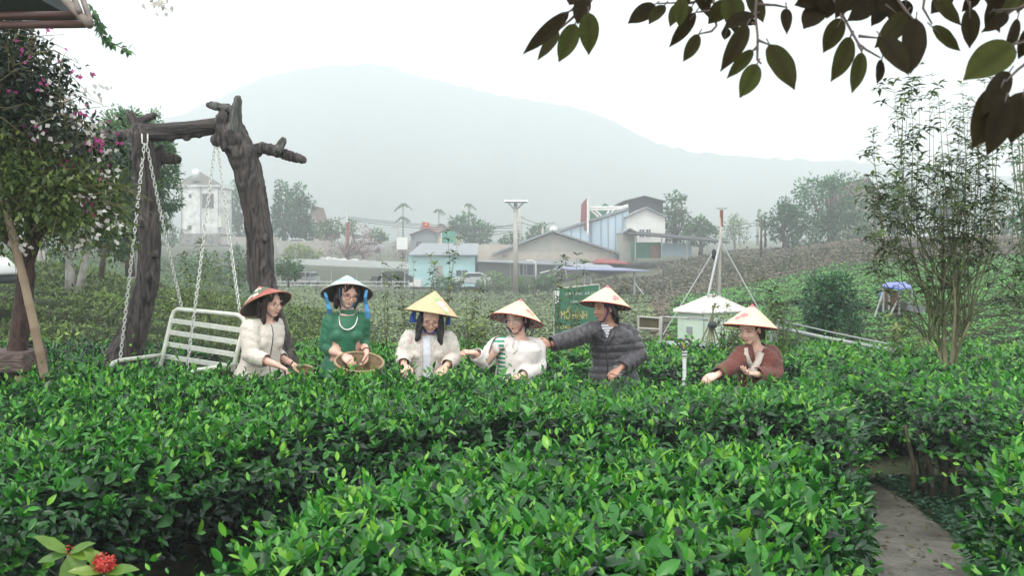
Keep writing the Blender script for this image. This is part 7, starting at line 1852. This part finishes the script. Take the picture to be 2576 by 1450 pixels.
# 2: green ao dai
D = 7.9
M_gr = cloth('green_satin', (.008, .14, .065), (.005, .095, .045), rough=.55, bump=.25)
w2 = person(dict(label='smiling woman in a green long dress with silver neck ring and blue hat ribbons', trousers=M_black, j=dict(head=(876, 739, D - .02), neck=(876, 787, D + .02), pelvis=(856, 955, D + .02), shR=(829, 808, D), shL=(914, 804, D + .03), elR=(818, 876, D - .02), elL=(912, 866, D + .05), wrR=(859, 894, D - .16), wrL=(922, 886, D - .10)),
    face=(.42, -.86, -.34), roll=-7, body=(.22, -.97), handR=((888, 914, D - .22), (.2, .5, -.8), 1, .55, .3), handL=((922, 912, D - .14), (-.9, -.3, 0), -1, .7, .2), garment_name='long_dress', garment=M_gr, inf=.008, sleeve=.45, flare=.02, sleeve_loose=.004, hem=-.12, chest_f=.02, w=1.0,
    hair=dict(m=M_hairb, locks=locks_bob + [(.02, .068, .085, .05, .062, .035, .014, .008), (-.02, .068, .085, -.05, .062, .035, .014, .008)]),
    hat=dict(c=(873, 740, D), axis=(-.06, .42, .90), h=.165, m=stripe_mat('pale_green_hat', (.62, .74, .68), (.30, .56, .50), .036, .55), lining=M_dlin, rim=cloth('grey_edge', (.48, .44, .38)), ribbon=dict(m=M_blue, w=.014, tails=[[(818, 736, D - .10), (821, 748, D - .14), (824, 765, D - .12), (829, 778, D - .15), (828, 790, D - .12), .019], [(922, 730, D - .10), (919, 748, D - .13), (921, 766, D - .10), (924, 785, D - .13), (926, 801, D - .12), .019]])), glasses=M_gfr))
gskirt = MB(); loft(gskirt, [(w2['Pv'] + Vector((0, 0, z)), w2['bf'].r, w2['bf'].f, a, b) for z, a, b in ((.06, .165, .13), (-.05, .19, .15), (-.3, .21, .165), (-.62, .23, .18))], 28, False); gskirt.build('dress_skirt', M_gr, w2['root'], True)
bf = w2['bf']; N_ = w2['N']
cl_ = MB(); loft(cl_, [(N_ + Vector((0, 0, z)), bf.r, bf.f, a, a * .95) for z, a in ((-.055, .095), (-.03, .076), (-.008, .066), (.010, .062), (.026, .059))], 20, False); cl_.build('collar', M_gr, w2['root'], True)
ring = [w2['proj'](x * .072, .93 - (1 - math.sqrt(max(0, 1 - x * x))) * 0 - .17 * math.sqrt(max(0, 1 - x * x)), .012) for x in np.linspace(-1, 1, 17)]
ring += [N_ + bf.r * .072 * math.cos(t) + bf.f * (-.055 * math.sin(t)) + Vector((0, 0, .0)) for t in np.linspace(.3, math.pi - .3, 8)]; ring.append(ring[0])
MB().tube(ring, [.0045 + .003 * math.sin(math.pi * min(i / 16, 1)) for i in range(len(ring))], 8, cap=False).build('necklace', M_silver, w2['root'], True)
beads('buttons', M_pearl, w2['garment'], [w2['proj'](x, h, .004) - Vector(w2['root'].location) * 0 for x, h in ((.058, .90), (.064, .86), (.075, .81), (.076, .77), (.090, .72))], .0062)
for o in list(bpy.data.objects):
    if o.name.startswith('buttons'): o.data.transform(Matrix.Translation(Vector(w2['garment'].location) - Vector(w2['root'].location)))
wrist = w2['J']['wrL']; elb = w2['J']['elL']; dv = (wrist - elb).normalized(); xx = dv.orthogonal().normalized(); yy = dv.cross(xx)
beads('bracelet', M_wood, w2['root'], [wrist - dv * .012 + (xx * math.cos(t) + yy * math.sin(t)) * .031 for t in np.linspace(0, 2 * math.pi, 20)[:-1]], .0052)
bk, Mb = basket('large open woven bamboo basket held by the woman in green', P(903, 912, 7.62), (.10, -.30, .95), .185, .11, .15)
L_ = Leaves(); n = 60; r_ = np.sqrt(rng.random(n)) * .10; a_ = rng.random(n) * 6.28
pp = np.array([tuple(Mb @ Vector((r * math.cos(a), r * math.sin(a), -.135 + .01 * random.random()))) for r, a in zip(r_, a_)])
L_.add(pp, _norm(rand_dirs(n) * [1, 1, .3]), _norm(rand_dirs(n) * .3 + [0, 0, 1]), np.full(n, .035), np.full(n, .016), np.full(n, .2), rng.uniform(.5, 1, n), 1)
tag(L_.build('picked_leaves', tea_m), 'few fresh tea shoots lying in the large bamboo basket', 'tea leaves', kind='stuff')
# 3: floral jacket
D = 7.7
w3 = person(dict(label='long-haired woman in a floral off-white jacket, head bowed under a plain tan cone hat', trousers=cloth('grey_trousers', (.35, .35, .36)), shirt=cloth('white_shirt', (.74, .75, .80), (.66, .67, .74)), j=dict(head=(1084, 800, D - .06), neck=(1078, 838, D + .02), pelvis=(1074, 985, D + .06), shR=(1030, 853, D), shL=(1127, 855, D + .02), elR=(1014, 898, D - .04), elL=(1142, 902, D + .0), wrR=(1016, 918, D - .20), wrL=(1122, 922, D - .18)),
    face=(.06, -.86, -.50), roll=-5, body=(.03, -1), handR=((1020, 938, D - .27), (.2, .3, -.8), 1, .6, .2), handL=((1108, 942, D - .26), (0, .3, -.9), -1, .6, .2), garment_name='jacket', garment=floral_mat('floral_cloth'), inf=.016, sleeve=.93, flare=.02, sleeve_loose=.007, open=(0, .040, .040, 1), w=1.05,
    hair=dict(m=M_hairk, locks=[(.068, .0, .02, .085, .075, -.165, .028, .022), (-.068, .0, .02, -.082, .085, -.185, .028, .024), (.05, .03, -.03, .095, .10, -.14, .024, .016), (-.05, .03, -.03, -.090, .11, -.16, .024, .016), (0, -.07, .0, 0, -.07, -.16, .05, .03)]),
    hat=dict(c=(1086, 789, D - .04), axis=(.15, .10, .97), h=.178, m=straw, lining=M_dlin, rim=mat('tan_edge', (.50, .36, .20), rough=.6), ribbon=dict(m=M_dblue, w=.02, tails=[[(1042, 785, D - .02), (1038, 800, D - .04), (1040, 812, D - .05), .03], [(1130, 795, D), (1128, 808, D), (1126, 818, D), .02]]),
        paint=[(M_whitep, [(5.3, .42, .034, 6, .4), (5.45, .25, .028, 6, .4)]), (M_lgp, [(5.1, .62, .028, 5, .3), (5.4, .12, .024, 4, .3)]), (M_pinkp, [(5.45, .33, .015, 5, .4)])]), glasses=M_gfr))
for sx in (-1, 1): w3['strip']('lapel_edge', [(sx * .043, h) for h in np.linspace(.95, .0, 10)], .012, floral_mat('lapel_cloth') if sx < 0 else bpy.data.materials['lapel_cloth'])
# 4: white jacket, striped shirt
D = 7.65
M_wj = cloth('white_canvas_jacket', (.76, .71, .68), (.69, .64, .61))
w4 = person(dict(label='woman in a white jacket over a green-striped shirt, one hand held out to the left', trousers=cloth('blue_trousers', (.16, .2, .3)), shirt=stripe_mat('green_stripe_shirt', (.75, .75, .72), (.02, .30, .16), .033, .55), j=dict(head=(1299, 803, D - .02), neck=(1305, 850, D + .02), pelvis=(1296, 998, D + .04), shR=(1254, 868, D - .02), shL=(1348, 874, D + .06), elR=(1216, 912, D - .06), elL=(1354, 926, D + .02), wrR=(1195, 889, D - .16), wrL=(1312, 946, D - .16)),
    face=(-.42, -.89, -.16), roll=6, smile=0, body=(-.50, -.87), handR=((1172, 886, D - .19), (.1, .3, -.9), -1, 1.0, .4), handL=((1278, 958, D - .24), (0, .2, -1), -1, .5, .1), garment_name='jacket', garment=M_wj, inf=.018, sleeve=.97, flare=.045, sleeve_loose=.007, open=(.058, .055, .040, 1), w=1.10,
    hair=dict(m=M_hairk, locks=[(.066, -.02, .02, .065, -.03, -.07, .024, .02), (-.066, -.02, .02, -.065, -.03, -.07, .024, .02), (0, -.07, .0, 0, -.08, -.11, .05, .03)]),
    hat=dict(c=(1300, 807, D), axis=(.19, .26, .94), m=cream_h, lining=M_lat, rim=M_rimr, tip=M_tip, ribbon=dict(m=M_purple, w=.011, tails=[]), paint=[(M_pinkp, [(5.35, .40, .026, 6, .42), (5.5, .28, .02, 6, .42)])]), glasses=mat('clear_frame', (.5, .5, .5), rough=.2)))
w4['strip']('pocket_flap', [(-.055, .22), (-.085, .225), (-.115, .23)], .052, M_wj, .007); w4['strip']('pocket_seam', [(-.05, .27), (-.085, .275), (-.12, .28)], .006, cloth('seam_grey', (.45, .42, .40)), .009)  # pocket seam drawn as a darker grey strip
for sx, pts in ((1, [(.10, .93), (.085, .84), (.075, .78)]), (-1, [(-.03, .96), (-.035, .88), (-.05, .82), (-.03, .76)])): w4['strip']('collar', pts, [.055, .05, .03, .008][:len(pts)], M_wj, .010)
# 5: grey puffer
D = 8.15
M_puf = cloth('grey_puffer', (.055, .052, .060), (.036, .034, .040), rough=.45, bump=.5, bscale=30)
w5 = person(dict(label='woman in a dark grey quilted puffer jacket reaching her arm out to the left', skin=M_skin2, trousers=M_black, shirt=stripe_mat('navy_stripe_shirt', (.72, .72, .74), (.05, .05, .12), .022, .75), j=dict(head=(1521, 777, D - .02), neck=(1533, 817, D + .02), pelvis=(1546, 962, D + .04), shR=(1494, 832, D - .06), shL=(1580, 838, D + .08), elR=(1440, 852, D - .12), elL=(1607, 897, D + .02), wrR=(1384, 868, D - .20), wrL=(1560, 928, D - .16)),
    face=(-.86, -.48, -.14), roll=6, body=(-.42, -.91), handR=((1358, 866, D - .26), (0, .9, -.3), -1, .35, .1), handL=((1540, 945, D - .22), (0, .2, -1), -1, .6), garment_name='puffer_jacket', garment=M_puf, inf=.030, puffer=1, sleeve=.98, flare=.01, sleeve_loose=.006, vneck=(.055, .70), w=1.05,
    hair=dict(m=M_hairk, locks=[(.066, -.03, .02, .07, -.05, -.09, .03, .024), (-.066, -.03, .02, -.07, -.05, -.09, .03, .024), (0, -.07, .0, 0, -.08, -.12, .05, .03)]),
    hat=dict(c=(1523, 770, D), axis=(.13, .17, .97), h=.168, s=1.02, m=cream_h, lining=M_lat, rim=M_rimr, tip=M_tip, ribbon=dict(m=M_purple, w=.008), paint=[(M_pinkp, [(5.25, .38, .034, 7, .42), (5.05, .25, .02, 6, .42)])])))
w5['strip']('zip', [(0.0, h) for h in np.linspace(.66, -.05, 12)], .008, M_black, .010)
for sx in (-1, 1): w5['strip']('collar', [(sx * .058, .98), (sx * .062, .90), (sx * .055, .82), (sx * .02, .72)], [.045, .055, .045, .02], M_puf, .012)
wr = w5['J']['wrR']; dv = (wr - w5['J']['elR']).normalized(); xx = dv.orthogonal().normalized(); yy = dv.cross(xx)
beads('bracelet', M_wood, w5['root'], [wr + dv * .004 + (xx * math.cos(t) + yy * math.sin(t)) * .032 for t in np.linspace(0, 2 * math.pi, 20)[:-1]], .0055)
# 6: brown sweater
D = 7.6
M_br = cloth('rust_brown_knit', (.17, .050, .036), (.13, .038, .028), bump=.5, bscale=80)
w6 = person(dict(label='smiling woman in a rust brown sweater with beige V collar, rightmost of the pickers', trousers=M_black, j=dict(head=(1886, 829, D - .04), neck=(1898, 870, D + .02), pelvis=(1912, 1018, D + .06), shR=(1869, 892, D - .05), shL=(1941, 892, D + .08), elR=(1842, 922, D - .12), elL=(1951, 944, D + .0), wrR=(1805, 944, D - .24), wrL=(1899, 943, D - .22)),
    face=(-.62, -.74, -.30), roll=4, body=(-.36, -.93), handR=((1778, 954, D - .28), (0, .5, -.8), -1, .7, .2), handL=((1870, 938, D - .28), (0, -.2, 1), 1, .5, .2), garment_name='sweater', garment=M_br, inf=.018, sleeve=.97, flare=.01, sleeve_loose=.008, vneck=(.040, .66), w=1.02,
    hair=dict(m=M_hairb, locks=[(.066, -.03, .02, .07, -.05, -.08, .028, .022), (-.066, -.03, .02, -.07, -.05, -.08, .028, .022), (0, -.07, .0, 0, -.08, -.10, .05, .03)]),
    hat=dict(c=(1888, 823, D - .02), axis=(.10, .10, .98), h=.172, m=cream_h, lining=M_lat, rim=M_rimr, tip=M_tip, paint=[(M_pinkp, [(4.0, .45, .034, 6, .42), (3.75, .30, .026, 6, .42), (5.9, .25, .024, 5, .4)]), (M_lgp, [(4.35, .50, .008, 4, .4)])])))
M_bg = cloth('beige_knit', (.58, .51, .45), bump=.5, bscale=80)
w6['strip']('v_collar', [(.052, .985), (.047, .9), (.036, .78), (.016, .64), (.004, .54)], .044, M_bg, .008)
w6['strip']('v_collar', [(-.066, .985), (-.053, .88), (-.033, .76), (-.004, .62), (.020, .46)], .050, M_bg, .012)
bf = w6['bf']; N_ = w6['N']
beads('pearl_necklace', M_pearl, w6['root'], [N_ + bf.r * .055 * math.sin(t) + bf.f * (.045 + .035 * math.cos(t) * .8) + Vector((0, 0, .01 - .050 * (1 + math.cos(t)) / 2 )) for t in np.linspace(-2.0, 2.0, 30)], .0042)
# ------------------------------------------------------------------ air
hb = MB(); hb.box((0, 530, 110), (3000, 1120, 240))
hz = hb.build('haze', [], None)
hm, N, L = nm('haze')
ho = N.new('ShaderNodeOutputMaterial'); pv = N.new('ShaderNodeVolumePrincipled')
pv.inputs['Color'].default_value = (.93, .973, 1.0, 1); pv.inputs['Density'].default_value = .0020; pv.inputs['Anisotropy'].default_value = .0
L.new(pv.outputs[0], ho.inputs['Volume'])
hz.data.materials.append(hm)
tag(hz, kind='stuff')
